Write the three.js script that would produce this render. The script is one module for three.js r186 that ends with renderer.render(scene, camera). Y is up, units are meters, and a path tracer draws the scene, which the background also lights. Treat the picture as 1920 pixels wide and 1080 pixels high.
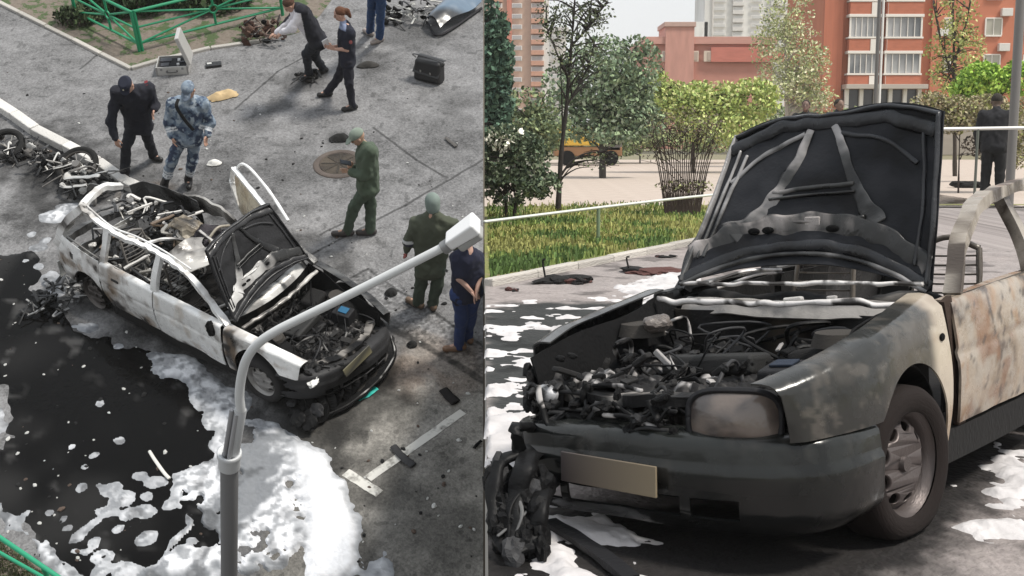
import * as THREE from 'three';
import { mergeGeometries } from 'three/addons/utils/BufferGeometryUtils.js';
import { RoundedBoxGeometry } from 'three/addons/geometries/RoundedBoxGeometry.js';

// ───────── camera, sky, sun, exposure ─────────
const scene = new THREE.Scene();
const F = 2150, CX = 960, CY = 540;                       // focal length and centre of the photograph in its own pixels
const HR = 1.70, ER = 0.1341;                            // eye height and pitch over the level street (right half)
const HL = 9.4925, EL = 0.6746;                           // eye height and pitch over the steep courtyard (left half)
const camera = new THREE.PerspectiveCamera(2 * Math.atan(CY / F) * 180 / Math.PI, 16 / 9, 0.1, 3000);
camera.position.set(0, HR, 0); camera.rotation.x = -ER;
const renderer = new THREE.WebGLRenderer({ antialias: true });
renderer.toneMapping = THREE.LinearToneMapping;
renderer.toneMappingExposure = 1.18;
renderer.shadowMap.enabled = true;
const SUN = 3.4, SKY = .82;
{
  const W = 512, H = 256, d = new Float32Array(W * H * 4);
  for (let j = 0; j < H; j++) for (let i = 0; i < W; i++) {
    const el = (j + .5) / H * Math.PI - Math.PI / 2, az = (i + .5) / W * Math.PI * 2;
    const k = (j * W + i) * 4;
    let r, g, b;
    if (el < 0) { r = .22; g = .215; b = .205; }
    else {
      const t = Math.sin(el), cl = .5 + .5 * Math.sin(az * 3 + 2.1 * Math.sin(az * 2 + el * 5) + el * 9) * Math.sin(el * 7 + 1.7 * Math.sin(az * 5));
      const s = .95 + .1 * cl - .12 * t;
      r = s * (1.0 - .10 * t); g = s * (1.02 - .05 * t); b = s * (1.03 + .03 * t);
    }
    d[k] = r * SKY; d[k + 1] = g * SKY; d[k + 2] = b * SKY; d[k + 3] = 1;
  }
  const t = new THREE.DataTexture(d, W, H, THREE.RGBAFormat, THREE.FloatType);
  t.mapping = THREE.EquirectangularReflectionMapping; t.magFilter = t.minFilter = THREE.LinearFilter; t.needsUpdate = true;
  scene.background = t; scene.environment = t;
}
const sun = new THREE.DirectionalLight(new THREE.Color(1, .95, .87), SUN);
sun.position.set(34, 62, 4); sun.target.position.set(0, 0, -14); scene.add(sun, sun.target);
sun.castShadow = true; sun.shadow.radius = 20; sun.shadow.mapSize.set(4096, 4096);
Object.assign(sun.shadow.camera, { left: -45, right: 45, top: 45, bottom: -45, near: 1, far: 220 });

// ───────── helpers ─────────
const V = (x, y, z) => new THREE.Vector3(x, y, z);
function rng(s) { return () => { s |= 0; s = s + 0x6D2B79F5 | 0; let t = Math.imul(s ^ s >>> 15, 1 | s); t = t + Math.imul(t ^ t >>> 7, 61 | t) ^ t; return ((t ^ t >>> 14) >>> 0) / 4294967296; }; }
const R0 = rng(7), rr = (a, b) => a + (b - a) * R0();
const clamp = (x, a = 0, b = 1) => x < a ? a : x > b ? b : x, lerp = (a, b, t) => a + (b - a) * t;
const sstep = (a, b, x) => { const t = clamp((x - a) / (b - a)); return t * t * (3 - 2 * t); };
function hash(x, y, z) { let h = Math.imul(x, 374761393) + Math.imul(y, 668265263) + Math.imul(z, 1274126177) | 0; h = Math.imul(h ^ h >>> 13, 1274126177); return ((h ^ h >>> 16) >>> 0) / 4294967296; }
function noise(x, y, z = 0) {
  const X = Math.floor(x), Y = Math.floor(y), Z = Math.floor(z); x -= X; y -= Y; z -= Z;
  const u = x * x * (3 - 2 * x), v = y * y * (3 - 2 * y), w = z * z * (3 - 2 * z);
  const a = lerp(lerp(hash(X, Y, Z), hash(X + 1, Y, Z), u), lerp(hash(X, Y + 1, Z), hash(X + 1, Y + 1, Z), u), v);
  if (w === 0) return a;
  return lerp(a, lerp(lerp(hash(X, Y, Z + 1), hash(X + 1, Y, Z + 1), u), lerp(hash(X, Y + 1, Z + 1), hash(X + 1, Y + 1, Z + 1), u), v), w);
}
function fbm(x, y, z = 0, o = 4) { let s = 0, a = .5, n = 0; for (let i = 0; i < o; i++) { s += a * noise(x, y, z); n += a; a *= .5; x = x * 2.03 + 7.1; y = y * 2.03 + 3.7; z = z === 0 ? 0 : z * 2.03 + 1.3; } return s / n; }
const mixc = (a, b, t) => [lerp(a[0], b[0], t), lerp(a[1], b[1], t), lerp(a[2], b[2], t)];

// names and entries
const taken = {};
function numbered(n) { if (!(n in taken)) { taken[n] = 0; return n; } taken[n]++; return n + '_' + String(taken[n]).padStart(3, '0'); }
function tag(o, label, category, group) { o.userData.label = label; o.userData.category = category; if (group) o.userData.group = group; return o; }
function shadows(o) { o.castShadow = true; o.receiveShadow = true; return o; }
// give every geometry the same attributes so that it can be merged; c is a colour or a function of the point
function paint(g, c = [1, 1, 1]) {
  if (g.index) g = g.toNonIndexed();
  const p = g.attributes.position, n = p.count, a = new Float32Array(n * 3);
  for (let i = 0; i < n; i++) { const q = typeof c === 'function' ? c(p.getX(i), p.getY(i), p.getZ(i)) : c; a[i * 3] = q[0]; a[i * 3 + 1] = q[1]; a[i * 3 + 2] = q[2]; }
  g.setAttribute('color', new THREE.BufferAttribute(a, 3));
  if (!g.attributes.uv) g.setAttribute('uv', new THREE.BufferAttribute(new Float32Array(n * 2), 2));
  if (!g.attributes.normal) g.computeVertexNormals();
  for (const k of Object.keys(g.attributes)) if (!['position', 'normal', 'uv', 'color'].includes(k)) g.deleteAttribute(k);
  return g;
}
function join(gs) { gs = gs.flat(Infinity).map(g => g.attributes.color ? (g.index ? g.toNonIndexed() : g) : paint(g)); return gs.length > 1 ? mergeGeometries(gs) : gs[0]; }
// one named mesh; a top-level mesh gets a number when its name is taken, parts may share names
function part(name, gs, mat, parent) {
  const m = shadows(new THREE.Mesh(Array.isArray(gs) ? join(gs) : gs, mat)); m.name = parent ? name : numbered(name);
  (parent || scene).add(m); return m;
}
function thing(name, label, category, group) { const o = new THREE.Group(); o.name = numbered(name); scene.add(o); tag(o, label, category, group); return o; }
function copyOf(src, label) { const c = src.clone(); c.name = numbered(src.name.replace(/_\d+$/, '')); c.userData = { ...src.userData }; if (label) c.userData.label = label; scene.add(c); return c; }

// the two places: the level street stands in world space, the courtyard lies on a steep slope
const ML = new THREE.Matrix4().makeTranslation(0, HR, 0).multiply(new THREE.Matrix4().makeRotationX(EL - ER)).multiply(new THREE.Matrix4().makeTranslation(0, -HL, 0));
function onL(o, x = 0, y = 0, z = 0, yaw = 0, tx = 0, tz = 0) {
  const m = ML.clone().multiply(new THREE.Matrix4().makeTranslation(x, y, z)).multiply(new THREE.Matrix4().makeRotationFromEuler(new THREE.Euler(tx, yaw, tz, 'YXZ')));
  m.decompose(o.position, o.quaternion, o.scale); return o;
}
function ray(e, u, v) { const x = (u - CX) / F, y = -(v - CY) / F; return V(x, y * Math.cos(e) - Math.sin(e), -Math.cos(e) - y * Math.sin(e)); }
// a point of the courtyard (its own frame) or of the street at height y, from where the photograph shows it
function gl(u, v, y = 0) { const d = ray(EL, u, v), t = (y - HL) / d.y; return V(d.x * t, y, d.z * t); }
function gr(u, v, y = 0) { const d = ray(ER, u, v), t = (y - HR) / d.y; return V(d.x * t, y, d.z * t); }
function zl(u, v, z) { const d = ray(EL, u, v), t = z / d.z; return V(d.x * t, HL + d.y * t, z); }
function zr(u, v, z) { const d = ray(ER, u, v), t = z / d.z; return V(d.x * t, HR + d.y * t, z); }
const SEAM = (906 - CX) / F;
const depthOf = (e, h, y, z) => -(y - h) * Math.sin(e) - z * Math.cos(e);
const edgeR = (y, z) => SEAM * depthOf(ER, HR, y, z), edgeL = (y, z) => SEAM * depthOf(EL, HL, y, z);   // where the two places meet

// geometry makers
function tf(g, x = 0, y = 0, z = 0, rx = 0, ry = 0, rz = 0, s = 1) { const m = new THREE.Matrix4().makeRotationFromEuler(new THREE.Euler(rx, ry, rz)); if (s !== 1) m.scale(s.isVector3 ? s : V(s, s, s)); m.setPosition(x, y, z); return g.applyMatrix4(m); }
function bx(w, h, d, x = 0, y = 0, z = 0, rx = 0, ry = 0, rz = 0, c, r = .006) { const g = new RoundedBoxGeometry(w, h, d, 1, Math.min(r, w * .3, h * .3, d * .3)); return paint(tf(g, x, y, z, rx, ry, rz), c); }
function cyl(r1, r2, h, x, y, z, rx = 0, ry = 0, rz = 0, c, n = 14) { return paint(tf(new THREE.CylinderGeometry(r1, r2, h, n), x, y, z, rx, ry, rz), c); }
// swept section: pts list of [x,y,z], half sizes (a across, b up) as number or function of t; n sides (4 gives a bar)
function sweep(pts, a, b = a, n = 8, c, seg = 0, ref = V(0, 1, 0), rough = 0) {
  const cv = new THREE.CatmullRomCurve3(pts.map(p => p.isVector3 ? p : V(...p)), false, 'catmullrom', .5);
  const N = seg || Math.max(2, (pts.length - 1) * 6), pos = [], idx = [], uv = [];
  const L = cv.getLength();
  for (let i = 0; i <= N; i++) {
    const t = i / N, p = cv.getPoint(t), tg = cv.getTangent(t); if (rough > .3) p.add(V(noise(p.x * 13, p.y * 13, p.z * 13 + 5) - .5, noise(p.x * 13 + 9, p.y * 13, p.z * 13) - .5, noise(p.x * 13, p.y * 13 + 7, p.z * 13 + 2) - .5).multiplyScalar(Math.min(.03, (typeof a === 'function' ? a(t) : a) * rough * 1.2)));
    let s = V().crossVectors(tg, ref); if (s.lengthSq() < 1e-4) s = V().crossVectors(tg, V(1, 0, .01)); s.normalize();
    const up = V().crossVectors(s, tg).normalize(), A = typeof a === 'function' ? a(t) : a, B = typeof b === 'function' ? b(t) : b;
    for (let k = 0; k <= n; k++) {
      const th = (k % n + (n === 4 ? .5 : 0)) / n * Math.PI * 2, q = n === 4 ? 1.414 : 1;
      const w = rough ? 1 + rough * (noise(p.x * 9 + k % n * 3.1, p.y * 9, p.z * 9) - .5) : 1;
      const o = p.clone().addScaledVector(s, Math.cos(th) * A * q * w).addScaledVector(up, Math.sin(th) * B * q * w);
      pos.push(o.x, o.y, o.z); uv.push(k / n * (A + B) * 3, t * L);
    }
  }
  const m = n + 1;
  for (let i = 0; i < N; i++) for (let k = 0; k < n; k++) { const q = i * m + k; idx.push(q, q + 1, q + m, q + 1, q + m + 1, q + m); }
  for (const e of [0, N]) { const p = cv.getPoint(e / N), o = pos.length / 3; pos.push(p.x, p.y, p.z); uv.push(0, 0); for (let k = 0; k < n; k++) { const q = e * m + k; e ? idx.push(o, q, q + 1) : idx.push(o, q + 1, q); } }
  let g = new THREE.BufferGeometry(); g.setAttribute('position', new THREE.Float32BufferAttribute(pos, 3)); g.setAttribute('uv', new THREE.Float32BufferAttribute(uv, 2)); g.setIndex(idx);
  if (n === 4) g = g.toNonIndexed(); g.computeVertexNormals(); return paint(g, c);
}
// sheet with thickness: fn(u, v) gives a point; skip(u, v, p) leaves a cell out; col(p, inside) colours it
function shell(nu, nv, fn, { th = .006, col, skip, dent = 0, freq = 5 } = {}) {
  const P = [], N = [];
  for (let i = 0; i <= nu; i++) { P.push([]); for (let j = 0; j <= nv; j++) { const p = fn(i / nu, j / nv); P[i].push(p.isVector3 ? p : V(...p)); } }
  for (let i = 0; i <= nu; i++) { N.push([]); for (let j = 0; j <= nv; j++) {
    const a = P[Math.min(i + 1, nu)][j].clone().sub(P[Math.max(i - 1, 0)][j]), b = P[i][Math.min(j + 1, nv)].clone().sub(P[i][Math.max(j - 1, 0)]);
    N[i].push(a.cross(b).normalize());
  } }
  if (dent) for (let i = 0; i <= nu; i++) for (let j = 0; j <= nv; j++) { const p = P[i][j]; p.addScaledVector(N[i][j], dent * ((fbm(p.x * freq + 9, p.y * freq + 5, p.z * freq + 2.3, 3) - .5) * 2)); }
  const keep = (i, j) => i >= 0 && j >= 0 && i < nu && j < nv && !(skip && skip((i + .5) / nu, (j + .5) / nv, P[i][j]));
  const pos = [], uv = [], clr = [], idx = [], id = {};
  const vert = (i, j, s, k) => {
    const key = i + ',' + j + ',' + s + k; if (key in id) return id[key];
    const p = P[i][j].clone().addScaledVector(N[i][j], s ? -th : 0); pos.push(p.x, p.y, p.z); uv.push(p.x + p.z * .7, p.y + p.z * .3);
    const c = col ? col(p, s) : [1, 1, 1]; clr.push(...c); return id[key] = pos.length / 3 - 1;
  };
  for (let i = 0; i < nu; i++) for (let j = 0; j < nv; j++) if (keep(i, j)) {
    const a = vert(i, j, 0, ''), b = vert(i + 1, j, 0, ''), c = vert(i + 1, j + 1, 0, ''), d = vert(i, j + 1, 0, ''); idx.push(a, b, c, a, c, d);
    const e = vert(i, j, 1, ''), f = vert(i + 1, j, 1, ''), g = vert(i + 1, j + 1, 1, ''), h = vert(i, j + 1, 1, ''); idx.push(e, g, f, e, h, g);
    const wall = (i1, j1, i2, j2) => { const k = 'w' + i + '_' + j + i1 + j1 + i2 + j2, A = vert(i1, j1, 0, k), B = vert(i2, j2, 0, k), C = vert(i2, j2, 1, k), D = vert(i1, j1, 1, k); idx.push(A, C, B, A, D, C); };
    if (!keep(i, j - 1)) wall(i, j, i + 1, j); if (!keep(i, j + 1)) wall(i + 1, j + 1, i, j + 1);
    if (!keep(i - 1, j)) wall(i, j + 1, i, j); if (!keep(i + 1, j)) wall(i + 1, j, i + 1, j + 1);
  }
  let g = new THREE.BufferGeometry(); g.setAttribute('position', new THREE.Float32BufferAttribute(pos, 3)); g.setAttribute('uv', new THREE.Float32BufferAttribute(uv, 2)); g.setAttribute('color', new THREE.Float32BufferAttribute(clr, 3)); g.setIndex(idx);
  g.computeVertexNormals(); return g.toNonIndexed();
}
// smooth mesh of a distance field (surface nets)
function nets(sdf, lo, hi, cell, col) {
  const nx = Math.ceil((hi.x - lo.x) / cell) + 1, ny = Math.ceil((hi.y - lo.y) / cell) + 1, nz = Math.ceil((hi.z - lo.z) / cell) + 1;
  const f = new Float32Array(nx * ny * nz), at = (i, j, k) => (k * ny + j) * nx + i;
  for (let k = 0; k < nz; k++) for (let j = 0; j < ny; j++) for (let i = 0; i < nx; i++) f[at(i, j, k)] = sdf(lo.x + i * cell, lo.y + j * cell, lo.z + k * cell);
  const id = new Int32Array(nx * ny * nz).fill(-1), pos = [], idx = [], clr = [];
  const E = [[0, 1], [0, 2], [0, 4], [1, 3], [1, 5], [2, 3], [2, 6], [3, 7], [4, 5], [4, 6], [5, 7], [6, 7]];
  for (let k = 0; k < nz - 1; k++) for (let j = 0; j < ny - 1; j++) for (let i = 0; i < nx - 1; i++) {
    let m = 0; const d = []; for (let c = 0; c < 8; c++) { const q = f[at(i + (c & 1), j + (c >> 1 & 1), k + (c >> 2))]; d.push(q); if (q < 0) m |= 1 << c; }
    if (m === 0 || m === 255) continue;
    let x = 0, y = 0, z = 0, n = 0;
    for (const [a, b] of E) if ((m >> a & 1) !== (m >> b & 1)) { const t = d[a] / (d[a] - d[b]); x += lerp(a & 1, b & 1, t); y += lerp(a >> 1 & 1, b >> 1 & 1, t); z += lerp(a >> 2, b >> 2, t); n++; }
    id[at(i, j, k)] = pos.length / 3; const px = lo.x + (i + x / n) * cell, py = lo.y + (j + y / n) * cell, pz = lo.z + (k + z / n) * cell; pos.push(px, py, pz);
    clr.push(...(col ? col(px, py, pz) : [1, 1, 1]));
  }
  const quad = (a, b, c, d, s) => { if (a < 0 || b < 0 || c < 0 || d < 0) return; s ? idx.push(a, b, c, a, c, d) : idx.push(a, c, b, a, d, c); };
  for (let k = 1; k < nz - 1; k++) for (let j = 1; j < ny - 1; j++) for (let i = 1; i < nx - 1; i++) {
    const s = f[at(i, j, k)] < 0;
    if (s !== f[at(i + 1, j, k)] < 0) quad(id[at(i, j - 1, k - 1)], id[at(i, j, k - 1)], id[at(i, j, k)], id[at(i, j - 1, k)], s);
    if (s !== f[at(i, j + 1, k)] < 0) quad(id[at(i - 1, j, k - 1)], id[at(i - 1, j, k)], id[at(i, j, k)], id[at(i, j, k - 1)], s);
    if (s !== f[at(i, j, k + 1)] < 0) quad(id[at(i - 1, j - 1, k)], id[at(i, j - 1, k)], id[at(i, j, k)], id[at(i - 1, j, k)], s);
  }
  const g = new THREE.BufferGeometry(); g.setAttribute('position', new THREE.Float32BufferAttribute(pos, 3)); g.setAttribute('color', new THREE.Float32BufferAttribute(clr, 3)); g.setIndex(idx);
  const uv = new Float32Array(pos.length / 3 * 2); for (let i = 0; i < pos.length / 3; i++) { uv[i * 2] = pos[i * 3] + pos[i * 3 + 2]; uv[i * 2 + 1] = pos[i * 3 + 1]; }
  g.setAttribute('uv', new THREE.BufferAttribute(uv, 2));
  g.computeVertexNormals(); return g;
}
// a lump with an uneven surface
function lump(r, sx, sy, sz, seed, amp = .35, det = 3, c) {
  const g = new THREE.IcosahedronGeometry(r, det), p = g.attributes.position;
  for (let i = 0; i < p.count; i++) { const v = V().fromBufferAttribute(p, i), k = 1 + amp * (fbm(v.x / r * 1.6 + seed * 7.3, v.y / r * 1.6 + seed, v.z / r * 1.6 + 3, 3) - .5) * 2; p.setXYZ(i, v.x * k * sx, v.y * k * sy, v.z * k * sz); }
  g.computeVertexNormals(); return paint(g, c);
}
function tex(w, h, fn, srgb = true) {
  const d = new Uint8Array(w * h * 4);
  for (let j = 0; j < h; j++) for (let i = 0; i < w; i++) { const c = fn(i / w, j / h), k = (j * w + i) * 4; for (let q = 0; q < 3; q++) { const x = clamp(c[q]); d[k + q] = 255 * (srgb ? (x < .0031308 ? x * 12.92 : 1.055 * Math.pow(x, 1 / 2.4) - .055) : x); } d[k + 3] = 255; }
  const t = new THREE.DataTexture(d, w, h); t.wrapS = t.wrapT = THREE.RepeatWrapping; t.magFilter = THREE.LinearFilter; t.minFilter = THREE.LinearMipmapLinearFilter; t.generateMipmaps = true;
  if (srgb) t.colorSpace = THREE.SRGBColorSpace; t.needsUpdate = true; return t;
}
// tiling noise: values wrap at 1
function tfbm(x, y, f, o = 4) { let s = 0, a = .5, n = 0; for (let i = 0; i < o; i++) { const X = x * f, Y = y * f, xi = Math.floor(X), yi = Math.floor(Y), u = X - xi, v = Y - yi, U = u * u * (3 - 2 * u), W = v * v * (3 - 2 * v), h = (a, b) => hash((a % f + f) % f, (b % f + f) % f, i + 11); s += a * lerp(lerp(h(xi, yi), h(xi + 1, yi), U), lerp(h(xi, yi + 1), h(xi + 1, yi + 1), U), W); n += a; a *= .5; f *= 2; } return s / n; }
const grit = tex(512, 512, (u, v) => { const k = tfbm(u, v, 16, 5); return [k, k, k]; }, false);
const fineBump = tex(512, 512, (u, v) => { const k = .6 * tfbm(u, v, 64, 3) + .4 * tfbm(u, v, 12, 2); return [k, k, k]; }, false);
const mat = (o) => new THREE.MeshStandardMaterial({ vertexColors: true, roughness: .8, ...o });
const phys = (o) => new THREE.MeshPhysicalMaterial({ vertexColors: true, roughness: .6, ...o });
const ashMat = mat({ roughness: .72, metalness: .1, bumpMap: fineBump, bumpScale: .003, roughnessMap: grit });
const charMat = phys({ roughness: .75, specularIntensity: .2, bumpMap: fineBump, bumpScale: .006 });
const charGloss = phys({ roughness: .5, specularIntensity: .28, bumpMap: fineBump, bumpScale: .004 });
const bareMat = mat({ roughness: .45, metalness: .55, bumpMap: fineBump, bumpScale: .002 });
const stoneMat = mat({ roughness: .92, bumpMap: grit, bumpScale: .01 });
const clothMat = mat({ roughness: .95 });
const paintMat = mat({ roughness: .45 });
const rubberMat = phys({ roughness: .85, specularIntensity: .3, bumpMap: fineBump, bumpScale: .003 });
const leafMat = new THREE.MeshPhysicalMaterial({ vertexColors: true, roughness: .9, side: THREE.DoubleSide });
const markMat = new THREE.MeshStandardMaterial({ map: tex(256, 256, (u, v) => { const k = tfbm(u, v, 8, 5), f = tfbm(u, v, 40, 2); return mixc([.60, .59, .55], [.26, .25, .23], sstep(.5, .72, k * .7 + f * .3)); }), roughness: .85 });
// ───────── courtyard ground ─────────
function segD(x, z, a, b) { const dx = b.x - a.x, dz = b.z - a.z, t = clamp(((x - a.x) * dx + (z - a.z) * dz) / (dx * dx + dz * dz)); return Math.hypot(x - a.x - dx * t, z - a.z - dz * t); }
function polyD(x, z, P) { let d = 1e9, inside = false; for (let i = 0, j = P.length - 1; i < P.length; j = i++) { const a = P[i], b = P[j]; d = Math.min(d, segD(x, z, a, b)); if ((a.z > z) !== (b.z > z) && x < (b.x - a.x) * (z - a.z) / (b.z - a.z) + a.x) inside = !inside; } return inside ? -d : d; }
const LP = pts => pts.map(p => gl(p[0], p[1])), RP = pts => pts.map(p => gr(p[0], p[1]));
{
  const X0 = -12, X1 = 0, Z0 = -24, Z1 = -5;
  const cracks = [[[560, 490], [760, 385], [906, 300]], [[655, 522], [690, 505], [745, 545], [800, 575], [850, 612], [906, 650]], [[600, 440], [650, 415]], [[440, 205], [520, 135], [600, 90]], [[150, 130], [185, 100]], [[700, 240], [780, 300], [830, 330]]].map(LP);
  const kerbLine = LP([[700, 600], [791, 646], [850, 680], [906, 716]]);
  const gravel = LP([[655, 522], [690, 505], [800, 575], [906, 655], [906, 715], [791, 645], [720, 600], [700, 590]]);
  const parking = LP([[791, 648], [930, 730], [930, 1100], [480, 1100], [560, 800], [700, 690]]);
  const soot = [[400, 560, 1.5, .8], [600, 745, .9, .75], [250, 480, 1.2, .7], [700, 700, .4, .5], [640, 770, .6, .45], [130, 340, 1.0, .75], [60, 290, .8, .7], [280, 340, .45, .45], [560, 150, .5, .55], [520, 195, .25, .5], [480, 230, .3, .3], [690, 120, .35, .4], [760, 60, .7, .4], [800, 960, .8, .45], [700, 900, .5, .35], [860, 1000, .5, .3], [630, 260, .25, .35], [840, 190, .5, .25], [630, 485, .22, .45], [680, 525, .14, .4], [770, 770, .3, .3], [840, 255, .7, .2], [560, 320, .7, .25], [420, 330, .5, .4], [740, 640, .25, .35], [690, 725, .5, .5], [730, 770, .3, .4]].map(s => [gl(s[0], s[1]), s[2], s[3]]);
  const rust = [[640, 700, .4], [830, 680, .6], [290, 355, .25], [760, 700, .4]].map(s => [gl(s[0], s[1]), s[2]]);
  const wet = LP([[380, 770], [560, 760], [640, 790], [640, 900], [700, 1000], [720, 1100], [300, 1100]]);
  const N = 1900;
  const map = tex(N, N, (u, v) => {
    const x = lerp(X0, X1, u), z = lerp(Z1, Z0, v);
    const n1 = fbm(x * .9, z * .9, 5, 3), n2 = fbm(x * 4, z * 4, 9, 3), n3 = noise(x * 38, z * 38, 3), n4 = noise(x * 80, z * 80, 8);
    const n5 = noise(x * 140, z * 140, 6); let c = [.205, .203, .206]; const k0 = .52 + .58 * n1 + .55 * (n2 - .5) + .40 * (n3 - .5) + .34 * (n4 - .5) + .35 * (n5 - .5);
    const pk = polyD(x, z, parking), gd = polyD(x, z, gravel);
    c = mixc(c, [.30, .285, .26], sstep(.12, -.12, pk + (n2 - .5) * .3));
    let k = k0;
    if (gd < .05) { k *= .9 + 1.1 * (noise(x * 30, z * 30, 21) - .42); }
    for (const [p, r, s] of soot) { const d = Math.hypot(x - p.x, (z - p.z) * .8) / r; if (d < 1.6) k *= 1 - s * sstep(1.35, .35, d + (n2 - .5) * .9); }
    for (const [p, r] of rust) { const d = Math.hypot(x - p.x, z - p.z) / r; if (d < 1.5) c = mixc(c, [.22, .165, .13], .7 * sstep(1.3, .3, d + (n2 - .5))); }
    const wd = polyD(x, z, wet); k *= 1 - .5 * sstep(.15, -.15, wd + (n2 - .5) * .3);
    for (const P of cracks) for (let i = 0; i < P.length - 1; i++) { const d = segD(x + .03 * (n2 - .5), z + .03 * (n2 - .5), P[i], P[i + 1]); if (d < .06) k *= 1 - .62 * sstep(.032, .008, d); }
    for (let i = 0; i < 3; i++) { const d = segD(x, z, kerbLine[i], kerbLine[i + 1]); if (d < .2) k *= 1 - .62 * sstep(.07, .02, d + .04 * (n2 - .5)); if (d < .3) c = mixc(c, [.24, .22, .2], .6 * sstep(.16, .08, Math.abs(d - .11)) * n1); }
    const spot = noise(x * 9, z * 9, 40); k *= 1 - .45 * sstep(.80, .86, spot * (.8 + .3 * n3));
    k = Math.max(.06, k); return [c[0] * k, c[1] * k, c[2] * k];
  });
  map.wrapS = map.wrapT = THREE.ClampToEdgeWrapping;
  const g = new THREE.BufferGeometry(), pos = [], uv = [], idx = [], nx = 40, nz = 60;
  for (let j = 0; j <= nz; j++) for (let i = 0; i <= nx; i++) { const z = lerp(Z1, Z0, j / nz), x = lerp(X0, edgeL(0, z), i / nx); pos.push(x, 0, z); uv.push((x - X0) / (X1 - X0), j / nz); }
  for (let j = 0; j < nz; j++) for (let i = 0; i < nx; i++) { const a = j * (nx + 1) + i; idx.push(a, a + 1, a + nx + 2, a, a + nx + 2, a + nx + 1); }
  g.setAttribute('position', new THREE.Float32BufferAttribute(pos, 3)); g.setAttribute('uv', new THREE.Float32BufferAttribute(uv, 2)); g.setIndex(idx); g.computeVertexNormals();
  const bump = fineBump.clone(); bump.repeat.set(9, 14); bump.needsUpdate = true;
  const m = shadows(new THREE.Mesh(g, new THREE.MeshStandardMaterial({ map, roughness: .9, bumpMap: bump, bumpScale: .01 }))); m.name = 'courtyard_asphalt'; m.userData.kind = 'structure'; onL(m); scene.add(m);
  // the body of the slope under the paving
  const sb = new THREE.BufferGeometry(), q = []; const c = (x, y, z) => q.push(x, y, z), e0 = edgeL(0, Z1), e1 = edgeL(0, Z0), bot = -1.5, top = -.02;
  const quad = (A, B, C, D) => { for (const p of [A, B, C, A, C, D]) q.push(...p); };
  quad([X0, top, Z1], [e0, top, Z1], [e1, top, Z0], [X0, top, Z0]); quad([e0, top, Z1], [e0, bot, Z1], [e1, bot, Z0], [e1, top, Z0]); quad([X0, top, Z1], [X0, bot, Z1], [e0, bot, Z1], [e0, top, Z1]); quad([X0, top, Z0], [e1, top, Z0], [e1, bot, Z0], [X0, bot, Z0]); quad([X0, top, Z0], [X0, bot, Z0], [X0, bot, Z1], [X0, top, Z1]); quad([X0, bot, Z1], [X0, bot, Z0], [e1, bot, Z0], [e0, bot, Z1]);
  sb.setAttribute('position', new THREE.Float32BufferAttribute(q, 3)); const s = part('slope_ground', paint(sb, [.12, .10, .08]), stoneMat); s.userData.kind = 'structure'; onL(s);
}
// sheet cut to an outline whose edge wanders; h(x, z, d) gives its height, colour from col
function sheet(P, cell, hfn, col, keepBelow = -.012) {
  const xs = P.flat().map(p => p.x), zs = P.flat().map(p => p.z), x0 = Math.min(...xs) - .2, x1 = Math.max(...xs) + .2, z0 = Math.min(...zs) - .2, z1 = Math.max(...zs) + .2;
  const nx = Math.ceil((x1 - x0) / cell), nz = Math.ceil((z1 - z0) / cell), H = new Float32Array((nx + 1) * (nz + 1));
  for (let j = 0; j <= nz; j++) for (let i = 0; i <= nx; i++) H[j * (nx + 1) + i] = hfn(x0 + i * cell, z0 + j * cell);
  const pos = [], idx = [], clr = [], uv = [], id = {};
  const vt = (i, j) => { const k = j * (nx + 1) + i; if (k in id) return id[k]; const x = x0 + i * cell, z = z0 + j * cell, y = Math.max(H[k], keepBelow); pos.push(x, y, z); uv.push(x, z); clr.push(...col(x, y, z)); return id[k] = pos.length / 3 - 1; };
  for (let j = 0; j < nz; j++) for (let i = 0; i < nx; i++) { const k = j * (nx + 1) + i; if (Math.max(H[k], H[k + 1], H[k + nx + 1], H[k + nx + 2]) > 0) { const a = vt(i, j), b = vt(i + 1, j), c = vt(i + 1, j + 1), d = vt(i, j + 1); idx.push(a, d, c, a, c, b); } }
  const g = new THREE.BufferGeometry(); g.setAttribute('position', new THREE.Float32BufferAttribute(pos, 3)); g.setAttribute('color', new THREE.Float32BufferAttribute(clr, 3)); g.setAttribute('uv', new THREE.Float32BufferAttribute(uv, 2)); g.setIndex(idx); g.computeVertexNormals(); return g;
}
const foamMat = mat({ roughness: .9, bumpMap: grit, bumpScale: .012 });
const waterMat = new THREE.MeshPhysicalMaterial({ vertexColors: true, roughness: .08, ior: 1.2, specularIntensity: .7, bumpMap: grit, bumpScale: .002 });
{
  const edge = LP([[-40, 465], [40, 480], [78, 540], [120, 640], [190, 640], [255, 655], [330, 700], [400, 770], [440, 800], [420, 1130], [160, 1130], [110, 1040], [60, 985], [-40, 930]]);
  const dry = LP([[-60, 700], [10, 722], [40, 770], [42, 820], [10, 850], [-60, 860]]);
  const g = sheet([edge], .05, (x, z) => { const n = (fbm(x * 1.7, z * 1.7, 4, 4) - .5) * .7; const d = Math.max(polyD(x, z, edge) + n, -polyD(x, z, dry) + n * .8 - .05); return d < 0 ? .006 : Math.max(-.012, .006 - d * .2); }, (x, y, z) => { const k = .004 + .020 * sstep(.48, .70, fbm(x * .8 + 2, z * .5, 6, 3)) + .05 * sstep(.62, .8, fbm(x * 5, z * 5, 66, 4)) * sstep(-.9, -.2, polyD(x, z, edge)); return [k, k * .98, k * .97]; });  // paler bands in the water's colour stand in for reflections
  const m = part('puddle_water', g, waterMat); m.userData.kind = 'structure'; onL(m);
}
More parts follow.
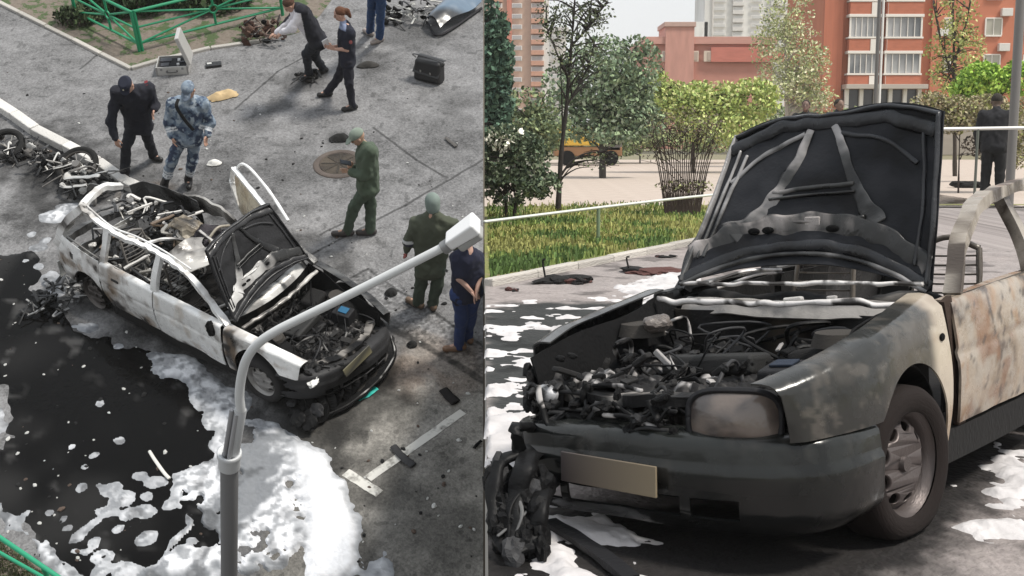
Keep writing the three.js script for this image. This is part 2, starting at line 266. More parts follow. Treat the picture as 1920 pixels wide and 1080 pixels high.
{
  const A = LP([[262, 662], [300, 650], [360, 672], [430, 715], [470, 745], [450, 800], [400, 800], [385, 770], [335, 725], [290, 700]]);
  const Bp = LP([[430, 780], [520, 795], [560, 830], [610, 855], [640, 900], [655, 950], [690, 1010], [712, 1100], [240, 1100], [290, 1040], [345, 985], [320, 950], [330, 890], [400, 860], [415, 820]]);
  const core = LP([[560, 850], [625, 870], [650, 950], [690, 1040], [690, 1100], [590, 1100], [575, 960]]);
  const rim = LP([[-20, 940], [40, 980], [110, 1040], [160, 1100], [120, 1100], [60, 1020], [-20, 965]]);
  const dryFoam = LP([[-60, 745], [10, 760], [25, 790], [20, 815], [-60, 825]]);
  const chunks = [[208, 918, .16, .1], [228, 935, .14, .12], [205, 962, .17, .07], [240, 965, .1, .08], [165, 990, .08, .17, .5], [178, 1015, .07, .08], [222, 992, .08, .06], [262, 893, .11, .08], [290, 905, .13, .08], [275, 930, .06, .05], [175, 855, .06, .05], [188, 757, .05, .05], [152, 915, .05, .05], [90, 962, .05, .04], [225, 828, .05, .03], [118, 975, .03, .03], [50, 862, .04, .03], [135, 838, .04, .03], [110, 835, .03, .03], [270, 960, .12, .07], [240, 1075, .2, .12], [275, 1012, .13, .1], [190, 1046, .09, .06], [140, 1035, .05, .03], [160, 1035, .05, .03], [190, 1075, .1, .1], [35, 975, .05, .12, .6], [30, 900, .05, .03], [130, 990, .03, .02], [278, 936, .04, .03], [160, 876, .04, .03], [100, 880, .02, .02], [65, 687, .03, .02], [75, 685, .02, .02], [72, 500, .08, .06], [50, 488, .06, .05], [85, 450, .06, .06], [105, 405, .2, .14], [125, 390, .15, .1], [70, 465, .1, .05], [95, 520, .12, .1], [110, 545, .1, .1], [160, 612, .13, .06], [140, 612, .05, .03], [218, 652, .04, .03], [60, 440, .05, .05]].map(c => [gl(c[0], c[1]), c[2], c[3], c[4] || 0]);
  const all = [A, Bp, rim, dryFoam, chunks.map(c => c[0])];
  const thick = (x, z) => {
    const n = fbm(x * 3.2, z * 3.2, 7, 4) - .5, n2 = fbm(x * 9, z * 9, 2, 3) - .5;
    let d = Math.min(polyD(x, z, A) + n * .42, polyD(x, z, Bp) + n * .5, polyD(x, z, rim) + n * .4 + .03, polyD(x, z, dryFoam) + n * .4);
    for (const [p, a, b, r] of chunks) { const dx = x - p.x, dz = z - p.z; if (Math.abs(dx) > .5 || Math.abs(dz) > .5) continue; const c = Math.cos(r), s = Math.sin(r); const q = Math.hypot((dx * c + dz * s) / a, (-dx * s + dz * c) / (b * 1.25)); d = Math.min(d, (q - 1) * Math.min(a, b) * .9 + n * .10 + n2 * .05); }
    return [d, n, n2];
  };
  const clump = (x, z) => { const s = fbm(x * 2.4 + 20, z * 2.4, 11, 3); return s; };
  const onCore = (x, z, n) => sstep(.25, -.1, polyD(x, z, core) + n * .3);
  const hf = (x, z) => {
    const [d, n, n2] = thick(x, z); if (d > .08) return -.012;
    const hole = fbm(x * 1.9 + 5, z * 2.6, 31, 3), inB = polyD(x, z, Bp), co = onCore(x, z, n);
    let h = .006 + .045 * sstep(.0, -.14, d) * (.55 + n * .7 + n2 * .5 + .4 * co);
    if (inB < -.1) h -= .10 * sstep(.53, .61, hole + n2 * .4 + .10 * n) * (1 - co);
    if (d > 0) h = .006 - d * .5;
    return h;
  };
  const g = sheet(all, .02, hf, (x, y, z) => {
    const [d, n, n2] = thick(x, z), co = onCore(x, z, n), s = clump(x, z);
    let w = sstep(.40, .58, s + n2 * .35 + n * .2); w = Math.max(w, co); const inB = polyD(x, z, Bp); if (inB > 0) w = Math.max(w, .75); w *= .25 + .75 * sstep(.02, -.13, d + n2 * .16);
    const ff = fbm(x * 14, z * 14, 55, 3); w *= 1 - .75 * sstep(.50, .66, ff) * (1 - co) ; const c = mixc([.19, .20, .215], [.70, .71, .74], w); const k = 1 - .45 * sstep(.55, .68, fbm(x * 5, z * 5, 77, 4)) * (1 - co) - .2 * (noise(x * 45, z * 45, 3) - .5); return [c[0] * k, c[1] * k, c[2] * k];
  });
  const m = part('fire_foam', g, foamMat); m.userData.kind = 'stuff'; onL(m);
  tag(m, 'white fire-fighting foam spread over the black puddle and asphalt', 'foam');
}
// ───────── the two burnt cars (x forward, y up, z to the car's right, metres) ─────────
const BLACK = [.008, .008, .0085], SOOT = [.02, .0195, .0195];
function burntColor(o) {       // ash white, warm grey and soot in patches that stay where they are on the metal
  return (x, y, z) => {
    const n = fbm(x * 2.6 + 3, y * 3.4 + 1, z * 2.6 + 5, 4) + (o.bias ? o.bias(x, y, z) : 0), m = fbm(x * 11 + 1, y * 11 + 7, z * 11, 3);
    let c = mixc(o.light, o.mid, sstep(.44, .62, n + (m - .5) * .35));
    c = mixc(c, o.dark, sstep(.60, .74, n + (m - .5) * .4));
    const r = fbm(x * 5 + 31, y * 5 + 11, z * 5 + 7, 3); if (o.rust) c = mixc(c, o.rust, .55 * sstep(.55, .72, r));
    const f = .85 + .3 * m; return [c[0] * f, c[1] * f, c[2] * f];
  };
}
function curveY(pts) { return x => { if (x >= pts[0][0]) return pts[0][1]; for (let i = 1; i < pts.length; i++) if (x >= pts[i][0]) { const a = pts[i - 1], b = pts[i], t = (x - a[0]) / (b[0] - a[0]); return lerp(a[1], b[1], t); } return pts[pts.length - 1][1]; }; }
function buildCar(root, K) {
  const R = rng(K.seed), ri = (a, b) => a + (b - a) * R();
  const zs = (x, y) => { let z = .80 + .048 * Math.sin(clamp((y - .2) / .75) * Math.PI); if (y > .92) z -= (y - .92) * .42; if (x > .15) z -= K.taper * Math.pow((x - .15) / .6, 2); if (x < K.xTail + .7) z -= .10 * Math.pow((K.xTail + .7 - x) / .7, 2); return z; };
  const twist = (x, y, z) => K.twist ? y + K.twist * sstep(-.5, .7, x) * z / .8 : y;
  const S = (s, x, y, z) => [x, twist(x, y, s * z), s * z];
  const fTop = curveY(K.fenderTop), belt = curveY(K.belt), sill = x => lerp(K.sillF, K.sillR, clamp(x / -2.6));
  const arch = (A, x, lo) => { const d = Math.abs(x - A[0]); return d < A[2] ? Math.max(lo, A[1] + Math.sqrt(A[2] * A[2] - d * d)) : lo; };
  const nose = [[.30, .835], [.50, .815], [.66, .75], [.78, .62], [.85, .44], [.885, .22], [.89, 0]].map(p => V(p[0] + K.noseX, 0, p[1]));
  const nc = new THREE.CatmullRomCurve3([...nose.map(p => p.clone().setZ(-p.z)), ...nose.slice(0, -1).reverse()], false, 'catmullrom', .5);
  const noseAt = s => nc.getPointAt(clamp((s + 1) / 2)), noseN = s => { const t = nc.getTangentAt(clamp((s + 1) / 2)); return V(t.z, 0, -t.x).normalize(); };
  // side panels, right (+1) and left (-1)
  for (const s of [1, -1]) {
    const C = s === K.near ? K.col : K.colFar, side = s === K.near;
    const cc = k => { const f = (C[k] || C.body); return p => f(p.x, p.y, p.z); };
    const flange = (x, top, v) => { const a = clamp((v - .82) / .18); return a; };
    // front fender with a rolled top edge
    part('front_fender', shell(60, 26, (u, v) => {
      const x = lerp(K.fenderBack, side ? K.fenderTip : K.fenderTipFar, u), top = fTop(x), lo = arch(K.archF, x, x > K.archF[0] ? lerp(K.bumpTop, K.bumpTop - .02, u) : sill(x) + .02);
      if (v < .84) { const y = lerp(lo, top - .03, v / .84), xx = x + (u > .93 ? -.06 * (1 - v) * (u - .93) / .07 : 0); return S(s, xx, y, zs(x, y)); }
      const a = (v - .84) / .16; return S(s, x, top - .03 + .03 * Math.sin(a * Math.PI * .62), zs(x, top) - .10 * a * a - .012 * a);
    }, { th: .008, col: cc('fender'), dent: .012 * K.dent, freq: 3.2 }), K.mat.fender, root);
    part('wheel_arch_liner', shell(24, 8, (u, v) => { const a = Math.PI * (.02 + .96 * u), r = K.archF[2] - .006; return S(s, K.archF[0] + Math.cos(a) * r, Math.max(.12, K.archF[1] + Math.sin(a) * r), lerp(.80, .46, v)); }, { th: .01, col: () => BLACK }), charMat, root);
    part('wheel_arch_liner', shell(24, 8, (u, v) => { const a = Math.PI * (.02 + .96 * u), r = K.archR[2] - .006; return S(s, K.archR[0] + Math.cos(a) * r, Math.max(.12, K.archR[1] + Math.sin(a) * r), lerp(.80, .46, v)); }, { th: .01, col: () => BLACK }), charMat, root);
    part('sill', sweep([[K.fenderBack + .1, sill(0) - .02, s * .76], [-1.2, sill(-1.2) - .02, s * .775], [K.archR[0] + K.archR[2], sill(-2.2) - .02, s * .77]], .05, .075, 4, (x, y, z) => (C.sill || (() => SOOT))(x, y, z)), charMat, root);
    // doors
    const door = (x0, x1, name, key) => {
      const g = part(name, shell(44, 30, (u, v) => {
        const x = lerp(x0, x1, u), lo0 = sill(x) + K.doorLift, lo = name === 'rear_door' ? arch(K.archR, x, lo0) : lo0, top = belt(x), xx = x + K.doorRake * (1 - v) * (u < .5 && name === 'front_door' ? 1 - 2 * u : 0);
        if (v > .92) { const a = (v - .92) / .08; return S(s, xx, top, zs(x, top) - .07 * a); }
        const y = lerp(lo, top, v / .92); let z = zs(x, y) - .012 * Math.exp(-Math.pow((y - lerp(sill(x), top, .62)) / .016, 2)); return S(s, xx, y, z);
      }, { th: .012, col: cc(key), dent: .016 * K.dent, freq: 3 }), K.mat.door, root);
      // inner skin of the door
      part('door_inner_panel', shell(18, 10, (u, v) => { const x = lerp(x0 - .03, x1 + .03, u), lo0 = sill(x) + K.doorLift + .03, lo = name === 'rear_door' ? arch(K.archR, x, lo0) : lo0, y = lerp(lo, belt(x) - .03, v); return S(s, x, y, zs(x, y) - .10); }, { th: .008, col: () => SOOT, dent: .02 }), charMat, root);
      return g;
    };
    if (!(K.openDoor && s !== K.near)) door(K.doorFront, K.xB + .012, 'front_door', 'door');
    const hasRear = !(K.noRearDoor && s !== K.near);
    if (hasRear) {
      const rd = door(K.xB - .012, K.xC, 'rear_door', 'rear');
      if (K.handles && s === K.near) part('handle', [bx(.13, .03, .02, K.xC + .28, belt(K.xC) - .13, s * .842, 0, 0, 0, [.05, .05, .05])], charMat, rd);
    }
    // rear quarter panel that wraps round the tail
    part('quarter_panel', shell(46, 24, (u, v) => {
      const x = lerp(K.xC - .02, K.xTail, Math.min(1, u / .78)), top = belt(x) + .02, lo = arch(K.archR, x, K.tailLow);
      const y = lerp(lo, top, v), slope = (y - .45) * K.tailSlope * sstep(.4, .78, u);
      if (u <= .78) return S(s, x + slope, y, zs(x, y));
      const a = (u - .78) / .22 * Math.PI / 2; return S(s, K.xTail - .09 * Math.sin(a) + slope, y, zs(K.xTail, y) - .2 * (1 - Math.cos(a)));
    }, { th: .008, col: cc('quarter'), dent: .03 * K.dent, freq: 3.4, skip: (u, v, p) => K.fuelHole && s === K.near && Math.hypot(p.x - K.fuelHole[0], p.y - K.fuelHole[1]) < .055 }), K.mat.door, root);
    // pillars and roof rail
    const P = K.pillars, pc = (C.pillar || C.body);
    const A0 = P.A0, A1 = P.A1, side3 = q => [q[0], q[1], s * q[2]];
    const flat = side || !K.farCollapsed;
    part('a_pillar', sweep(K.pillars.A ? K.pillars.A.map(side3) : [side3(A0), side3(lerp3(A0, A1, .33, .02)), side3(lerp3(A0, A1, .66, .035)), side3(A1)], t => K.aw * (1 - .25 * t), .03, 4, pc, 60, V(0, 1, 0), .35), ashMat, root);
    if (flat) {
      part('roof_rail', sweep(P.rail.map(side3), .029, .022, 4, pc, 110, V(0, 1, 0), .8), ashMat, root);
      if (K.drip) part('drip_moulding', sweep(P.rail.map(q => [q[0], q[1] + .035, s * (q[2] - .05)]), .012, .012, 5, pc, 40), ashMat, root);
      part('b_pillar', sweep([side3([K.xB, sill(K.xB), .77]), side3([K.xB, belt(K.xB), .775]), side3(P.B1)], .028, t => .055 - .015 * t, 4, pc, 18, V(1, 0, 0), .25), ashMat, root);
      part('c_pillar', sweep([side3([K.xC, belt(K.xC) - .05, .77]), side3(P.C1)], .026, .045, 4, pc, 12, V(1, 0, 0), .25), ashMat, root);
      part('d_pillar', sweep([side3(P.D0), side3(P.D1), side3(P.D2)], .045, .05, 4, pc, 18, V(1, 0, 0), .3), ashMat, root);
      // window channel along the belt line
      part('window_channel', sweep([side3([K.doorFront - .05, belt(K.doorFront) - .005, .765]), side3([K.xB, belt(K.xB) - .005, .765]), side3([K.xC, belt(K.xC), .755]), side3([K.xTail + .3, belt(K.xTail) + .01, .72])], .012, .012, 5, (x, y, z) => mixc(SOOT, pc(x, y, z), .3)), charMat, root);
    }
  }
  // wheels: tyre, rim with holes, hub
  const rimShape = () => { const sh = new THREE.Shape(); sh.absarc(0, 0, .185, 0, Math.PI * 2); for (let k = 0; k < K.rimHoles; k++) { const a = k / K.rimHoles * Math.PI * 2, h = new THREE.Path(); h.absellipse(Math.cos(a) * .145, Math.sin(a) * .145, .024, .036, 0, Math.PI * 2, true, a); sh.holes.push(h); } const c = new THREE.Path(); c.absarc(0, 0, .022, 0, Math.PI * 2, true); sh.holes.push(c); return new THREE.ExtrudeGeometry(sh, { depth: .008, bevelEnabled: true, bevelSize: .005, bevelThickness: .005, bevelSegments: 2, curveSegments: 20 }); };
  for (const w of K.wheels) {
    const [x, y, s, tyre, rimCol, steer] = w, g = new THREE.Group(); g.name = 'wheel'; g.position.set(x, twist(x, y, s * .8), s * .74); g.rotation.y = (s > 0 ? 0 : Math.PI) + (steer || 0); if (w[6]) g.scale.setScalar(w[6]); root.add(g);
    const rg = rimShape(), p = rg.attributes.position; for (let i = 0; i < p.count; i++) { const r = Math.hypot(p.getX(i), p.getY(i)); p.setZ(i, p.getZ(i) + .035 + .03 * Math.exp(-Math.pow((r - .085) / .045, 2)) - .03 * sstep(.15, .185, r)); } rg.computeVertexNormals();
    const barrel = new THREE.LatheGeometry([[.212, .075], [.205, .06], [.188, .05], [.176, .0], [.176, -.07], [.205, -.08], [.21, -.09]].map(q => new THREE.Vector2(q[0], q[1])), 40).rotateX(Math.PI / 2);
    part('rim', [paint(rg, rimCol), paint(barrel, rimCol), cyl(.03, .034, .02, 0, 0, .06, Math.PI / 2, 0, 0, rimCol, 12)], bareMat, g);
    part('brake_disc', [cyl(.13, .13, .02, 0, 0, -.03, Math.PI / 2, 0, 0, [.05, .035, .03], 28)], bareMat, g);
    if (tyre) {
      const pr = [[.205, .085], [.225, .098], [.262, .104], [.292, .092], [.307, .07], [.309, .03], [.309, -.03], [.307, -.07], [.292, -.092], [.262, -.104], [.225, -.098], [.205, -.085]];
      const tg = new THREE.LatheGeometry(pr.map(q => new THREE.Vector2(q[0], q[1])), 64).rotateX(Math.PI / 2), tp = tg.attributes.position;
      for (let i = 0; i < tp.count; i++) { const Y = tp.getY(i), X = tp.getX(i); if (Y < -.27) tp.setY(i, -.27 + (Y + .27) * .35); const k = 1 + .02 * (fbm(X * 9, Y * 9, 3) - .5); tp.setX(i, X * k); }
      tg.computeVertexNormals(); part('tyre', paint(tg, tyre), rubberMat, g);
    } else part('burnt_tyre_cord', [paint(new THREE.TorusGeometry(.225, .022, 8, 40), [.03, .028, .026])], charMat, g);
  }
  // floor, firewall, engine bay walls, roof remains
  part('floor_pan', [bx(-K.xTail + .35, .05, 1.3, K.xTail / 2 + .2, lerp(K.sillF, K.sillR, .5) - .01, 0, 0, 0, Math.atan2(K.sillF - K.sillR, 2.6), SOOT)], charMat, root);
  part('firewall', [shell(16, 10, (u, v) => [-.58 + .05 * Math.sin(u * 9), twist(-.58, lerp(.25, .86, v), lerp(-.7, .7, u)), lerp(-.7, .7, u)], { th: .01, col: p => mixc(SOOT, [.10, .085, .07], sstep(.5, .7, fbm(p.x * 4, p.y * 4, p.z * 4))), dent: .03 })], charMat, root);
  for (const s of [1, -1]) part('inner_fender', [shell(26, 10, (u, v) => { const x = lerp(-.55, .62, u), b = .12 * Math.exp(-Math.pow((x - K.archF[0]) / .22, 2)); return S(s, x, lerp(.25, fTop(x) - .03, v), .60 - b * (1 - v * .4) + .08 * v * v); }, { th: .01, col: () => BLACK, dent: .03 }), cyl(.1, .12, .06, K.archF[0] + .02, twist(K.archF[0], fTop(K.archF[0]) - .1, s * .52), s * .52, 0, 0, 0, [.06, .055, .05], 20)], charMat, root);
  // scuttle panel under the windscreen
  part('scuttle_panel', [shell(40, 8, (u, v) => { const z = lerp(-.66, .66, u), b = .12 * (1 - Math.pow(z / .66, 2)); return [K.scuttleX + b - .16 * v, twist(-.5, K.scuttleY + .05 * Math.sin(v * Math.PI) + .035 * v, z), z]; }, { th: .01, col: p => K.scuttleCol(p.x, p.y, p.z), dent: .022, freq: 6 })], ashMat, root);
  for (const [x, y, r] of K.bars) part('cross_bar', [sweep([[x - .02, twist(x, y, -.66), -.66], [x + .05, twist(x, y, -.3) + .01, -.3], [x + .07, twist(x, y, .05), .05], [x + .03, twist(x, y, .64) - .01, .64]], r, r * .8, 6, (a, b, c) => K.barCol(a, b, c), 90, V(0, 1, 0), .9)], ashMat, root);
  // engine: block, head cover, intake, hoses, battery, junk
  {
    const jy = (x, z) => twist(x, 0, z);
    const e = [];
    e.push(bx(.42, .3, .5, .05, .48 + jy(.05, 0), .08, .1, .1, .05, BLACK, .03), bx(.26, .1, .46, .02, .68 + jy(0, 0), .06, .05, .15, .1, [.03, .03, .03], .03));
    part('engine_block', e, charGloss, root);
    part('collapsed_engine_cover', [shell(90, 90, (u, v) => { const x = lerp(-.5, .66, u), z = lerp(-.58, .58, v), rg = 1 - Math.abs(2 * fbm(x * 5 + K.seed, z * 5, 3, 4) - 1), r2 = 1 - Math.abs(2 * fbm(x * 13, z * 13 + K.seed, 7, 3) - 1); return [x + .03 * (r2 - .5), jy(x, z) + lerp(K.massRear, K.massFront, sstep(.1, .6, x)) + .17 * (rg - .6) + .08 * (r2 - .6), z + .03 * (rg - .5)]; }, { th: .01, col: p => { const n = fbm(p.x * 9, p.y * 12, p.z * 9, 4), m = noise(p.x * 50, p.y * 50, p.z * 50); return mixc(mixc(BLACK, [.035, .033, .033], n), K.flake, .85 * sstep(.64, .72, n + .4 * (m - .5))); } })], charGloss, root);
    part('intake_manifold', [0, 1, 2, 3].map(k => sweep([[-.14, .56 + jy(0, 0), -.2 + k * .12], [.0, .66 + jy(0, 0) - .02 * k, -.17 + k * .1], [.16, .58 + jy(.2, 0), -.16 + k * .13]], .02, .016, 8, (x, y, z) => mixc(BLACK, [.1, .09, .085], sstep(.5, .7, fbm(x * 20, y * 20, z * 20))), 14, V(0, 1, 0), .9)), charGloss, root);
    const batt = part('battery', [bx(.24, .17, .18, .25, .66 + jy(.25, -.42), -.42, .05, .2, -.05, [.02, .02, .022], .02)], charGloss, root);
    part('battery_cover', [bx(.12, .012, .1, .26, .752 + jy(.25, -.42), -.42, .05, .2, -.05, K.blue, .004)], charGloss, batt);
    part('air_filter_box', [bx(.26, .16, .28, -.18, .68 + jy(-.2, -.4), -.38, .2, .1, .1, SOOT, .05)], charMat, root);
    part('radiator', [bx(.06, .34, .66, .62, .42 + jy(.6, 0), .0, 0, 0, -.12, [.03, .028, .026], .01), ...Array.from({ length: 16 }, (_, k) => bx(.012, .3, .012, .655, .43 + jy(.6, 0), -.3 + k * .04, 0, 0, -.12, [.08, .075, .07], .002))], charMat, root);
    part('front_cross_member', [sweep([[.52, .66, -.6], [.68, .66, -.3], [.72, .64, 0], [.68, .62, .3], [.54, .6, .58]].map(q => [q[0], q[1] + jy(q[0], q[2]) + K.crossDy, q[2]]), .045, .022, 4, (x, y, z) => mixc(BLACK, [.3, .28, .26], sstep(.5, .7, fbm(x * 8, y * 8, z * 8))), 40, V(0, 1, 0), .6)], charGloss, root);
    { const m = [], y0 = K.massFront - .02; for (let k = 0; k < 90; k++) { const s = ri(-.22, .78), p = noseAt(s), n = noseN(s), o = ri(-.16, -.02), x = p.x + n.x * o, z = p.z + n.z * o, y = y0 + ri(-.08, .10) + jy(x, z), c = R() < .5 ? [.03, .03, .031] : BLACK; if (R() < .4) m.push(tf(lump(ri(.014, .036), ri(.8, 1.8), ri(.5, 1.2), ri(.8, 1.8), k + 500 + K.seed, .8, 2, c), x, y, z, ri(0, 3), ri(0, 3), 0)); else { const p2 = noseAt(s + ri(.08, .3)), n2 = noseN(s + .2), o2 = ri(-.16, -.02); m.push(sweep([[x, y, z], [(x + p2.x + n2.x * o2) / 2 + ri(-.03, .03), y + ri(-.06, .05), (z + p2.z + n2.z * o2) / 2], [p2.x + n2.x * o2, y0 + ri(-.08, .1) + jy(p2.x, p2.z), p2.z + n2.z * o2]], ri(.006, .018), ri(.005, .012), 6, R() < .3 ? (a, b, d) => mixc(BLACK, K.flake, sstep(.5, .6, fbm(a * 16, b * 16, d * 16))) : c, 40, V(0, 1, 0), .9)); } }
      for (let k = 0; k < 12; k++) { const s = -.2 + k * .08, p = noseAt(s), n = noseN(s); m.push(bx(.03, .16, .09, p.x - n.x * .12, y0 - .10 + jy(p.x, p.z), p.z - n.z * .12, ri(-.2, .2), ri(-.3, .3), ri(-.3, .3), BLACK, .01)); }
      const q = part('melted_grille', m, charGloss, root); q.userData.kind = 'stuff'; }
    const hoses = []; for (let k = 0; k < 30; k++) { const z = ri(-.55, .55), x = ri(-.5, .45), y = ri(.58, .76) + K.massRear - .5 + jy(x, z); hoses.push(sweep([[x, y - .12, z], [x + ri(-.1, .15), y + .02, z + ri(-.12, .12)], [x + ri(-.2, .3), y + ri(-.03, .04), z + ri(-.25, .25)], [x + ri(-.2, .35), y - .1, z + ri(-.3, .3)]].map(q => [clamp(q[0], -.55, .6), q[1], clamp(q[2], -.58, .58)]), ri(.004, .013), undefined, 7, R() < .22 ? (a, b, d) => mixc(BLACK, K.flake, sstep(.48, .6, fbm(a * 16, b * 16, d * 16))) : R() < .4 ? [.04, .04, .042] : BLACK, 16, V(0, 1, 0), .5)); }
    part('burnt_hoses', hoses, charGloss, root);
    const junk = []; for (let k = 0; k < 190; k++) { const z = ri(-.56, .56), x = ri(-.5, .66), y = ri(.46, .68) + K.massRear - .5 + (x > .3 ? K.massFront - K.massRear : 0) + jy(x, z), t = R(), c = t < .03 ? K.flake : t < .05 ? [.06, .035, .028] : t < .5 ? [.035, .034, .034] : BLACK; junk.push(R() < .6 ? tf(lump(ri(.010, .036), ri(.6, 1.6), ri(.4, 1), ri(.6, 1.6), k + K.seed, .6, 2, c), x, y, z, ri(0, 3), ri(0, 3), 0) : bx(ri(.03, .13), ri(.01, .03), ri(.02, .08), x, y, z, ri(-.6, .6), ri(0, 3), ri(-.6, .6), c, .008)); }
    const jm = part('engine_debris', junk, charGloss, root); jm.userData.kind = 'stuff';
  }
  // bonnet, swung up on its rear hinges
  {
    const g = new THREE.Group(); g.name = 'bonnet'; root.add(g);
    const H = K.hood, q = (s, t, off = 0) => {       // s across -1 (left) .. 1 (right), t from the hinge up
      const L = V(...H.LB).lerp(V(...H.LT), t), Rr = V(...H.RB).lerp(V(...H.RT), t), p = L.lerp(Rr, (s + 1) / 2);
      const arc = (1 - s * s) * H.arch * Math.pow(1 - t, 2.2), crown = H.crown(s) * Math.pow(t, 3), bow = H.bow * (1 - s * s * .6) * Math.sin(t * Math.PI * .8);
      const up = V(...H.LT).sub(V(...H.LB)).add(V(...H.RT).sub(V(...H.RB))).normalize(), nrm = H.n; p.addScaledVector(up, arc + crown).addScaledVector(nrm, -bow + off);
      return p;
    };
    const skin = H.skin, rib = H.rib;
    part('outer_skin', shell(40, 34, (u, v) => q(u * 2 - 1, v, 0), { th: .008, col: p => skin(p.x, p.y, p.z), dent: .012, freq: 4 }), K.mat.hood, g);
    const bar = (name, pts, w, h, c = rib, f, n = 10) => part(name, sweep(pts.map(([s, t]) => q(s, t, .017)), f || w, h, n, c, Math.max(14, pts.length * 10), H.n, .5), K.mat.rib, g);
    bar('left_rib', [[.66, .26], [.53, .36], [.40, .54], [.28, .74], [.2, .92]], .05, .009, rib, t => .06 * Math.pow(1 - t, 1.6) + .022);
    bar('right_rib', [[-.50, .32], [-.42, .44], [-.27, .60], [-.14, .78], [-.02, .93]], .05, .008, H.rib2, t => .045 * Math.pow(1 - t, 2) + .022);
    bar('cross_rib', [[.42, .555], [.1, .575], [-.28, .59]], .014, .014); bar('cross_rib', [[.44, .515], [.1, .53], [-.30, .54]], .009, .018, H.rib2); bar('window_edge', [[.47, .37], [.2, .345], [-.2, .345], [-.42, .38]], .012, .016, H.low);
    bar('lower_reinforcement', [[.97, .19], [.75, .24], [.5, .29], [.2, .31], [-.1, .31], [-.38, .29], [-.68, .22], [-.96, .13]], .07, .007, H.low, t => .05 + .022 * Math.sin(t * Math.PI) + .006 * Math.sin(t * 40));
    bar('hinge_edge', [[.99, .03], [.6, .11], [.2, .15], [-.2, .15], [-.6, .10], [-.99, .02]], .03, .012, H.skin); bar('hinge_lip', [[.97, .0], [.6, .055], [.2, .085], [-.2, .085], [-.6, .05], [-.97, -.01]], .012, .012, H.edge);
    bar('front_reinforcement', [[-.95, .88], [-.5, .93], [0, .95], [.5, .94], [.95, .88]], .035, .014, H.skin);
    bar('front_edge', [[-.97, .975], [-.5, .985], [0, .985], [.5, .985], [.97, .975]], .014, .022, H.skin);
    bar('side_edge', [[-.97, .02], [-.97, .5], [-.96, .98]], .012, .022, H.skin); bar('side_edge', [[.97, .02], [.97, .5], [.96, .98]], .012, .022, H.edge);
    bar('side_rib', [[-.86, .12], [-.88, .5], [-.84, .86]], .010, .010, H.skin); bar('side_rib', [[.86, .16], [.84, .5], [.78, .82]], .010, .010, H.edge); bar('side_rib', [[.91, .16], [.90, .5], [.86, .86]], .008, .010, H.edge);
    bar('corner_rib', [[.86, .66], [.6, .80], [.25, .90]], .012, .008, H.edge); bar('corner_rib', [[-.8, .70], [-.5, .82], [-.1, .88]], .012, .008, H.skin);
    part('latch_plate', [(() => { const p = q(.0, .345, .02); return bx(.03, .05, .09, p.x, p.y, p.z, 0, 0, 0, H.low(p.x, p.y, p.z), .01); })()], K.mat.rib, g);
    for (const s of [.48, .36, -.18]) { const p = q(s, .29, .026); part('rib_slot', [tf(paint(new THREE.SphereGeometry(.028, 10, 6), BLACK), p.x, p.y, p.z, 0, 0, 0, V(.4, .7, 1.3))], charMat, g); }
  }
  // interior: dashboard, steering wheel, seat frames
  part('dashboard', [shell(30, 10, (u, v) => { const a = Math.PI * v * 1.1; return [-.86 + .14 * Math.cos(a), .80 + .10 * Math.sin(a) + .02 * Math.sin(u * 14), lerp(-.66, .66, u)]; }, { th: .012, col: p => mixc(BLACK, [.12, .11, .10], sstep(.5, .7, fbm(p.x * 6, p.y * 6, p.z * 6))), dent: .04, freq: 6 })], charMat, root);
  part('steering_wheel', [tf(paint(new THREE.TorusGeometry(.18, .011, 8, 36), SOOT), -1.12, .86, -.36, 0, Math.PI / 2 - .4, 0), sweep([[-.9, .78, -.36], [-1.12, .86, -.36]], .018, .018, 8, SOOT), ...[0, 2.1, 4.2].map(a => sweep([[-1.11, .86, -.36], [-1.11 + .02 * Math.cos(a), .86 + .17 * Math.sin(a), -.36 + .17 * Math.cos(a)]], .01, .008, 5, SOOT))], charMat, root);
  const seat = (x, z, c) => {
    const g = new THREE.Group(); g.name = 'seat_frame'; root.add(g); const y0 = lerp(K.sillF, K.sillR, clamp(x / -2.6)) + .06;
    const b = []; for (const s of [-1, 1]) { b.push(sweep([[x + .25, y0 + .2, z + s * .2], [x - .2, y0 + .18, z + s * .2], [x - .26, y0 + .3, z + s * .2], [x - .38, y0 + .74, z + s * .17]], .016, .016, 6, c, 20, V(0, 1, 0), .4)); b.push(sweep([[x + .22, y0, z + s * .2], [x + .22, y0 + .2, z + s * .2]], .02, .02, 6, c), sweep([[x - .18, y0, z + s * .2], [x - .2, y0 + .18, z + s * .2]], .02, .02, 6, c)); }
    b.push(sweep([[x + .25, y0 + .2, z - .2], [x + .25, y0 + .2, z + .2]], .016, .016, 6, c), sweep([[x - .38, y0 + .74, z - .17], [x - .39, y0 + .8, z], [x - .38, y0 + .74, z + .17]], .018, .018, 6, c));
    part('tube_frame', b, ashMat, g);
    const sp = []; for (let k = 0; k < 9; k++) { const t = k / 8; sp.push(sweep([[lerp(x + .2, x - .18, t), y0 + .19, z - .19], [lerp(x + .2, x - .18, t) + .02, y0 + .16 + .03 * R(), z], [lerp(x + .2, x - .18, t), y0 + .19, z + .19]], .005, .005, 4, c)); sp.push(sweep([[x - .27 - .1 * t, y0 + .3 + .4 * t, z - .18], [x - .26 - .1 * t + .04 * R(), y0 + .3 + .4 * t, z], [x - .27 - .1 * t, y0 + .3 + .4 * t, z + .18]], .005, .005, 4, c)); }
    part('springs', sp, ashMat, g);
    return g;
  };
  for (const q of K.seats) seat(...q);
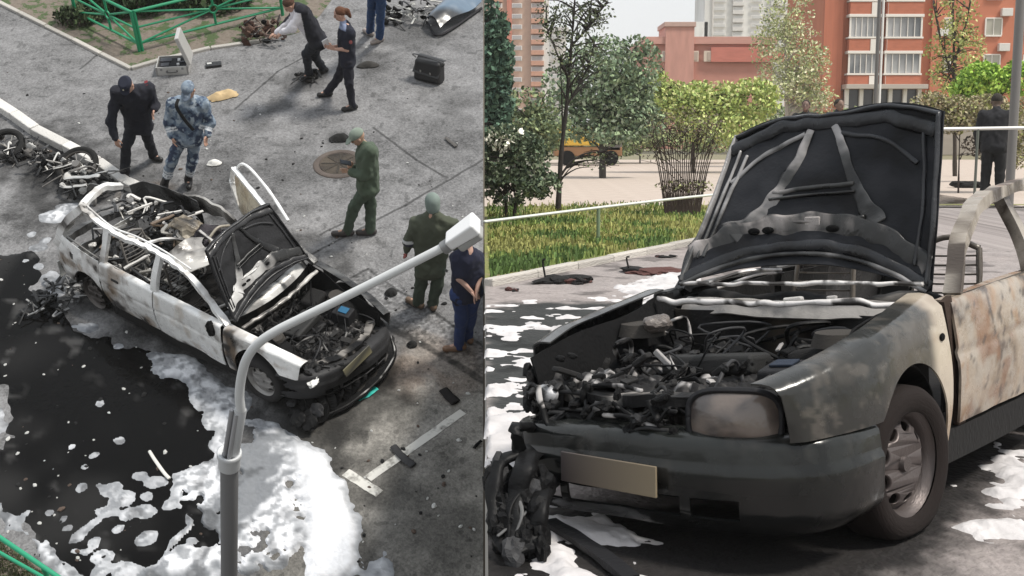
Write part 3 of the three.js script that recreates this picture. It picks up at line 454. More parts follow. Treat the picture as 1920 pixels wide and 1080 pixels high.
  // front bumper
  if (K.bumper) {
    part('front_bumper', shell(110, 26, (u, v) => {
      const s = u * 2 - 1, p = noseAt(s * .995), n = noseN(s), off = v < .22 ? lerp(-.06, .012, Math.sin(v / .22 * 1.57)) : v < .60 ? lerp(.012, .022, (v - .22) / .38) : v < .645 ? lerp(.022, .008, (v - .6) / .045) : v < .84 ? lerp(.008, -.004, (v - .645) / .195) : -.004 - .13 * Math.pow((v - .84) / .16, 1.6);
      const y = v > .9 ? K.bumpTop - .02 + .012 * Math.sin((v - .9) / .1 * 2) : lerp(K.bumpLow, K.bumpTop - .02, v / .9);
      return V(p.x + n.x * off, twist(p.x, y - K.bumpSag * clamp(s) * (1 + clamp(s)), p.z), p.z + n.z * off);
    }, { th: .012, col: p => K.bumpCol(p.x, p.y, p.z), dent: .01 * K.dent, freq: 3, skip: (u, v) => { const s = u * 2 - 1; return (v > .15 && v < .34 && Math.abs(s) < .24) || (v > .17 && v < .33 && Math.abs(Math.abs(s) - .36) < .085) || (K.bumpTorn && s > K.tornAt + .06 * Math.sin(v * 9) + .05 * Math.sin(v * 23)); } }), K.mat.bumper, root);
    part('bumper_crash_bar', [sweep([[.5 + K.noseX, .36, -.62], [.74 + K.noseX, .36, -.35], [.79 + K.noseX, .36, 0], [.74 + K.noseX, .33, .35], [.5 + K.noseX, .28, .62]], .03, .09, 4, BLACK, 30, V(0, 1, 0))], charMat, root);
  }
  if (K.plate) part('number_plate', [bx(.014, .115, .5, ...K.plate, K.plateCol, .004)], paintMat, root);
  for (const [s0, s1, y0, y1, kind] of K.lamps) {
    const sc = (s0 + s1) / 2, sw = Math.abs(s1 - s0) / 2, yc = (y0 + y1) / 2, yh = (y1 - y0) / 2, se = (a, e) => Math.sign(a) * Math.pow(Math.abs(a), e);
    const pt = (r, a, bulge, grow) => { const s = sc + se(Math.cos(a), .62) * r * sw * grow, p = noseAt(s), n = noseN(s), y = yc + se(Math.sin(a), .62) * r * yh * grow - (y => 0)(0); const off = -.055 + bulge * (1 - r * r) - .10 * (y - y0); return V(p.x + n.x * off, twist(p.x, y, p.z), p.z + n.z * off); };
    const h = new THREE.Group(); h.name = 'headlight'; root.add(h);
    part('lens', shell(36, 10, (u, v) => pt(v + .001, u * Math.PI * 2, .05, 1), { th: .006, col: p => K.lensCol(p.x, p.y, p.z) }), K.mat.lens, h);
    part('lamp_surround', sweep(Array.from({ length: 33 }, (_, k) => pt(1, k / 32 * Math.PI * 2, 0, 1.05)), .012, .014, 6, [.02, .02, .022], 96), charGloss, h);
  }
  return { zs, twist, noseAt, noseN, q: null, fTop, belt, sill };
}
function lerp3(a, b, t, up) { return [lerp(a[0], b[0], t), lerp(a[1], b[1], t) + up, lerp(a[2], b[2], t)]; }
const CLp = [-2.4745, -10.3756, -.6192], CRp = [1.0472, -5.1842, -2.2945], ROLL = .0717, CRY = -.04;
function toCar(p, e, h, P, zc) { const d = ray(e, ...p), c = Math.cos(P[2]), s = Math.sin(P[2]), rot = (x, z) => [x * c - z * s, x * s + z * c], o = rot(-P[0], -P[1]), q = rot(d.x, d.z), t = (zc - o[1]) / q[1]; return [o[0] + q[0] * t, h + d.y * t, zc]; }
const cl = (u, v, z) => toCar([u, v], EL, HL, CLp, z);          // a point of the slope wreck's lengthwise plane z
const CRM = new THREE.Matrix4().makeTranslation(CRp[0], CRY, CRp[1]).multiply(new THREE.Matrix4().makeRotationFromEuler(new THREE.Euler(ROLL, CRp[2], 0, 'YXZ'))), CRI = CRM.clone().invert();
const cr = (u, v, z) => { const o = V(0, HR, 0).applyMatrix4(CRI), d = ray(ER, u, v).transformDirection(CRI), t = (z - o.z) / d.z; return [o.x + d.x * t, o.y + d.y * t, z]; };
{
  const root = thing('burnt_estate_car', 'burnt-out estate car bleached ash white, roof gone, beside the black puddle and the foam', 'car wreck');
  onL(root, CLp[0], 0, CLp[1], CLp[2]);
  const W = [.86, .86, .85], G = [.46, .44, .42], D = [.05, .046, .043], RU = [.30, .22, .15];
  const white = burntColor({ light: W, mid: G, dark: D, rust: [.45, .38, .30], bias: (x, y) => -.13 + .5 * sstep(.42, .24, y + .07 * x + .1) });
  const rear = burntColor({ light: W, mid: G, dark: D, rust: RU, bias: (x, y) => -.10 + .42 * sstep(.55, .25, y) + .22 * Math.exp(-Math.pow((x + 2.9) / .5, 2) - Math.pow((y - .55) / .2, 2)) });
  const fend = burntColor({ light: W, mid: G, dark: D, rust: RU, bias: (x, y) => -.08 + .22 * sstep(.45, .75, x) + .25 * Math.exp(-Math.pow((x + .35) / .12, 2)) });
  const rail = burntColor({ light: W, mid: G, dark: D, bias: () => -.04 });
  const dark = burntColor({ light: [.10, .10, .10], mid: SOOT, dark: BLACK });
  const skin = burntColor({ light: [.03, .03, .032], mid: [.016, .016, .017], dark: [.009, .009, .01] });
  const ribc = burntColor({ light: [.62, .61, .60], mid: [.30, .29, .28], dark: [.04, .04, .04], bias: (x, y) => -.06 + .5 * sstep(1.25, 1.5, y) });
  const ribl = burntColor({ light: [.65, .64, .62], mid: [.32, .31, .30], dark: [.03, .03, .03], bias: (x, y, z) => -.04 + .35 * sstep(.1, -.45, z) });
  const K = {
    seed: 11, near: 1, tornAt: .8, fenderTipFar: .70, handles: true, xB: -1.66, xC: -2.64, xTail: -3.66, tailLow: .30, tailSlope: .22, fenderBack: -.46, taper: .10, fenderTip: .70, fenderTop: [[.74, .78], [.4, .85], [0, .90], [-.5, .915]], belt: [[-.4, .92], [-1.66, .89], [-2.66, .885], [-3.7, .93]],
    sillF: .32, sillR: .20, doorLift: .06, doorFront: -.50, doorRake: 0, archF: [.05, .42, .37], archR: [-2.95, .25, .36], bumpTop: .56, bumpLow: .18, bumpSag: .0, twist: .13, noseX: -.06,
    dent: 1.25, aw: .04, farCollapsed: true, openDoor: true, noRearDoor: true, drip: true, fuelHole: [-3.23, .74],
    pillars: { A0: [-.46, .90, .73], A1: [-1.2, 1.29, .62], rail: [[-1.15, 1.28, .62], [-1.6, 1.35, .62], [-2.1, 1.33, .60], [-2.56, 1.31, .62], [-3.1, 1.42, .58]], B1: [-1.62, 1.35, .62], C1: [-2.58, 1.30, .62], D0: [-3.04, 1.43, .58], D1: [-3.38, 1.10, .67], D2: [-3.60, .72, .73] },
    col: { body: white, fender: fend, door: white, rear: rear, quarter: rear, pillar: rail }, colFar: { body: dark },
    wheels: [[.05, .315, 1, [.035, .034, .034], [.33, .32, .31], .08], [-2.96, .24, 1, null, [.10, .09, .085]], [.05, .30, -1, [.03, .03, .03], [.2, .19, .18], .08], [-2.9, .24, -1, null, [.1, .09, .085]]], rimHoles: 8,
    scuttleX: -.55, scuttleY: .86, scuttleCol: (x, y, z) => mixc(mixc([.52, .51, .49], [.22, .21, .20], sstep(.42, .58, fbm(x * 9, y * 9, z * 9, 4))), [.04, .04, .04], sstep(.55, .64, fbm(x * 6 + 3, y * 6, z * 6, 3))), bars: [[-.36, .87, .028], [-.75, .97, .022]], barCol: burntColor({ light: [.5, .48, .45], mid: [.14, .13, .12], dark: BLACK }),
    crossDy: -.05, massFront: .50, massRear: .50, flake: [.16, .155, .15], blue: [.03, .12, .22],
    hood: { LB: [-.52, 1.0, -.68], LT: [-.92, 1.72, -.54], RB: [-.40, .92, .69], RT: [-.78, 1.76, .60], n: V(.88, .47, 0), arch: .07, bow: .04, crown: s => .05 * (1 - s * s * s * s), skin, rib: ribc, rib2: burntColor({ light: [.32, .31, .3], mid: [.08, .08, .08], dark: BLACK, bias: (x, y) => .5 * sstep(1.1, 1.3, y) }), low: ribl, edge: skin },
    seats: [[-1.35, .36, [.12, .11, .10]], [-1.35, -.36, [.30, .27, .22]], [-2.25, .3, [.16, .15, .14]]],
    bumper: true, bumpTorn: true, bumpCol: burntColor({ light: [.035, .035, .037], mid: [.02, .02, .021], dark: BLACK }), plate: null, lamps: [], mat: { fender: ashMat, door: ashMat, hood: charGloss, rib: ashMat, bumper: charGloss, lens: charGloss }, lensCol: () => W
  };
  const B = buildCar(root, K);
  // melted lamp, plate, torn lower bumper
  { const p = cl(588, 702, .56); part('melted_headlight', [tf(lump(.1, .7, .55, 1.5, 5, .5, 3, [.80, .80, .78]), p[0] + .02, p[1] - .05, p[2], .1, .25, .2)], ashMat, root); }
  { const p = cl(668, 676, .06); part('number_plate', [bx(.014, .11, .46, p[0] + .02, p[1], p[2] - .0, .12, 0, .25, (x, y, z) => mixc([.20, .18, .10], [.03, .03, .03], sstep(.45, .65, fbm(x * 9, y * 9, z * 9))), .004)], paintMat, root); }
  { const a = cl(600, 772, .62), pts = [[.50, .10, .78], [.70, .06, .70], [.86, .07, .42], [.93, .10, .1], [.93, .13, -.25], [.84, .18, -.58], [.66, .26, -.74]];
    part('torn_bumper_lip', [sweep(pts, .05, .012, 4, (x, y, z) => BLACK, 60, V(0, 1, 0), .5), sweep(pts.map(q => [q[0] + .035, q[1] + .022, q[2]]), .01, .012, 5, (x, y, z) => mixc([.02, .02, .02], [.42, .41, .4], sstep(.45, .6, fbm(x * 14, y * 14, z * 14)) * sstep(.35, .2, z)), 60)], charGloss, root);
    part('hanging_bumper_skin', [0, 1, 2, 3, 4, 5, 6].map(k => sweep([[.62 + k * .03, .34 - k * .02, .66 - k * .12], [.74 + k * .02, .2, .68 - k * .12], [.78 + .02 * (k % 3), .05 + .02 * (k % 2), .74 - k * .11], [.72 + .05 * (k % 2), .03, .86 - k * .12]], .05, .014, 4, BLACK, 18, V(0, 1, 0), .8)), charGloss, root);
    part('shredded_wheel_liner', Array.from({ length: 16 }, (_, k) => tf(lump(rr(.05, .11), 1.2, .4, 1.1, k + 60, .7, 2, k % 4 ? BLACK : [.03, .03, .032]), rr(.45, .8), rr(.04, .22), rr(.45, .9), rr(0, 1), rr(0, 3), 0)), charGloss, root); }
  // roof remains: torn sheet over the front seats, rear header, bent bars
  part('roof_sheet', [shell(26, 22, (u, v) => { const x = lerp(-1.15, -1.75, u), z = lerp(.58, -.2 - .2 * Math.sin(u * 5 + 1), v); return [x, 1.27 - .20 * v * v - .05 * Math.sin(u * 7 + v * 5), z]; }, { th: .008, col: p => { const f = burntColor({ light: [.45, .44, .42], mid: [.26, .25, .24], dark: [.06, .055, .05] }); return f(p.x, p.y, p.z); }, dent: .05, freq: 4 })], ashMat, root);
  part('rear_header', [sweep([[-3.06, 1.43, .58], [-3.22, 1.40, .3], [-3.30, 1.36, .08], [-3.25, 1.28, -.15]], .045, .03, 4, rail, 30, V(0, 1, 0), .4), sweep([[-3.1, 1.36, .56], [-3.36, 1.18, .52], [-3.52, .95, .50]], .02, .02, 5, rail, 20)], ashMat, root);
  part('rear_hatch_frame', [sweep([[-3.60, .74, .70], [-3.66, .70, .3], [-3.64, .66, -.2], [-3.5, .6, -.6]], .04, .05, 4, dark, 30, V(0, 1, 0), .5)], ashMat, root);
  part('rear_bumper', [shell(36, 10, (u, v) => { const a = lerp(-.8, 1.1, u), y = lerp(.16, .42, v); return [-3.70 - .06 * Math.cos(a * 1.2) + .06 * (y - .3), y, a * .7]; }, { th: .012, col: p => burntColor({ light: [.6, .6, .58], mid: [.2, .19, .18], dark: BLACK, bias: () => .02 })(p.x, p.y, p.z), dent: .05, freq: 5 })], ashMat, root);
  // front left door, thrown open: tan burnt inner skin, white frame
  {
    const d = new THREE.Group(); d.name = 'open_front_door'; root.add(d);
    const h = cl(449, 396, -.80), f = cl(383, 303, -1.45), tanc = burntColor({ light: [.58, .52, .40], mid: [.42, .35, .24], dark: [.12, .09, .06], rust: [.35, .24, .14], bias: () => -.04 });
    const H0 = V(-1.0, 1.02, -.82), H1 = V(-2.55, 1.12, -1.42), low = V(0, -.66, .02);
    const Q = (u, v) => H0.clone().lerp(H1, u).addScaledVector(low, v).add(V(.03 * Math.sin(v * 3), 0, .05 * Math.sin(v * Math.PI)));
    part('door_inner_panel', shell(40, 22, (u, v) => Q(u, v), { th: .03, col: p => tanc(p.x, p.y, p.z), dent: .03, freq: 5 }), ashMat, d);
    part('door_frame', [sweep([Q(-.02, 0), Q(.5, -.02), Q(1.02, 0)], .03, .02, 4, rail, 30, V(0, 1, 0), .3), sweep([Q(.02, -.06).add(V(-.05, .1, -.1)), Q(.45, -.1).add(V(-.05, .10, -.14)), Q(.85, -.06).add(V(-.05, .1, -.12)), Q(1.03, .1)], .022, .02, 5, rail, 40, V(0, 1, 0), .3), sweep([Q(1.02, 0), Q(1.06, .35), Q(1.0, .95)], .03, .025, 4, rail, 24, V(0, 1, 0), .3)], ashMat, d);
  }
  // what is left inside: tan scorched seat stuffing, ash, wire
  {
    const tan = burntColor({ light: [.46, .41, .33], mid: [.20, .165, .12], dark: [.04, .035, .03], bias: () => .03 }), c0 = cl(338, 398, -.25), c1 = cl(395, 405, -.3);
    const mk = (p, r, sx, sy, sz, s, c) => { const g = lump(r, sx, sy, sz, s, .5, 4, [1, 1, 1]); tf(g, ...p); return paint(g, c); };
    part('scorched_seat_back', [mk([c0[0], .86, c0[2]], .25, 1.1, .95, .9, 3, tan)], ashMat, root);
    part('burnt_cushion', [mk([c0[0] + .38, .86, c0[2] - .05], .22, .9, 1.0, 1, 6, burntColor({ light: [.09, .08, .09], mid: [.05, .045, .05], dark: BLACK }))], charMat, root);
    const ash = []; for (let k = 0; k < 330; k++) { const x = rr(-3.45, -1.5), z = rr(-.68, .55), y = .45 + .34 * (1 - Math.abs(z) / .8) + rr(-.1, .12) + (z < 0 ? .12 : 0), t = R0(), c = t < .16 ? [.62, .60, .57] : t < .26 ? [.25, .24, .22] : t < .31 ? [.14, .10, .07] : t < .6 ? SOOT : BLACK; ash.push(R0() < .6 ? tf(lump(rr(.015, .055), rr(.7, 1.6), rr(.3, .8), rr(.7, 1.5), k + 300, .7, 2, c), x, y, z, rr(0, 2), rr(0, 3), 0) : sweep([[x, y, z], [x + rr(-.15, .15), y + rr(0, .12), z + rr(-.15, .15)], [x + rr(-.3, .3), y + rr(-.04, .1), z + rr(-.3, .3)]], rr(.006, .022), rr(.006, .014), 4, c, 8, V(0, 1, 0), .5)); }
    const a = part('ash_debris', ash, ashMat, root); a.userData.kind = 'stuff';
    part('bent_roof_bow', [sweep([[-1.95, 1.33, .58], [-2.0, 1.2, .25], [-1.85, 1.02, -.1], [-1.9, .9, -.4]], .02, .012, 4, rail, 30, V(0, 1, 0), .5), sweep([[-1.3, 1.2, .1], [-1.5, 1.12, -.1], [-1.9, 1.1, -.2]], .014, .01, 4, rail, 20, V(0, 1, 0), .5)], ashMat, root);
    part('folded_rear_door', [shell(26, 16, (u, v) => [-2.0 - 1.1 * u, .86 - .34 * v + .1 * Math.sin(u * 4), -.82 - .12 * v - .1 * u], { th: .03, col: p => burntColor({ light: [.4, .39, .37], mid: [.18, .17, .16], dark: SOOT })(p.x, p.y, p.z), dent: .05, freq: 5 })], ashMat, root);
    part('mirror_stub', [tf(lump(.07, .6, 1.3, .9, 9, .5, 3, BLACK), -.62, .86, .85, 0, 0, .3)], charMat, root);
  }
}
{
  const root = thing('burnt_hatchback_car', 'burnt-out hatchback with gutted engine bay, raised black bonnet and dark green wing, by the lawn', 'car wreck');
  root.position.set(CRp[0], CRY, CRp[1]); root.rotation.set(ROLL, CRp[2], 0, 'YXZ');
  const GREEN = [.027, .0275, .026], beige = burntColor({ light: [.46, .40, .32], mid: [.30, .245, .19], dark: [.10, .075, .055], rust: [.26, .16, .09], bias: () => -.02 });
  const doorc0 = burntColor({ light: [.36, .30, .24], mid: [.26, .205, .155], dark: [.10, .075, .06], rust: [.30, .17, .09], bias: (x, y) => .01 + .1 * sstep(.8, .5, y) });
  const doorc = (x, y, z) => { const c = doorc0(x * 1.9, y * 1.6, z * 1.9), n = fbm(x * 16, y * 12, z * 16, 3), r = fbm(x * 7 + 2, y * 9, z * 7, 3); let o = mixc(c, [.36, .32, .275], .7 * sstep(.48, .60, n)); o = mixc(o, [.20, .10, .055], .65 * sstep(.53, .66, r)); return mixc(o, [.06, .05, .045], .8 * sstep(.62, .72, fbm(x * 22, y * 18, z * 22, 2))); };
  const fend = (x, y, z) => { const t = sstep(-.22, -.36, x + .10 * (fbm(x * 5, y * 5, z * 5) - .5) + .25 * (y - .95) * (y > .85 ? -1 : .3)); const g = mixc(GREEN, [.075, .066, .056], .8 * sstep(.42, .62, fbm(x * 4, y * 4, 2))); const q = fbm(x * 17, y * 17, z * 17, 4), e = sstep(.10, .0, .93 - .22 * Math.max(0, x) * 1.1 - y + .06 * (q - .5)); const g2 = mixc(mixc(g, [.11, .098, .085], .55 * sstep(.55, .68, q)), [.008, .008, .008], .5 * sstep(.56, .70, fbm(x * 6, y * 14, z * 6, 4))); return mixc(g2, beige(x, y, z), t); };
  const skin = burntColor({ light: [.026, .027, .031], mid: [.014, .015, .018], dark: [.008, .008, .009] });
  const ribc = burntColor({ light: [.55, .51, .49], mid: [.20, .19, .185], dark: [.03, .03, .03], bias: (x, y) => .02 + .16 * sstep(1.25, 1.7, y) });
  const edge = burntColor({ light: [.30, .29, .29], mid: [.06, .06, .06], dark: BLACK, bias: () => .08 });
  const darkc = burntColor({ light: [.05, .05, .05], mid: [.025, .025, .026], dark: BLACK });
  const K = {
    seed: 23, near: -1, tornAt: .55, fenderTipFar: .50, xB: -1.78, xC: -2.5, xTail: -3.30, tailLow: .3, tailSlope: .15, fenderBack: -.46, taper: .15, fenderTip: .78, fenderTop: [[.92, .72], [.82, .745], [.55, .81], [.29, .866], [-.1, .925], [-.44, .975]], belt: [[-.5, .93], [-1.35, .96], [-2.5, .97], [-3.3, .98]],
    sillF: .30, sillR: .28, doorLift: .08, doorFront: -.585, doorRake: -.0, archF: [-.06, .36, .365], archR: [-2.5, .33, .36], bumpTop: .555, bumpLow: .17, bumpSag: .05, twist: 0, noseX: -.02,
    dent: .55, aw: .04, farCollapsed: false, openDoor: false, drip: false, fuelHole: null,
    pillars: { A: [[1786, 556, -.745], [1792, 500, -.735], [1799, 452, -.72], [1815, 408, -.695], [1838, 377, -.67], [1875, 358, -.645], [1918, 344, -.62]].map(q => cr(...q)).map(q => [q[0], q[1], -q[2]]), rail: [cr(1918, 344, -.62), cr(1990, 330, -.60)].map(q => [q[0], q[1], -q[2]]).concat([[-2.1, 1.40, .585]]).concat([[-2.5, 1.40, .58], [-2.9, 1.34, .57]]), B1: [-1.82, 1.39, .60], C1: [-2.62, 1.36, .58], D0: [-2.85, 1.35, .57], D1: [-3.1, 1.15, .62], D2: [-3.28, .95, .70] },
    col: { body: beige, fender: fend, door: doorc, rear: doorc, quarter: doorc, pillar: (x, y, z) => { const n = fbm(x * 12, y * 12, z * 12, 4), r = fbm(x * 5 + 4, y * 5, z * 5, 3); return mixc(mixc([.36, .32, .275], [.19, .16, .13], sstep(.42, .58, n)), [.07, .055, .045], sstep(.55, .68, r + (n - .5) * .5)); } }, colFar: { body: darkc, pillar: darkc },
    wheels: [[-.05, .300, -1, [.017, .013, .012], [.105, .088, .084], -.10, 1.08], [-2.5, .285, -1, [.04, .04, .04], [.2, .18, .17]], [.0, .29, 1, null, [.1, .09, .08]], [-2.5, .3, 1, null, [.1, .09, .08]]], rimHoles: 9,
    scuttleX: -.60, scuttleY: .84, scuttleCol: burntColor({ light: [.3, .28, .26], mid: [.10, .095, .09], dark: BLACK }), bars: [[-.40, .93, .02], [-.62, 1.0, .014]], barCol: (x, y, z) => mixc([.68, .65, .63], [.05, .045, .042], sstep(.50, .60, fbm(x * 14, y * 14, z * 14, 3))),
    crossDy: .0, massFront: .60, massRear: .56, flake: [.45, .43, .42], blue: [.03, .04, .06],
    hood: { LB: cr(1748, 548, -.62), LT: cr(1770, 208, -.62), RB: cr(1272, 535, .68), RT: cr(1376, 256, .62), n: V(.97, .1, 0), arch: .13, bow: .05, crown: s => .10 * Math.pow(Math.max(0, 1 - Math.pow(Math.abs(s), 3)), 1) - .03 * Math.exp(-Math.pow((s - .1) / .3, 2)), skin, rib: ribc, rib2: edge, low: burntColor({ light: [.58, .53, .51], mid: [.22, .20, .19], dark: [.025, .025, .025], bias: (x, y, z) => .03 + .30 * (fbm(x * 16, y * 16, z * 16, 3) - .5) + .22 * sstep(.15, -.4, z) }), edge },
    seats: [[-1.35, -.36, [.14, .12, .10]], [-1.35, .36, [.14, .12, .10]]],
    bumper: true, bumpTorn: true, bumpCol: (x, y, z) => { const n = fbm(x * 5, y * 5, z * 5), q = fbm(x * 18, y * 9, z * 18, 4); const o = mixc([.05, .046, .041], [.004, .004, .004], sstep(.42, .58, q)); const k = sstep(.50, .66, n + .35 * (q - .5)); const b0 = mixc(mixc([.017, .0185, .0175], [.009, .0095, .0095], sstep(.5, .3, y)), o, .6 * k); return mixc(b0, [.010, .010, .011], sstep(.2, .55, z + (n - .5) * .6)); return mixc(mixc([.017, .0185, .0175], [.009, .0095, .0095], sstep(.5, .3, y)), [.012, .012, .013], sstep(.2, .55, z + (n - .5) * .6)); },
    plate: null, lamps: [[-.25, -.575, .50, .715, 0]], lensCol: (x, y, z) => mixc([.13, .105, .09], [.06, .05, .047], sstep(.4, .65, fbm(x * 9, y * 9, z * 9))),
    mat: { fender: phys({ roughness: .45, specularIntensity: .6, clearcoat: .22, clearcoatRoughness: .14, roughnessMap: grit, bumpMap: grit, bumpScale: .003 }), door: ashMat, hood: phys({ roughness: .5, specularIntensity: .25, bumpMap: fineBump, bumpScale: .003 }), rib: ashMat, bumper: phys({ roughness: .4, specularIntensity: .5, clearcoat: .22, clearcoatRoughness: .12, roughnessMap: grit, bumpMap: grit, bumpScale: .003 }), lens: phys({ roughness: .25, clearcoat: .6, clearcoatRoughness: .2, bumpMap: fineBump, bumpScale: .002 }) }
  };
  const B = buildCar(root, K);
  { const p = B.noseAt(-.02), n = B.noseN(-.02); part('number_plate', [bx(.012, .125, .50, p.x + .062, .37, .03, 0, -.05, .05, (x, y, z) => mixc([.20, .16, .105], [.055, .045, .045], sstep(-.16, .16, z + .12 * (fbm(x * 6, y * 6, z * 6) - .5))), .004)], paintMat, root); }
  // right corner: wing end, melted bumper hanging to the ground
  part('wing_end', [sweep([cr(1268, 548, .74), cr(1130, 622, .74), cr(1030, 672, .72), cr(1000, 712, .70), cr(1003, 770, .62)], .022, .03, 6, darkc, 40, V(0, 1, 0), .3)], charGloss, root);
  { const p = cr(1020, 742, .52); part('broken_lamp_bowl', [tf(paint(new THREE.SphereGeometry(.07, 18, 12, 0, 6.3, 0, 1.5), (x, y, z) => mixc([.45, .45, .46], [.03, .03, .03], sstep(.42, .58, fbm(x * 14, y * 14, z * 14)))), p[0] - .02, p[1], p[2], 0, 0, -1.2, V(.7, .7, 1.0))], bareMat, root); }
  { const P = (u, v, z) => cr(u, v, z), m = [], Q = (u, v, t) => zr(u, v, lerp(-4.72, -4.40, t)).applyMatrix4(CRI);
    m.push(sweep([P(1005, 800, .58), Q(968, 805, 0), Q(975, 845, 0), Q(938, 875, .2), Q(924, 940, .5), Q(926, 1005, .8), Q(955, 1042, 1)], .03, .022, 6, BLACK, 70, V(0, 1, 0), .9));
    m.push(sweep([P(1015, 840, .58), Q(985, 870, .2), Q(975, 930, .5), Q(962, 990, .8), Q(985, 1038, 1)], .05, .03, 6, BLACK, 60, V(0, 1, 0), .9));
    m.push(sweep([P(1030, 870, .54), Q(1018, 930, .4), Q(1000, 990, .8), Q(1010, 1035, 1)], .05, .03, 6, BLACK, 60, V(0, 1, 0), .9));
    for (let k = 0; k < 70; k++) { const t = R0(), p = Q(rr(932, 1022) - 8 * (1 - t), lerp(880, 1040, t), t + rr(-.15, .1)); m.push(tf(lump(rr(.015, .055), 1, 1.5, 1, k + 80, .8, 2, k % 5 ? BLACK : [.05, .05, .052]), p.x, p.y, p.z)); }
    for (let k = 0; k < 14; k++) { const p = Q(rr(935, 1015), rr(900, 980), .4), q = Q(rr(925, 1020), rr(985, 1045), .95); m.push(sweep([p, p.clone().lerp(q, .5).add(V(rr(-.05, .05), rr(-.02, .04), rr(-.05, .05))), q], .008, .006, 5, k % 3 ? BLACK : [.12, .12, .12], 12, V(0, 1, 0), .6)); }
    part('melted_bumper_end', m, charGloss, root);
    part('fallen_trim_strip', [sweep([[1030, 978], [1075, 1005], [1130, 1042], [1185, 1085]].map(q => gr(q[0], q[1], .03).applyMatrix4(CRI)), .035, .012, 4, [.02, .02, .022], 30, V(0, 1, 0), .3)], charGloss, root); }
  // two pale bars of the burnt windscreen frame seen under the bonnet
  part('wiper_linkage', [sweep([cr(1330, 530, .45), cr(1400, 508, .3), cr(1465, 506, .2)], .010, .010, 5, K.barCol, 16), sweep([cr(1345, 540, .42), cr(1420, 515, .28), cr(1470, 512, .18)], .008, .008, 5, K.barCol, 16)], ashMat, root);
  part('bar_bracket', [bx(.05, .05, .10, ...cr(1488, 566, .05), .1, .2, .1, [.6, .58, .56], .01), bx(.04, .03, .05, ...cr(1560, 560, -.15), .1, .2, .1, [.5, .48, .46], .008)], ashMat, root);
  part('fluid_tank', [tf(lump(.055, 1.4, .8, 1.2, 41, .5, 3, (x, y, z) => mixc([.20, .17, .155], [.04, .035, .03], fbm(x * 20, y * 20, z * 20))), ...cr(1235, 606, .40))], ashMat, root);
  part('door_hinge_post', [sweep([cr(1772, 560, -.79), cr(1790, 680, -.80), cr(1800, 800, -.80)], .012, .045, 4, [.05, .035, .028], 20, V(1, 0, 0))], charMat, root);
  part('side_repeater_hole', [tf(paint(new THREE.SphereGeometry(.018, 10, 8), BLACK), ...cr(1767, 632, -.842), 0, 0, 0, V(1.3, 1, .5))], charMat, root);
}
// ───────── people ─────────
const skinMat = mat({ roughness: .6 });
function capD(px, py, pz, a, b, ra, rb) { const dx = b.x - a.x, dy = b.y - a.y, dz = b.z - a.z, t = clamp(((px - a.x) * dx + (py - a.y) * dy + (pz - a.z) * dz) / (dx * dx + dy * dy + dz * dz + 1e-9)); const x = px - a.x - dx * t, y = py - a.y - dy * t, z = pz - a.z - dz * t; return Math.sqrt(x * x + y * y + z * z) - (ra + (rb - ra) * t); }
const smin = (a, b, k) => { const h = clamp(.5 + .5 * (b - a) / k); return lerp(b, a, h) - k * h * (1 - h); };
function field(bones, k, fold = 0, seed = 0) { return (x, y, z) => { let d = 9; for (const q of bones) d = smin(d, capD(x, y, z, q[0], q[1], q[2], q[3]), q[4] || k); if (fold && d < .05) d += fold * (2 * noise(x * 15 + seed, y * 11 + Math.sin(x * 20) * .6, z * 15) - 1) + fold * .5 * (2 * noise(x * 34, y * 30 + seed, z * 34) - 1); return d; }; }
function boneNets(bones, k, cell, col, fold, seed) { const lo = V(9, 9, 9), hi = V(-9, -9, -9); for (const q of bones) for (const [p, r] of [[q[0], q[2]], [q[1], q[3]]]) { lo.min(p.clone().subScalar(r + .03)); hi.max(p.clone().addScalar(r + .03)); } return nets(field(bones, k, fold, seed), lo.subScalar(cell * 2), hi.addScalar(cell * 2), cell, col); }
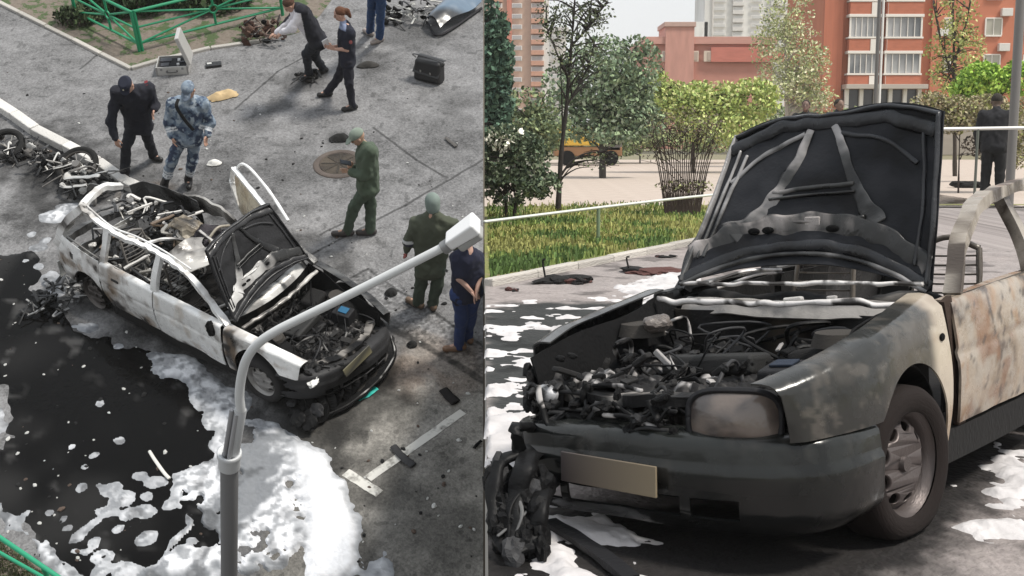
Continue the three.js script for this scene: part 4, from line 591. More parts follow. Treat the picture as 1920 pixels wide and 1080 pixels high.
function makePerson(label, J, o, place) {
  const base = V(0, 0, 0); for (const k of ['aL', 'aR']) base.addScaledVector(J[k], .5); base.y = 0;
  const P = {}; for (const k in J) P[k] = J[k].clone().sub(base);
  const root = thing('person', label, 'person', o.group); place(root, base);
  const s = o.scale || 1, cell = o.cell || .016, left = V(Math.cos(o.face), 0, -Math.sin(o.face)), seed = o.seed || 1;
  const hipL = P.pel.clone().addScaledVector(left, .088 * s), hipR = P.pel.clone().addScaledVector(left, -.088 * s);
  const M = (a, b, t) => P[a].clone().lerp(P[b], t);
  const tor = (r) => { const out = []; for (const [sh, hp] of [['sL', hipL], ['sR', hipR]]) { const a = P[sh].clone().lerp(P.nk, .42).lerp(P.pel, .16), b = hp.clone().lerp(P.pel, .15); out.push([a, b, r * 1.02, r * .95, .07]); out.push([P[sh], P.nk.clone().lerp(P.pel, .06), r * .62, r * .6, .06]); } out.push([P.nk.clone().lerp(P.pel, .25), P.pel, r * 1.05, r, .07]); return out; };
  // body: one continuous surface; face, hands and limbs
  const sk = o.skin || [.44, .26, .19];
  const hf = V(Math.sin(o.headYaw ?? o.face) * Math.cos(o.headPitch || 0), -Math.sin(o.headPitch || 0), Math.cos(o.headYaw ?? o.face) * Math.cos(o.headPitch || 0)), hl = V(Math.cos(o.headYaw ?? o.face), 0, -Math.sin(o.headYaw ?? o.face)), hu = V().crossVectors(hf, hl).normalize();
  const H = P.hd, toH = (x, y, z) => { const q = V(x - H.x, y - H.y, z - H.z); return [q.dot(hl) / s, q.dot(hu) / s, q.dot(hf) / s]; };
  const ell = (x, y, z, a, b, c) => { const k = Math.hypot(x / a, y / b, z / c); return (k - 1) * Math.min(a, b, c); };
  const headF = (X, Y, Z) => { const [x, y, z] = toH(X, Y, Z); let d = ell(x, y - .03, z + .012, .076, .088, .096); d = smin(d, ell(x, y + .045, z - .02, .058, .07, .066), .04); d = smin(d, ell(x, y + .002 + (z - .09) * .3, z - .098, .012, .026, .016), .014); d = smin(d, ell(x, y + .058, z - .082, .026, .014, .012), .015); d = smin(d, ell(Math.abs(x) - .078, y + .002, z + .006, .012, .03, .02), .008); d = Math.max(d, -ell(Math.abs(x) - .031, y - .006, z - .096, .016, .010, .012) * .8 - .003); return d * s; };
  const headC = (X, Y, Z) => { const [x, y, z] = toH(X, Y, Z); if (z > .05) { if (Math.hypot((Math.abs(x) - .031) / 1.6, y - .006) < .008) return [.03, .02, .02]; if (Math.abs(y - .026) < .006 && Math.abs(Math.abs(x) - .032) < .02) return [.07, .045, .03]; if (Math.hypot(x / 2.4, y + .058) < .008) return [.36, .13, .11]; } return sk; };
  const nb = P.nk.clone(), body = [];
  const limbs = [[nb, H.clone().addScaledVector(hu, -.06 * s), .054 * s, .05 * s], ...tor(.095 * s)];
  for (const [h, L] of [[hipL, 'L'], [hipR, 'R']]) { limbs.push([h, P['k' + L], .075 * s, .05 * s], [P['k' + L], P['a' + L], .05 * s, .036 * s], [P['a' + L], P['t' + L], .036 * s, .03 * s], [P['s' + L], P['e' + L], .046 * s, .038 * s], [P['e' + L], P['w' + L], .037 * s, .026 * s]); }
  body.push(paint(boneNets(limbs, .03, cell, () => sk), (x, y, z) => sk));
  const HB = .15 * s; body.push(nets(headF, H.clone().subScalar(HB), H.clone().addScalar(HB), o.cell ? .014 : .0075, headC));
  for (const L of ['L', 'R']) if (P['h' + L]) {
    const w = P['w' + L], d = P['h' + L].clone().sub(w).normalize(), side = o['palm' + L] ? V(...o['palm' + L]) : hf.clone(), n = V().crossVectors(d, side).normalize(), f = V().crossVectors(n, d).normalize();
    // f runs across the knuckles towards the thumb, n out of the back of the hand
    const at = (a, b, c) => w.clone().addScaledVector(d, a * s).addScaledVector(f, b * s).addScaledVector(n, c * s), cu = o.curl ?? .5, bs = [];
    for (let k = 0; k < 4; k++) { const b = .030 - k * .02, l = [.068, .076, .070, .054][k]; bs.push([at(.01, b * .6, 0), at(.085, b, 0), .014 * s, .012 * s, .012]); bs.push([at(.085, b, 0), at(.085 + l * .45, b * 1.05, -.02 * cu), .0095 * s, .009 * s, .004], [at(.085 + l * .45, b * 1.05, -.02 * cu), at(.085 + l * (1 - .25 * cu), b * 1.05, -.055 * cu), .009 * s, .0075 * s, .004]); }
    bs.push([at(.02, .025, -.005), at(.05, .055, -.012), .015 * s, .012 * s, .01], [at(.05, .055, -.012), at(.085, .062, -.025), .011 * s, .009 * s, .006]);
    body.push(boneNets(bs, .006, o.cell ? .014 : .007, () => o.glove || sk));
  }
  part('body', body, skinMat, root);
  // clothes
  const jr = o.bulk || 1, jb = tor(.118 * s * jr).map(q => [...q]); const hem = P.pel.clone().lerp(M('nk', 'pel', .5), -o.hem * .9);
  for (const hp of [hipL, hipR]) jb.push([hp.clone().lerp(P.pel, .3), hp.clone().lerp(P.pel, .2).add(hem.clone().sub(P.pel)), .118 * s * jr, .122 * s * jr, .05]);
  for (const L of ['L', 'R']) { jb.push([P['s' + L], o.short ? M('s' + L, 'e' + L, .75) : P['e' + L], .074 * s * jr, (o.short ? .068 : .062) * s * jr, .045]); if (!o.short) jb.push([P['e' + L], M('e' + L, 'w' + L, .93), .062 * s * jr, .048 * s * jr, .03]); }
  if (o.collar !== false) jb.push([nb.clone(), nb.clone().lerp(H, .25), .07 * s, .066 * s, .03]);
  part(o.short ? 'shirt' : 'jacket', boneNets(jb, .05, cell, (x, y, z) => o.jacket(x, y, z, P), o.fold ?? .015, seed), clothMat, root);
  const tb = [[hipL, hipR, .115 * s, .115 * s, .05]];
  for (const [h, L] of [[hipL, 'L'], [hipR, 'R']]) tb.push([h, P['k' + L], .098 * s, .075 * s, .035], [P['k' + L], M('k' + L, 'a' + L, o.bootTop || 1.02), .074 * s, (o.bootTop ? .068 : .068) * s, .03]);
  part('trousers', boneNets(tb, .03, cell, (x, y, z) => o.trousers(x, y, z, P), o.fold ?? .015, seed + 5), clothMat, root);
  for (const L of ['L', 'R']) { const a = P['a' + L], t = P['t' + L], dir = t.clone().sub(a).setY(0).normalize(), heel = a.clone().addScaledVector(dir, -.05 * s); heel.y = a.y * .45 + .01; const toe = t.clone(); const fb = [[heel, toe, .046 * s, .043 * s], [a, heel.clone().lerp(toe, .45), .055 * s, .052 * s]]; if (o.bootTop) fb.push([M('k' + L, 'a' + L, o.bootTop - .06), a, .06 * s, .055 * s]); part('shoe', boneNets(fb, .03, Math.min(cell, .012), () => o.shoes), paintMat, root); }
  if (o.belt) { const c = P.pel.clone().add(V(0, .07, 0)); part('belt', [paint(tf(new THREE.TorusGeometry(.155 * s, .018, 6, 40), c.x, c.y, c.z, Math.PI / 2, 0, 0, V(1.28, .92, 1.6)), o.belt)], paintMat, root); }
  // hair or cap
  if (o.hair) part('hair', nets((X, Y, Z) => { const [x, y, z] = toH(X, Y, Z); let d = ell(x, y - .034, z + .018, .086, .096, .104); d = Math.max(d, (z - .035) * .8 + Math.max(0, .05 - y) * 1.2); if (o.bun) d = smin(d, ell(x, y - .01, z + .13, .035, .05, .05), .03); if (o.bun) d = smin(d, ell(x, y + .06, z + .14, .03, .07, .035), .03); return (d + .006 * (noise(x * 60, y * 25, z * 60) - .5)) * s; }, H.clone().subScalar(.24 * s), H.clone().addScalar(.2 * s), .009, () => o.hair), clothMat, root);
  if (o.cap) {
    const c = o.cap; part('cap', nets((X, Y, Z) => {
      const [x, y, z] = toH(X, Y, Z); let d;
      if (c.kind === 'police') { d = ell(x, y - .085, z + .005, .098, .07, .11); d = Math.max(d, -(y - .055), y - .135); const v = Math.max(Math.abs(y - .058 + (z - .07) * .35) - .006, ell(x, 0, z - .09, .075, .05, .07)); d = smin(d, v, .012); }
      else if (c.kind === 'hood') { d = ell(x, y - .03, z + .02, .094, .108, .11); d = smin(d, ell(x, y + .06, z + .03, .08, .08, .085), .05); d = Math.max(d, z - .06 - Math.max(0, y - .05)); }
      else { d = ell(x, y - .05, z + .012, .09, .085, .108); d = Math.max(d, -(y - .03)); const v = Math.max(Math.abs(y - .042 + (z - .1) * .25) - .007, ell(x, 0, z - .11, .07, .05, .075)); d = smin(d, v, .012); }
      return d * s;
    }, H.clone().subScalar(.22 * s), H.clone().addScalar(.22 * s), o.cell ? .014 : .008, c.col), clothMat, root);
    if (c.kind === 'police') { const p = H.clone().addScaledVector(hu, .095).addScaledVector(hf, .098); part('cap_badge', [tf(paint(new THREE.SphereGeometry(.014, 8, 6), [.7, .66, .5]), p.x, p.y, p.z)], bareMat, root); }
  }
  return { root, P, hl, hf, hu };
}
{
  const placeL = (r, b) => onL(r, b.x, 0, b.z);
  const jl = (z0, t) => { const J = {}; for (const k in t) J[k] = zl(t[k][0], t[k][1], z0 + (t[k][2] || 0)); for (const L of ['L', 'R']) { J['a' + L].y = t.lift?.[L] ? J['a' + L].y : .09; J['t' + L].y = .045; } return J; };
  const ground = (J, t) => { for (const L of ['L', 'R']) { const a = gl(t['a' + L][0], t['a' + L][1], .09), q = gl(t['t' + L][0], t['t' + L][1], .045); J['a' + L] = a; J['t' + L] = q; const d = q.clone().sub(a).setY(0); if (d.length() > .2 || d.length() < .12) { d.setLength(.17); q.set(a.x + d.x, .045, a.z + d.z); } } return J; };
  const mk = (label, z0, t, o) => { const lift = t.lift; delete t.lift; const J = jl(z0, t); ground(J, t); for (const L of ['L', 'R']) J['k' + L].z = lerp(J.pel.z, J['a' + L].z, .55) + (t['k' + L][2] || 0); for (const L of ['L', 'R']) { const kk = t['k' + L]; J['k' + L] = zl(kk[0], kk[1], J['k' + L].z); } return makePerson(label, J, o, placeL); };
  const NAVY = [.012, .014, .026], tone = (c, f = 9, a = .35) => (x, y, z) => { const k = 1 - a / 2 + a * fbm(x * f, y * f, z * f, 3); return [c[0] * k, c[1] * k, c[2] * k]; };
  const camo = (x, y, z) => { const n = fbm(x * 11, y * 11, z * 11, 3), m = fbm(x * 17 + 9, y * 17, z * 17, 2); let c = n > .55 ? [.035, .05, .09] : n > .45 ? [.10, .14, .20] : [.20, .25, .31]; if (m > .62) c = [.30, .35, .40]; return c; };
  // policeman bending over and pointing down at the kerb
  const cop = mk('policeman in black uniform and peaked cap bending and pointing down beside the white kerb', -14.62, { hd: [239, 160, .26], nk: [246, 166, .12], sL: [279, 166, .0], sR: [219, 172, .16], eL: [290, 196, -.02], wL: [289, 205, .10], hL: [287, 213, .14], eR: [208, 228, .26], wR: [217, 260, .34], hR: [221, 273, .36], pel: [260, 232, -.12], kL: [276, 258, .06], kR: [236, 276, .12], aL: [288, 291], aR: [234, 326], tL: [301, 299], tR: [236, 340] }, { face: -.25, headPitch: .75, headYaw: -.15, hem: .16, jacket: (x, y, z) => tone([.013, .014, .022])(x, y, z), trousers: tone([.011, .012, .017]), shoes: [.012, .012, .012], cap: { kind: 'police', col: () => [.014, .017, .032] }, bulk: 1.12, palmL: [0, .2, 1], palmR: [1, 0, .3], seed: 3 });
  part('sleeve_patch', [tf(paint(new THREE.SphereGeometry(.04, 10, 8), (x, y, z) => [.42, .16, .12]), cop.P.sR.x - .068, cop.P.sR.y - .06, cop.P.sR.z + .03, 0, 0, .2, V(.35, 1.1, .8))], clothMat, cop.root);
  part('shoulder_board', [bx(.05, .015, .11, cop.P.sL.x - .02, cop.P.sL.y + .085, cop.P.sL.z, .2, .3, .1, [.16, .02, .025])], clothMat, cop.root);
  // man in blue camouflage
  const cam = mk('man in blue camouflage with white reflective bands standing behind the wreck', -14.12, { hd: [354, 169, .16], nk: [354, 184, .04], sL: [381, 194, 0], sR: [324, 194, .02], eL: [394, 230, .0], wL: [388, 254, .12], hL: [385, 266, .16], eR: [316, 230, .02], wR: [322, 257, .12], hR: [326, 269, .16], pel: [353, 256, 0], kL: [361, 300, .04], kR: [322, 302, .06], aL: [353, 336], aR: [308, 346], tL: [354, 351], tR: [306, 362] }, {
    face: -.1, headPitch: .6, headYaw: -.2, hem: .12, bulk: 1.12, bootTop: .66, shoes: [.012, .012, .013], palmL: [-.5, 0, 1], palmR: [.5, 0, 1], seed: 9, cap: { kind: 'cap', col: (x, y, z) => mixc(camo(x, y, z), [.22, .27, .33], .5) },
    jacket: (x, y, z, P) => { for (const L of ['L', 'R']) { const a = P['e' + L], b = P['w' + L], t = V(x, y, z).sub(a).dot(b.clone().sub(a)) / a.distanceToSquared(b); if (Math.abs(t - .5) < .15 && V(x, y, z).distanceTo(a.clone().lerp(b, .5)) < .14) return Math.abs(t - .5) < .03 ? camo(x, y, z) : [.68, .70, .72]; } const d = segD(x, y, { x: P.sL.x - .02, z: P.sL.y }, { x: P.pel.x - .12, z: P.pel.y + .1 }); return camo(x, y, z); },
    trousers: (x, y, z, P) => { for (const L of ['L', 'R']) { const a = P['k' + L], b = P['a' + L], t = V(x, y, z).sub(a).dot(b.clone().sub(a)) / a.distanceToSquared(b); if (t > .44 && t < .62) return Math.abs(t - .53) < .02 ? camo(x, y, z) : [.66, .68, .70]; } return camo(x, y, z); } });
  { const a = cam.P.sR.clone().lerp(cam.P.nk, .4).add(V(0, .0, .155)), b = cam.P.sL.clone().lerp(cam.P.pel, .62).add(V(.03, 0, .165)); part('shoulder_strap', [sweep([a.clone().add(V(.02, .08, -.08)), a, a.clone().lerp(b, .5).add(V(0, 0, .03)), b], .022, .008, 4, [.012, .012, .013], 20, V(0, 0, 1))], clothMat, cam.root); }
  // man in olive looking at a phone
  const OL = [.062, .085, .058];
  const g1 = mk('man in olive green overalls and pale cap looking at a phone by the manhole', -13.05, { hd: [671, 258, .0], nk: [684, 274, 0], sL: [693, 284, .17], sR: [697, 281, -.17], eL: [684, 330, .20], wL: [657, 323, .12], hL: [645, 319, .06], eR: [683, 322, -.18], wR: [662, 314, -.1], hR: [650, 310, -.02], pel: [690, 346, 0], kL: [664, 388, .02], kR: [695, 388, -.05], aL: [652, 432], aR: [694, 430], tL: [626, 438], tR: [672, 436] }, { face: -1.5, headPitch: .55, headYaw: -1.35, hem: .14, bulk: 1.1, jacket: tone(OL), trousers: tone([.052, .074, .052]), shoes: [.045, .038, .036], cap: { kind: 'cap', col: tone([.20, .24, .20], 14) }, palmL: [0, 1, .3], palmR: [0, 1, -.3], skin: [.40, .25, .18], seed: 15 });
  { const p = zl(648, 305, -12.95), b = g1.root; const q = V(p.x, p.y, p.z).applyMatrix4(ML); const ph = part('mobile_phone', [bx(.16, .012, .08, 0, 0, 0, 0, 0, 0, [.012, .012, .014], .005), bx(.14, .002, .066, 0, .0075, 0, 0, 0, 0, [.03, .035, .045], .001)], paintMat); onL(ph, p.x, p.y, p.z, .25, .3, -.45); tag(ph, 'black mobile phone held by the man in the pale cap', 'phone'); }
  // man in olive seen from behind
  mk('man in olive jacket with hood up seen from behind, hands at his sides', -11.4, { hd: [811, 380, -.05], nk: [811, 399, 0], sL: [779, 419, 0], sR: [846, 419, 0], eL: [767, 452, -.02], wL: [763, 470, -.06], hL: [761, 480, -.1], eR: [857, 450, -.02], wR: [855, 468, -.06], hR: [851, 478, -.1], pel: [807, 500, 0], kL: [789, 534, .02], kR: [820, 532, .02], aL: [784, 566], aR: [812, 568], tL: [774, 566], tR: [810, 560] }, { face: Math.PI + .12, headPitch: .15, hem: .16, bulk: 1.02, jacket: (x, y, z, P) => { const a = P.eL; return Math.hypot(x - a.x, y - a.y - .01, z - a.z) < .085 && y < a.y + .04 ? (y > a.y - .01 ? [.55, .56, .56] : [.03, .03, .05]) : tone([.062, .070, .048])(x, y, z); }, trousers: tone([.050, .066, .046]), shoes: [.13, .085, .055], cap: { kind: 'hood', col: tone([.17, .21, .19], 14) }, glove: [.28, .07, .06], seed: 21 });
  // man in navy T-shirt and jeans, hands behind his back
  mk('man in navy T-shirt and blue jeans, hands clasped behind back, under the lamp', -10.55, { hd: [877, 442, -.04], nk: [876, 468, 0], sL: [857, 486, .02], sR: [894, 482, -.12], eL: [861, 522, .12], wL: [883, 546, .16], hL: [892, 555, .14], eR: [898, 520, .02], wR: [894, 546, .14], hR: [890, 556, .16], pel: [875, 548, 0], kL: [864, 602, .02], kR: [880, 600, -.05], aL: [861, 646], aR: [877, 630], tL: [845, 653], tR: [871, 630] }, { face: Math.PI + .45, hem: .09, short: true, collar: false, jacket: tone([.010, .012, .030]), trousers: tone([.018, .035, .11], 12, .5), shoes: [.17, .095, .055], hair: [.36, .34, .32], skin: [.46, .29, .23], palmL: [0, 0, 1], palmR: [0, 0, 1], seed: 27 });
  // woman in navy uniform
  const wm = mk('woman in dark navy short-sleeved uniform with brown ponytail walking left', -16.75, { hd: [637, 27, .0], nk: [648, 45, 0], sL: [657, 62, .14], sR: [645, 58, -.14], eL: [651, 93, .16], wL: [628, 92, .12], hL: [617, 88, .08], eR: [640, 86, -.12], wR: [622, 88, -.02], hR: [612, 86, .02], pel: [651, 112, 0], kL: [655, 155, .06], kR: [633, 148, -.06], aL: [661, 197], aR: [614, 172], tL: [644, 205], tR: [598, 178] }, { face: -1.45, headPitch: .35, hem: .10, short: true, scale: .95, jacket: (x, y, z, P) => y > P.nk.y - .05 && x < P.nk.x + .02 ? [.22, .26, .38] : tone(NAVY)(x, y, z), trousers: tone([.012, .012, .020]), shoes: [.012, .012, .012], hair: [.10, .042, .022], bun: true, skin: [.50, .30, .23], palmL: [0, 1, 0], palmR: [0, 1, 0], seed: 33 });
  part('sleeve_patch', [tf(paint(new THREE.SphereGeometry(.035, 10, 8), [.32, .10, .10]), wm.P.sL.x - .0, wm.P.sL.y - .12, wm.P.sL.z + .07, 0, 0, 0, V(.8, 1.1, .35))], clothMat, wm.root);
  part('notepad', [bx(.11, .15, .012, wm.P.hL.x - .05, wm.P.hL.y + .05, wm.P.hL.z - .04, .2, .6, .2, [.72, .72, .74], .003)], paintMat, wm.root);
  // person stooping over the wreckage
  const st = mk('person in black jacket over white shirt stooping over scorched wreckage by the green fence', -16.9, { hd: [543, 10, .10], nk: [556, 14, .05], sL: [566, 18, .20], sR: [556, 24, -.12], eL: [548, 52, .28], wL: [528, 62, .24], hL: [516, 68, .22], eR: [536, 48, -.1], wR: [520, 62, -.05], hR: [508, 66, -.02], pel: [594, 72, -.05], kL: [574, 100, .16], kR: [590, 106, -.1], aL: [580, 140], aR: [606, 128], tL: [566, 148], tR: [592, 136] }, { face: -1.3, headPitch: .9, hem: .12, bulk: 1.15, jacket: (x, y, z, P) => { const t = (x - P.nk.x) / (P.pel.x - P.nk.x); return t < .42 && y < P.nk.y + .02 && z > P.nk.z - .1 ? [.70, .68, .72] : tone([.014, .015, .022])(x, y, z); }, trousers: tone([.014, .017, .024]), shoes: [.014, .012, .012], hair: [.07, .035, .022], palmL: [0, 0, 1], palmR: [0, 0, 1], seed: 39 });
  part('back_emblem', [bx(.13, .012, .07, st.P.nk.x * .45 + st.P.pel.x * .55, st.P.nk.y * .45 + st.P.pel.y * .55 + .15, .06, .5, .4, -.5, [.55, .45, .10], .003)], clothMat, st.root);
  // jeans at the upper edge
  mk('person in blue jeans and grey shoes at the upper edge, beside the black bag', -18.3, { hd: [708, -128, 0], nk: [708, -106, 0], sL: [736, -90, 0], sR: [680, -90, 0], eL: [744, -50, .05], wL: [744, -20, .12], hL: [742, -6, .14], eR: [672, -50, 0], wR: [676, -22, .1], hR: [680, -8, .12], pel: [708, -22, 0], kL: [713, 28, .03], kR: [696, 22, .02], aL: [712, 70], aR: [694, 58], tL: [698, 80], tR: [690, 60] }, { face: -.5, hem: .1, jacket: tone([.05, .06, .10]), trousers: tone([.022, .055, .14], 12, .5), shoes: [.28, .24, .22], hair: [.05, .04, .03], glove: [.48, .46, .68], palmL: [0, 0, 1], palmR: [0, 0, 1], seed: 45 });
  // far people on the street, seen past the raised bonnet
  const placeR = (r, b) => r.position.set(b.x, 0, b.z);
  const std = (u, vHead, dep, face, o, label, bend = 0) => {
    const q = zr(u, vHead, -dep), h = q.y, k = h / 1.72, B = V(q.x, 0, q.z), L = V(Math.cos(face), 0, -Math.sin(face)), Fw = V(Math.sin(face), 0, Math.cos(face));
    const p = (l, y, f) => B.clone().addScaledVector(L, l * k).addScaledVector(Fw, f * k).setY(y * k);
    const J = { hd: p(0, 1.60, .04 + bend), nk: p(0, 1.45, bend * .8), sL: p(.19, 1.40, bend * .7), sR: p(-.19, 1.40, bend * .7), eL: p(.25, 1.12, bend * .6), eR: p(-.25, 1.12, bend * .5), wL: p(.23, .90, .12), wR: p(-.23, .90, .1), hL: p(.22, .82, .14), hR: p(-.22, .82, .12), pel: p(0, .92, 0), kL: p(.1, .5, .03), kR: p(-.1, .5, .02), aL: p(.12, .09, -.02), aR: p(-.12, .09, .02), tL: p(.14, .045, .15), tR: p(-.13, .045, .19) };
    return makePerson(label, J, { cell: .026, hem: .1, face, scale: k, hair: [.03, .025, .02], ...o }, placeR);
  };
  std(1870, 176, 27, Math.PI - .4, { jacket: tone([.014, .014, .017]), trousers: tone([.012, .012, .014]), shoes: [.02, .02, .02], skin: [.12, .08, .06], seed: 51, headPitch: .5 }, 'person in black clothes standing by the grey pole behind the burnt hatchback', .10);
  std(1572, 186, 34, .4, { jacket: tone([.02, .02, .03]), trousers: tone([.02, .02, .03]), shoes: [.02, .02, .02], skin: [.18, .11, .08], seed: 57 }, 'person whose dark head shows over the raised bonnet, below the white-framed balconies');
  std(1512, 188, 36, -.4, { jacket: tone([.03, .03, .03]), trousers: tone([.02, .02, .03]), shoes: [.02, .02, .02], skin: [.16, .10, .08], seed: 63 }, 'person whose dark head just shows over the bonnet in front of the birch');
}
// ───────── courtyard: kerbs, fence, lamp, luggage, debris ─────────
const MINT = [.02, .30, .16], GREENP = [.012, .24, .11];
const soilTex = tex(512, 512, (u, v) => { const a = tfbm(u, v, 6, 5), b = tfbm(u, v, 40, 3); return mixc(mixc([.13, .105, .085], [.20, .17, .14], b), [.06, .09, .035], sstep(.52, .62, a + (b - .5) * .3)); });
function flat(name, P, y, material, kind) { const g = new THREE.BufferGeometry(), tri = THREE.ShapeUtils.triangulateShape(P.map(p => new THREE.Vector2(p.x, p.z)), []), pos = [], uv = []; for (const t of tri) { const [a, b, c] = t.map(i => P[i]); if ((b.z - a.z) * (c.x - a.x) - (b.x - a.x) * (c.z - a.z) < 0) t.reverse(); } for (const t of tri) for (const i of t) { pos.push(P[i].x, y, P[i].z); uv.push(P[i].x * .7, P[i].z * .7); } g.setAttribute('position', new THREE.Float32BufferAttribute(pos, 3)); g.setAttribute('uv', new THREE.Float32BufferAttribute(uv, 2)); const n = []; for (let i = 0; i < pos.length / 3; i++) n.push(0, 1, 0); g.setAttribute('normal', new THREE.Float32BufferAttribute(n, 3)); const m = shadows(new THREE.Mesh(g, material)); m.name = numbered(name); m.userData.kind = kind; scene.add(m); return m; }
// a row of kerb stones along a line (frame: 'L' or 'R')
function kerb(label, P, w, h, len, col, place, group) {
  const root = thing('kerb', label, 'kerb', group); place(root); const pts = P; let n = 0;
  for (let i = 0; i < pts.length - 1; i++) { const a = pts[i], b = pts[i + 1], D = a.distanceTo(b), k = Math.max(1, Math.round(D / len)); for (let q = 0; q < k; q++) { const c = a.clone().lerp(b, (q + .5) / k), L = D / k - .012, g = new RoundedBoxGeometry(L, h + .1, w, 2, Math.min(.02, w * .2)), p = g.attributes.position; for (let v = 0; v < p.count; v++) { const f = .008 * (noise(p.getX(v) * 9 + n * 5, p.getY(v) * 9, p.getZ(v) * 20) - .5); p.setY(v, p.getY(v) + f); p.setZ(v, p.getZ(v) + f); } const s = .85 + .3 * hash(n, 3, 1); tf(g, c.x, h / 2 - .05 + .012 * (hash(n, 7, 2) - .5), c.z, 0, -Math.atan2(b.z - a.z, b.x - a.x) + .02 * (hash(n, 9, 3) - .5), 0); part('stone', paint(g, (x, y, z) => { const k = s * (.75 + .5 * fbm(x * 6, y * 6, z * 6)); return [col[0] * k, col[1] * k, col[2] * k]; }), stoneMat, root); n++; } }
  return root;
}
{
  const O = o => onL(o);
  // planted strip behind the fence, bottom lawn
  const soil = new THREE.MeshStandardMaterial({ map: soilTex, roughness: 1, bumpMap: grit, bumpScale: .03 });
  onL(flat('soil', [...LP([[14, 14], [248, 129], [300, 113], [400, 90], [500, 74], [560, 62], [600, 30]]), V(-2.9, 0, -23.9), V(-11.9, 0, -23.9), V(-10.4, 0, -21)], .008, soil, 'structure'));
  onL(flat('lawn_ground', [...LP([[-60, 972], [10, 1016], [110, 1088]]), V(-4.6, 0, -6.2), V(-6.6, 0, -6.2)], .012, soil, 'structure'));
  kerb('thin grey edging kerb along the soil strip below the green fence', LP([[-10, 2], [246, 131], [300, 115], [395, 92], [505, 76]]), .09, .05, .9, [.42, .40, .37], O);
  kerb('broad white-painted kerb stones behind the policeman and the wreck', LP([[-20, 190], [30, 222], [68, 250], [186, 312], [238, 350], [300, 378]]), .17, .13, 1.0, [.58, .565, .54], O);
  // plants
  const leafy = (name, label, cat, u, v, w, n, h, c) => { const b = gl(u, v), R = rng(u | 0), gs = []; for (let i = 0; i < n; i++) { const a = R() * 6.28, r = Math.sqrt(R()) * w, l = .05 + .09 * R(), q = new THREE.PlaneGeometry(l * .5, l); tf(q, Math.cos(a) * r * 1.3, .04 + h * Math.pow(R(), .8) * (1 - .5 * r / w), Math.sin(a) * r, R() * 3, R() * 6, R()); const k = .5 + R(); gs.push(paint(q, [c[0] * k, c[1] * k, c[2] * k])); } const t = thing(name, label, cat); onL(t, b.x, 0, b.z); part('leaves', gs, leafMat, t); part('stems', Array.from({ length: 9 }, (_, i) => sweep([[Math.cos(i) * .05, 0, Math.sin(i) * .05], [Math.cos(i * 2.1) * w * .5, h * .8, Math.sin(i * 2.1) * w * .4]], .008, .008, 5, [.08, .06, .04], 6)), stoneMat, t); return t; };
  leafy('shrub', 'dark green shrub behind the middle of the green fence panel', 'shrub', 250, 8, .75, 2600, .75, [.025, .05, .016]);
  leafy('shrub', 'low sparse shrub on the soil left of the fence corner', 'shrub', 150, 40, .35, 420, .3, [.05, .075, .03]);
  leafy('shrub', 'low leafy shrub behind the right fence panel', 'shrub', 400, 8, .6, 1200, .5, [.035, .06, .02]);
  const grassL = []; { const R = rng(5); for (let i = 0; i < 2600; i++) { const p = gl(R() * 115 - 10, 985 + R() * 110); const dd = polyD(p.x, p.z, LP([[-60, 972], [10, 1016], [110, 1088], [60, 1200], [-60, 1200]])); if (dd > -.03) continue; const h = .03 + .05 * R(), q = new THREE.PlaneGeometry(.007, h); tf(q, p.x, h / 2, p.z, R() - .5, R() * 6, R() - .5); const k = .6 + .8 * R(); grassL.push(paint(q, [.10 * k, .12 * k, .05 * k])); } }
  { const g = part('grass', grassL, leafMat); g.userData.kind = 'stuff'; onL(g); tag(g, 'dry short grass behind the mint rail at the lower left corner', 'grass'); }
  // the green fence: two panels of rails with a ring in the middle
  const fence = (label, A, B, group, c, h, half) => {
    const root = thing('fence', label, 'fence', group); onL(root, A.x, 0, A.z, -Math.atan2(B.z - A.z, B.x - A.x)); const L = A.distanceTo(B), m = L * half, r = .024, y0 = .16, y1 = h, ym = (y0 + y1) / 2;
    const bar = (n, a, b, w = r) => part(n, [sweep([a, b], w, w, 8, c, 2)], paintMat, root);
    bar('post', [0, -.02, 0], [0, h + .02, 0], .032); bar('post', [L, -.02, 0], [L, h + .02, 0], .032); bar('top_rail', [0, y1, 0], [L, y1, 0], .028); bar('bottom_rail', [0, y0, 0], [L, y0, 0]);
    bar('middle_rail', [0, ym, 0], [m - .08, ym, 0], .02); bar('middle_rail', [m + .08, ym, 0], [L, ym, 0], .02); bar('upright', [m, y0, 0], [m, ym - .08, 0]); bar('upright', [m, ym + .08, 0], [m, y1, 0]);
    const k = .08; for (const [x, y] of [[0, y0], [L, y0], [0, y1], [L, y1]]) { const d = Math.hypot(m - x, ym - y); bar('diagonal_bar', [x, y, .004], [m + (x - m) * k / d, ym + (y - ym) * k / d, .004], .02); }
    part('ring', [tf(paint(new THREE.TorusGeometry(.075, .018, 8, 24), c), m, ym, 0)], paintMat, root); return root;
  };
  const A = gl(262, 97), d1 = gl(96, 13).sub(A).normalize(), d2 = gl(480, 42).sub(A).normalize();
  fence('green steel fence panel running up left from the corner post', A, A.clone().addScaledVector(d1, 1.95), 'green fence panels', GREENP, .76, .42);
  fence('green steel fence panel running right from the corner behind the open case', A.clone().addScaledVector(d2, .05), A.clone().addScaledVector(d2, 2.75), 'green fence panels', GREENP, .76, .52);
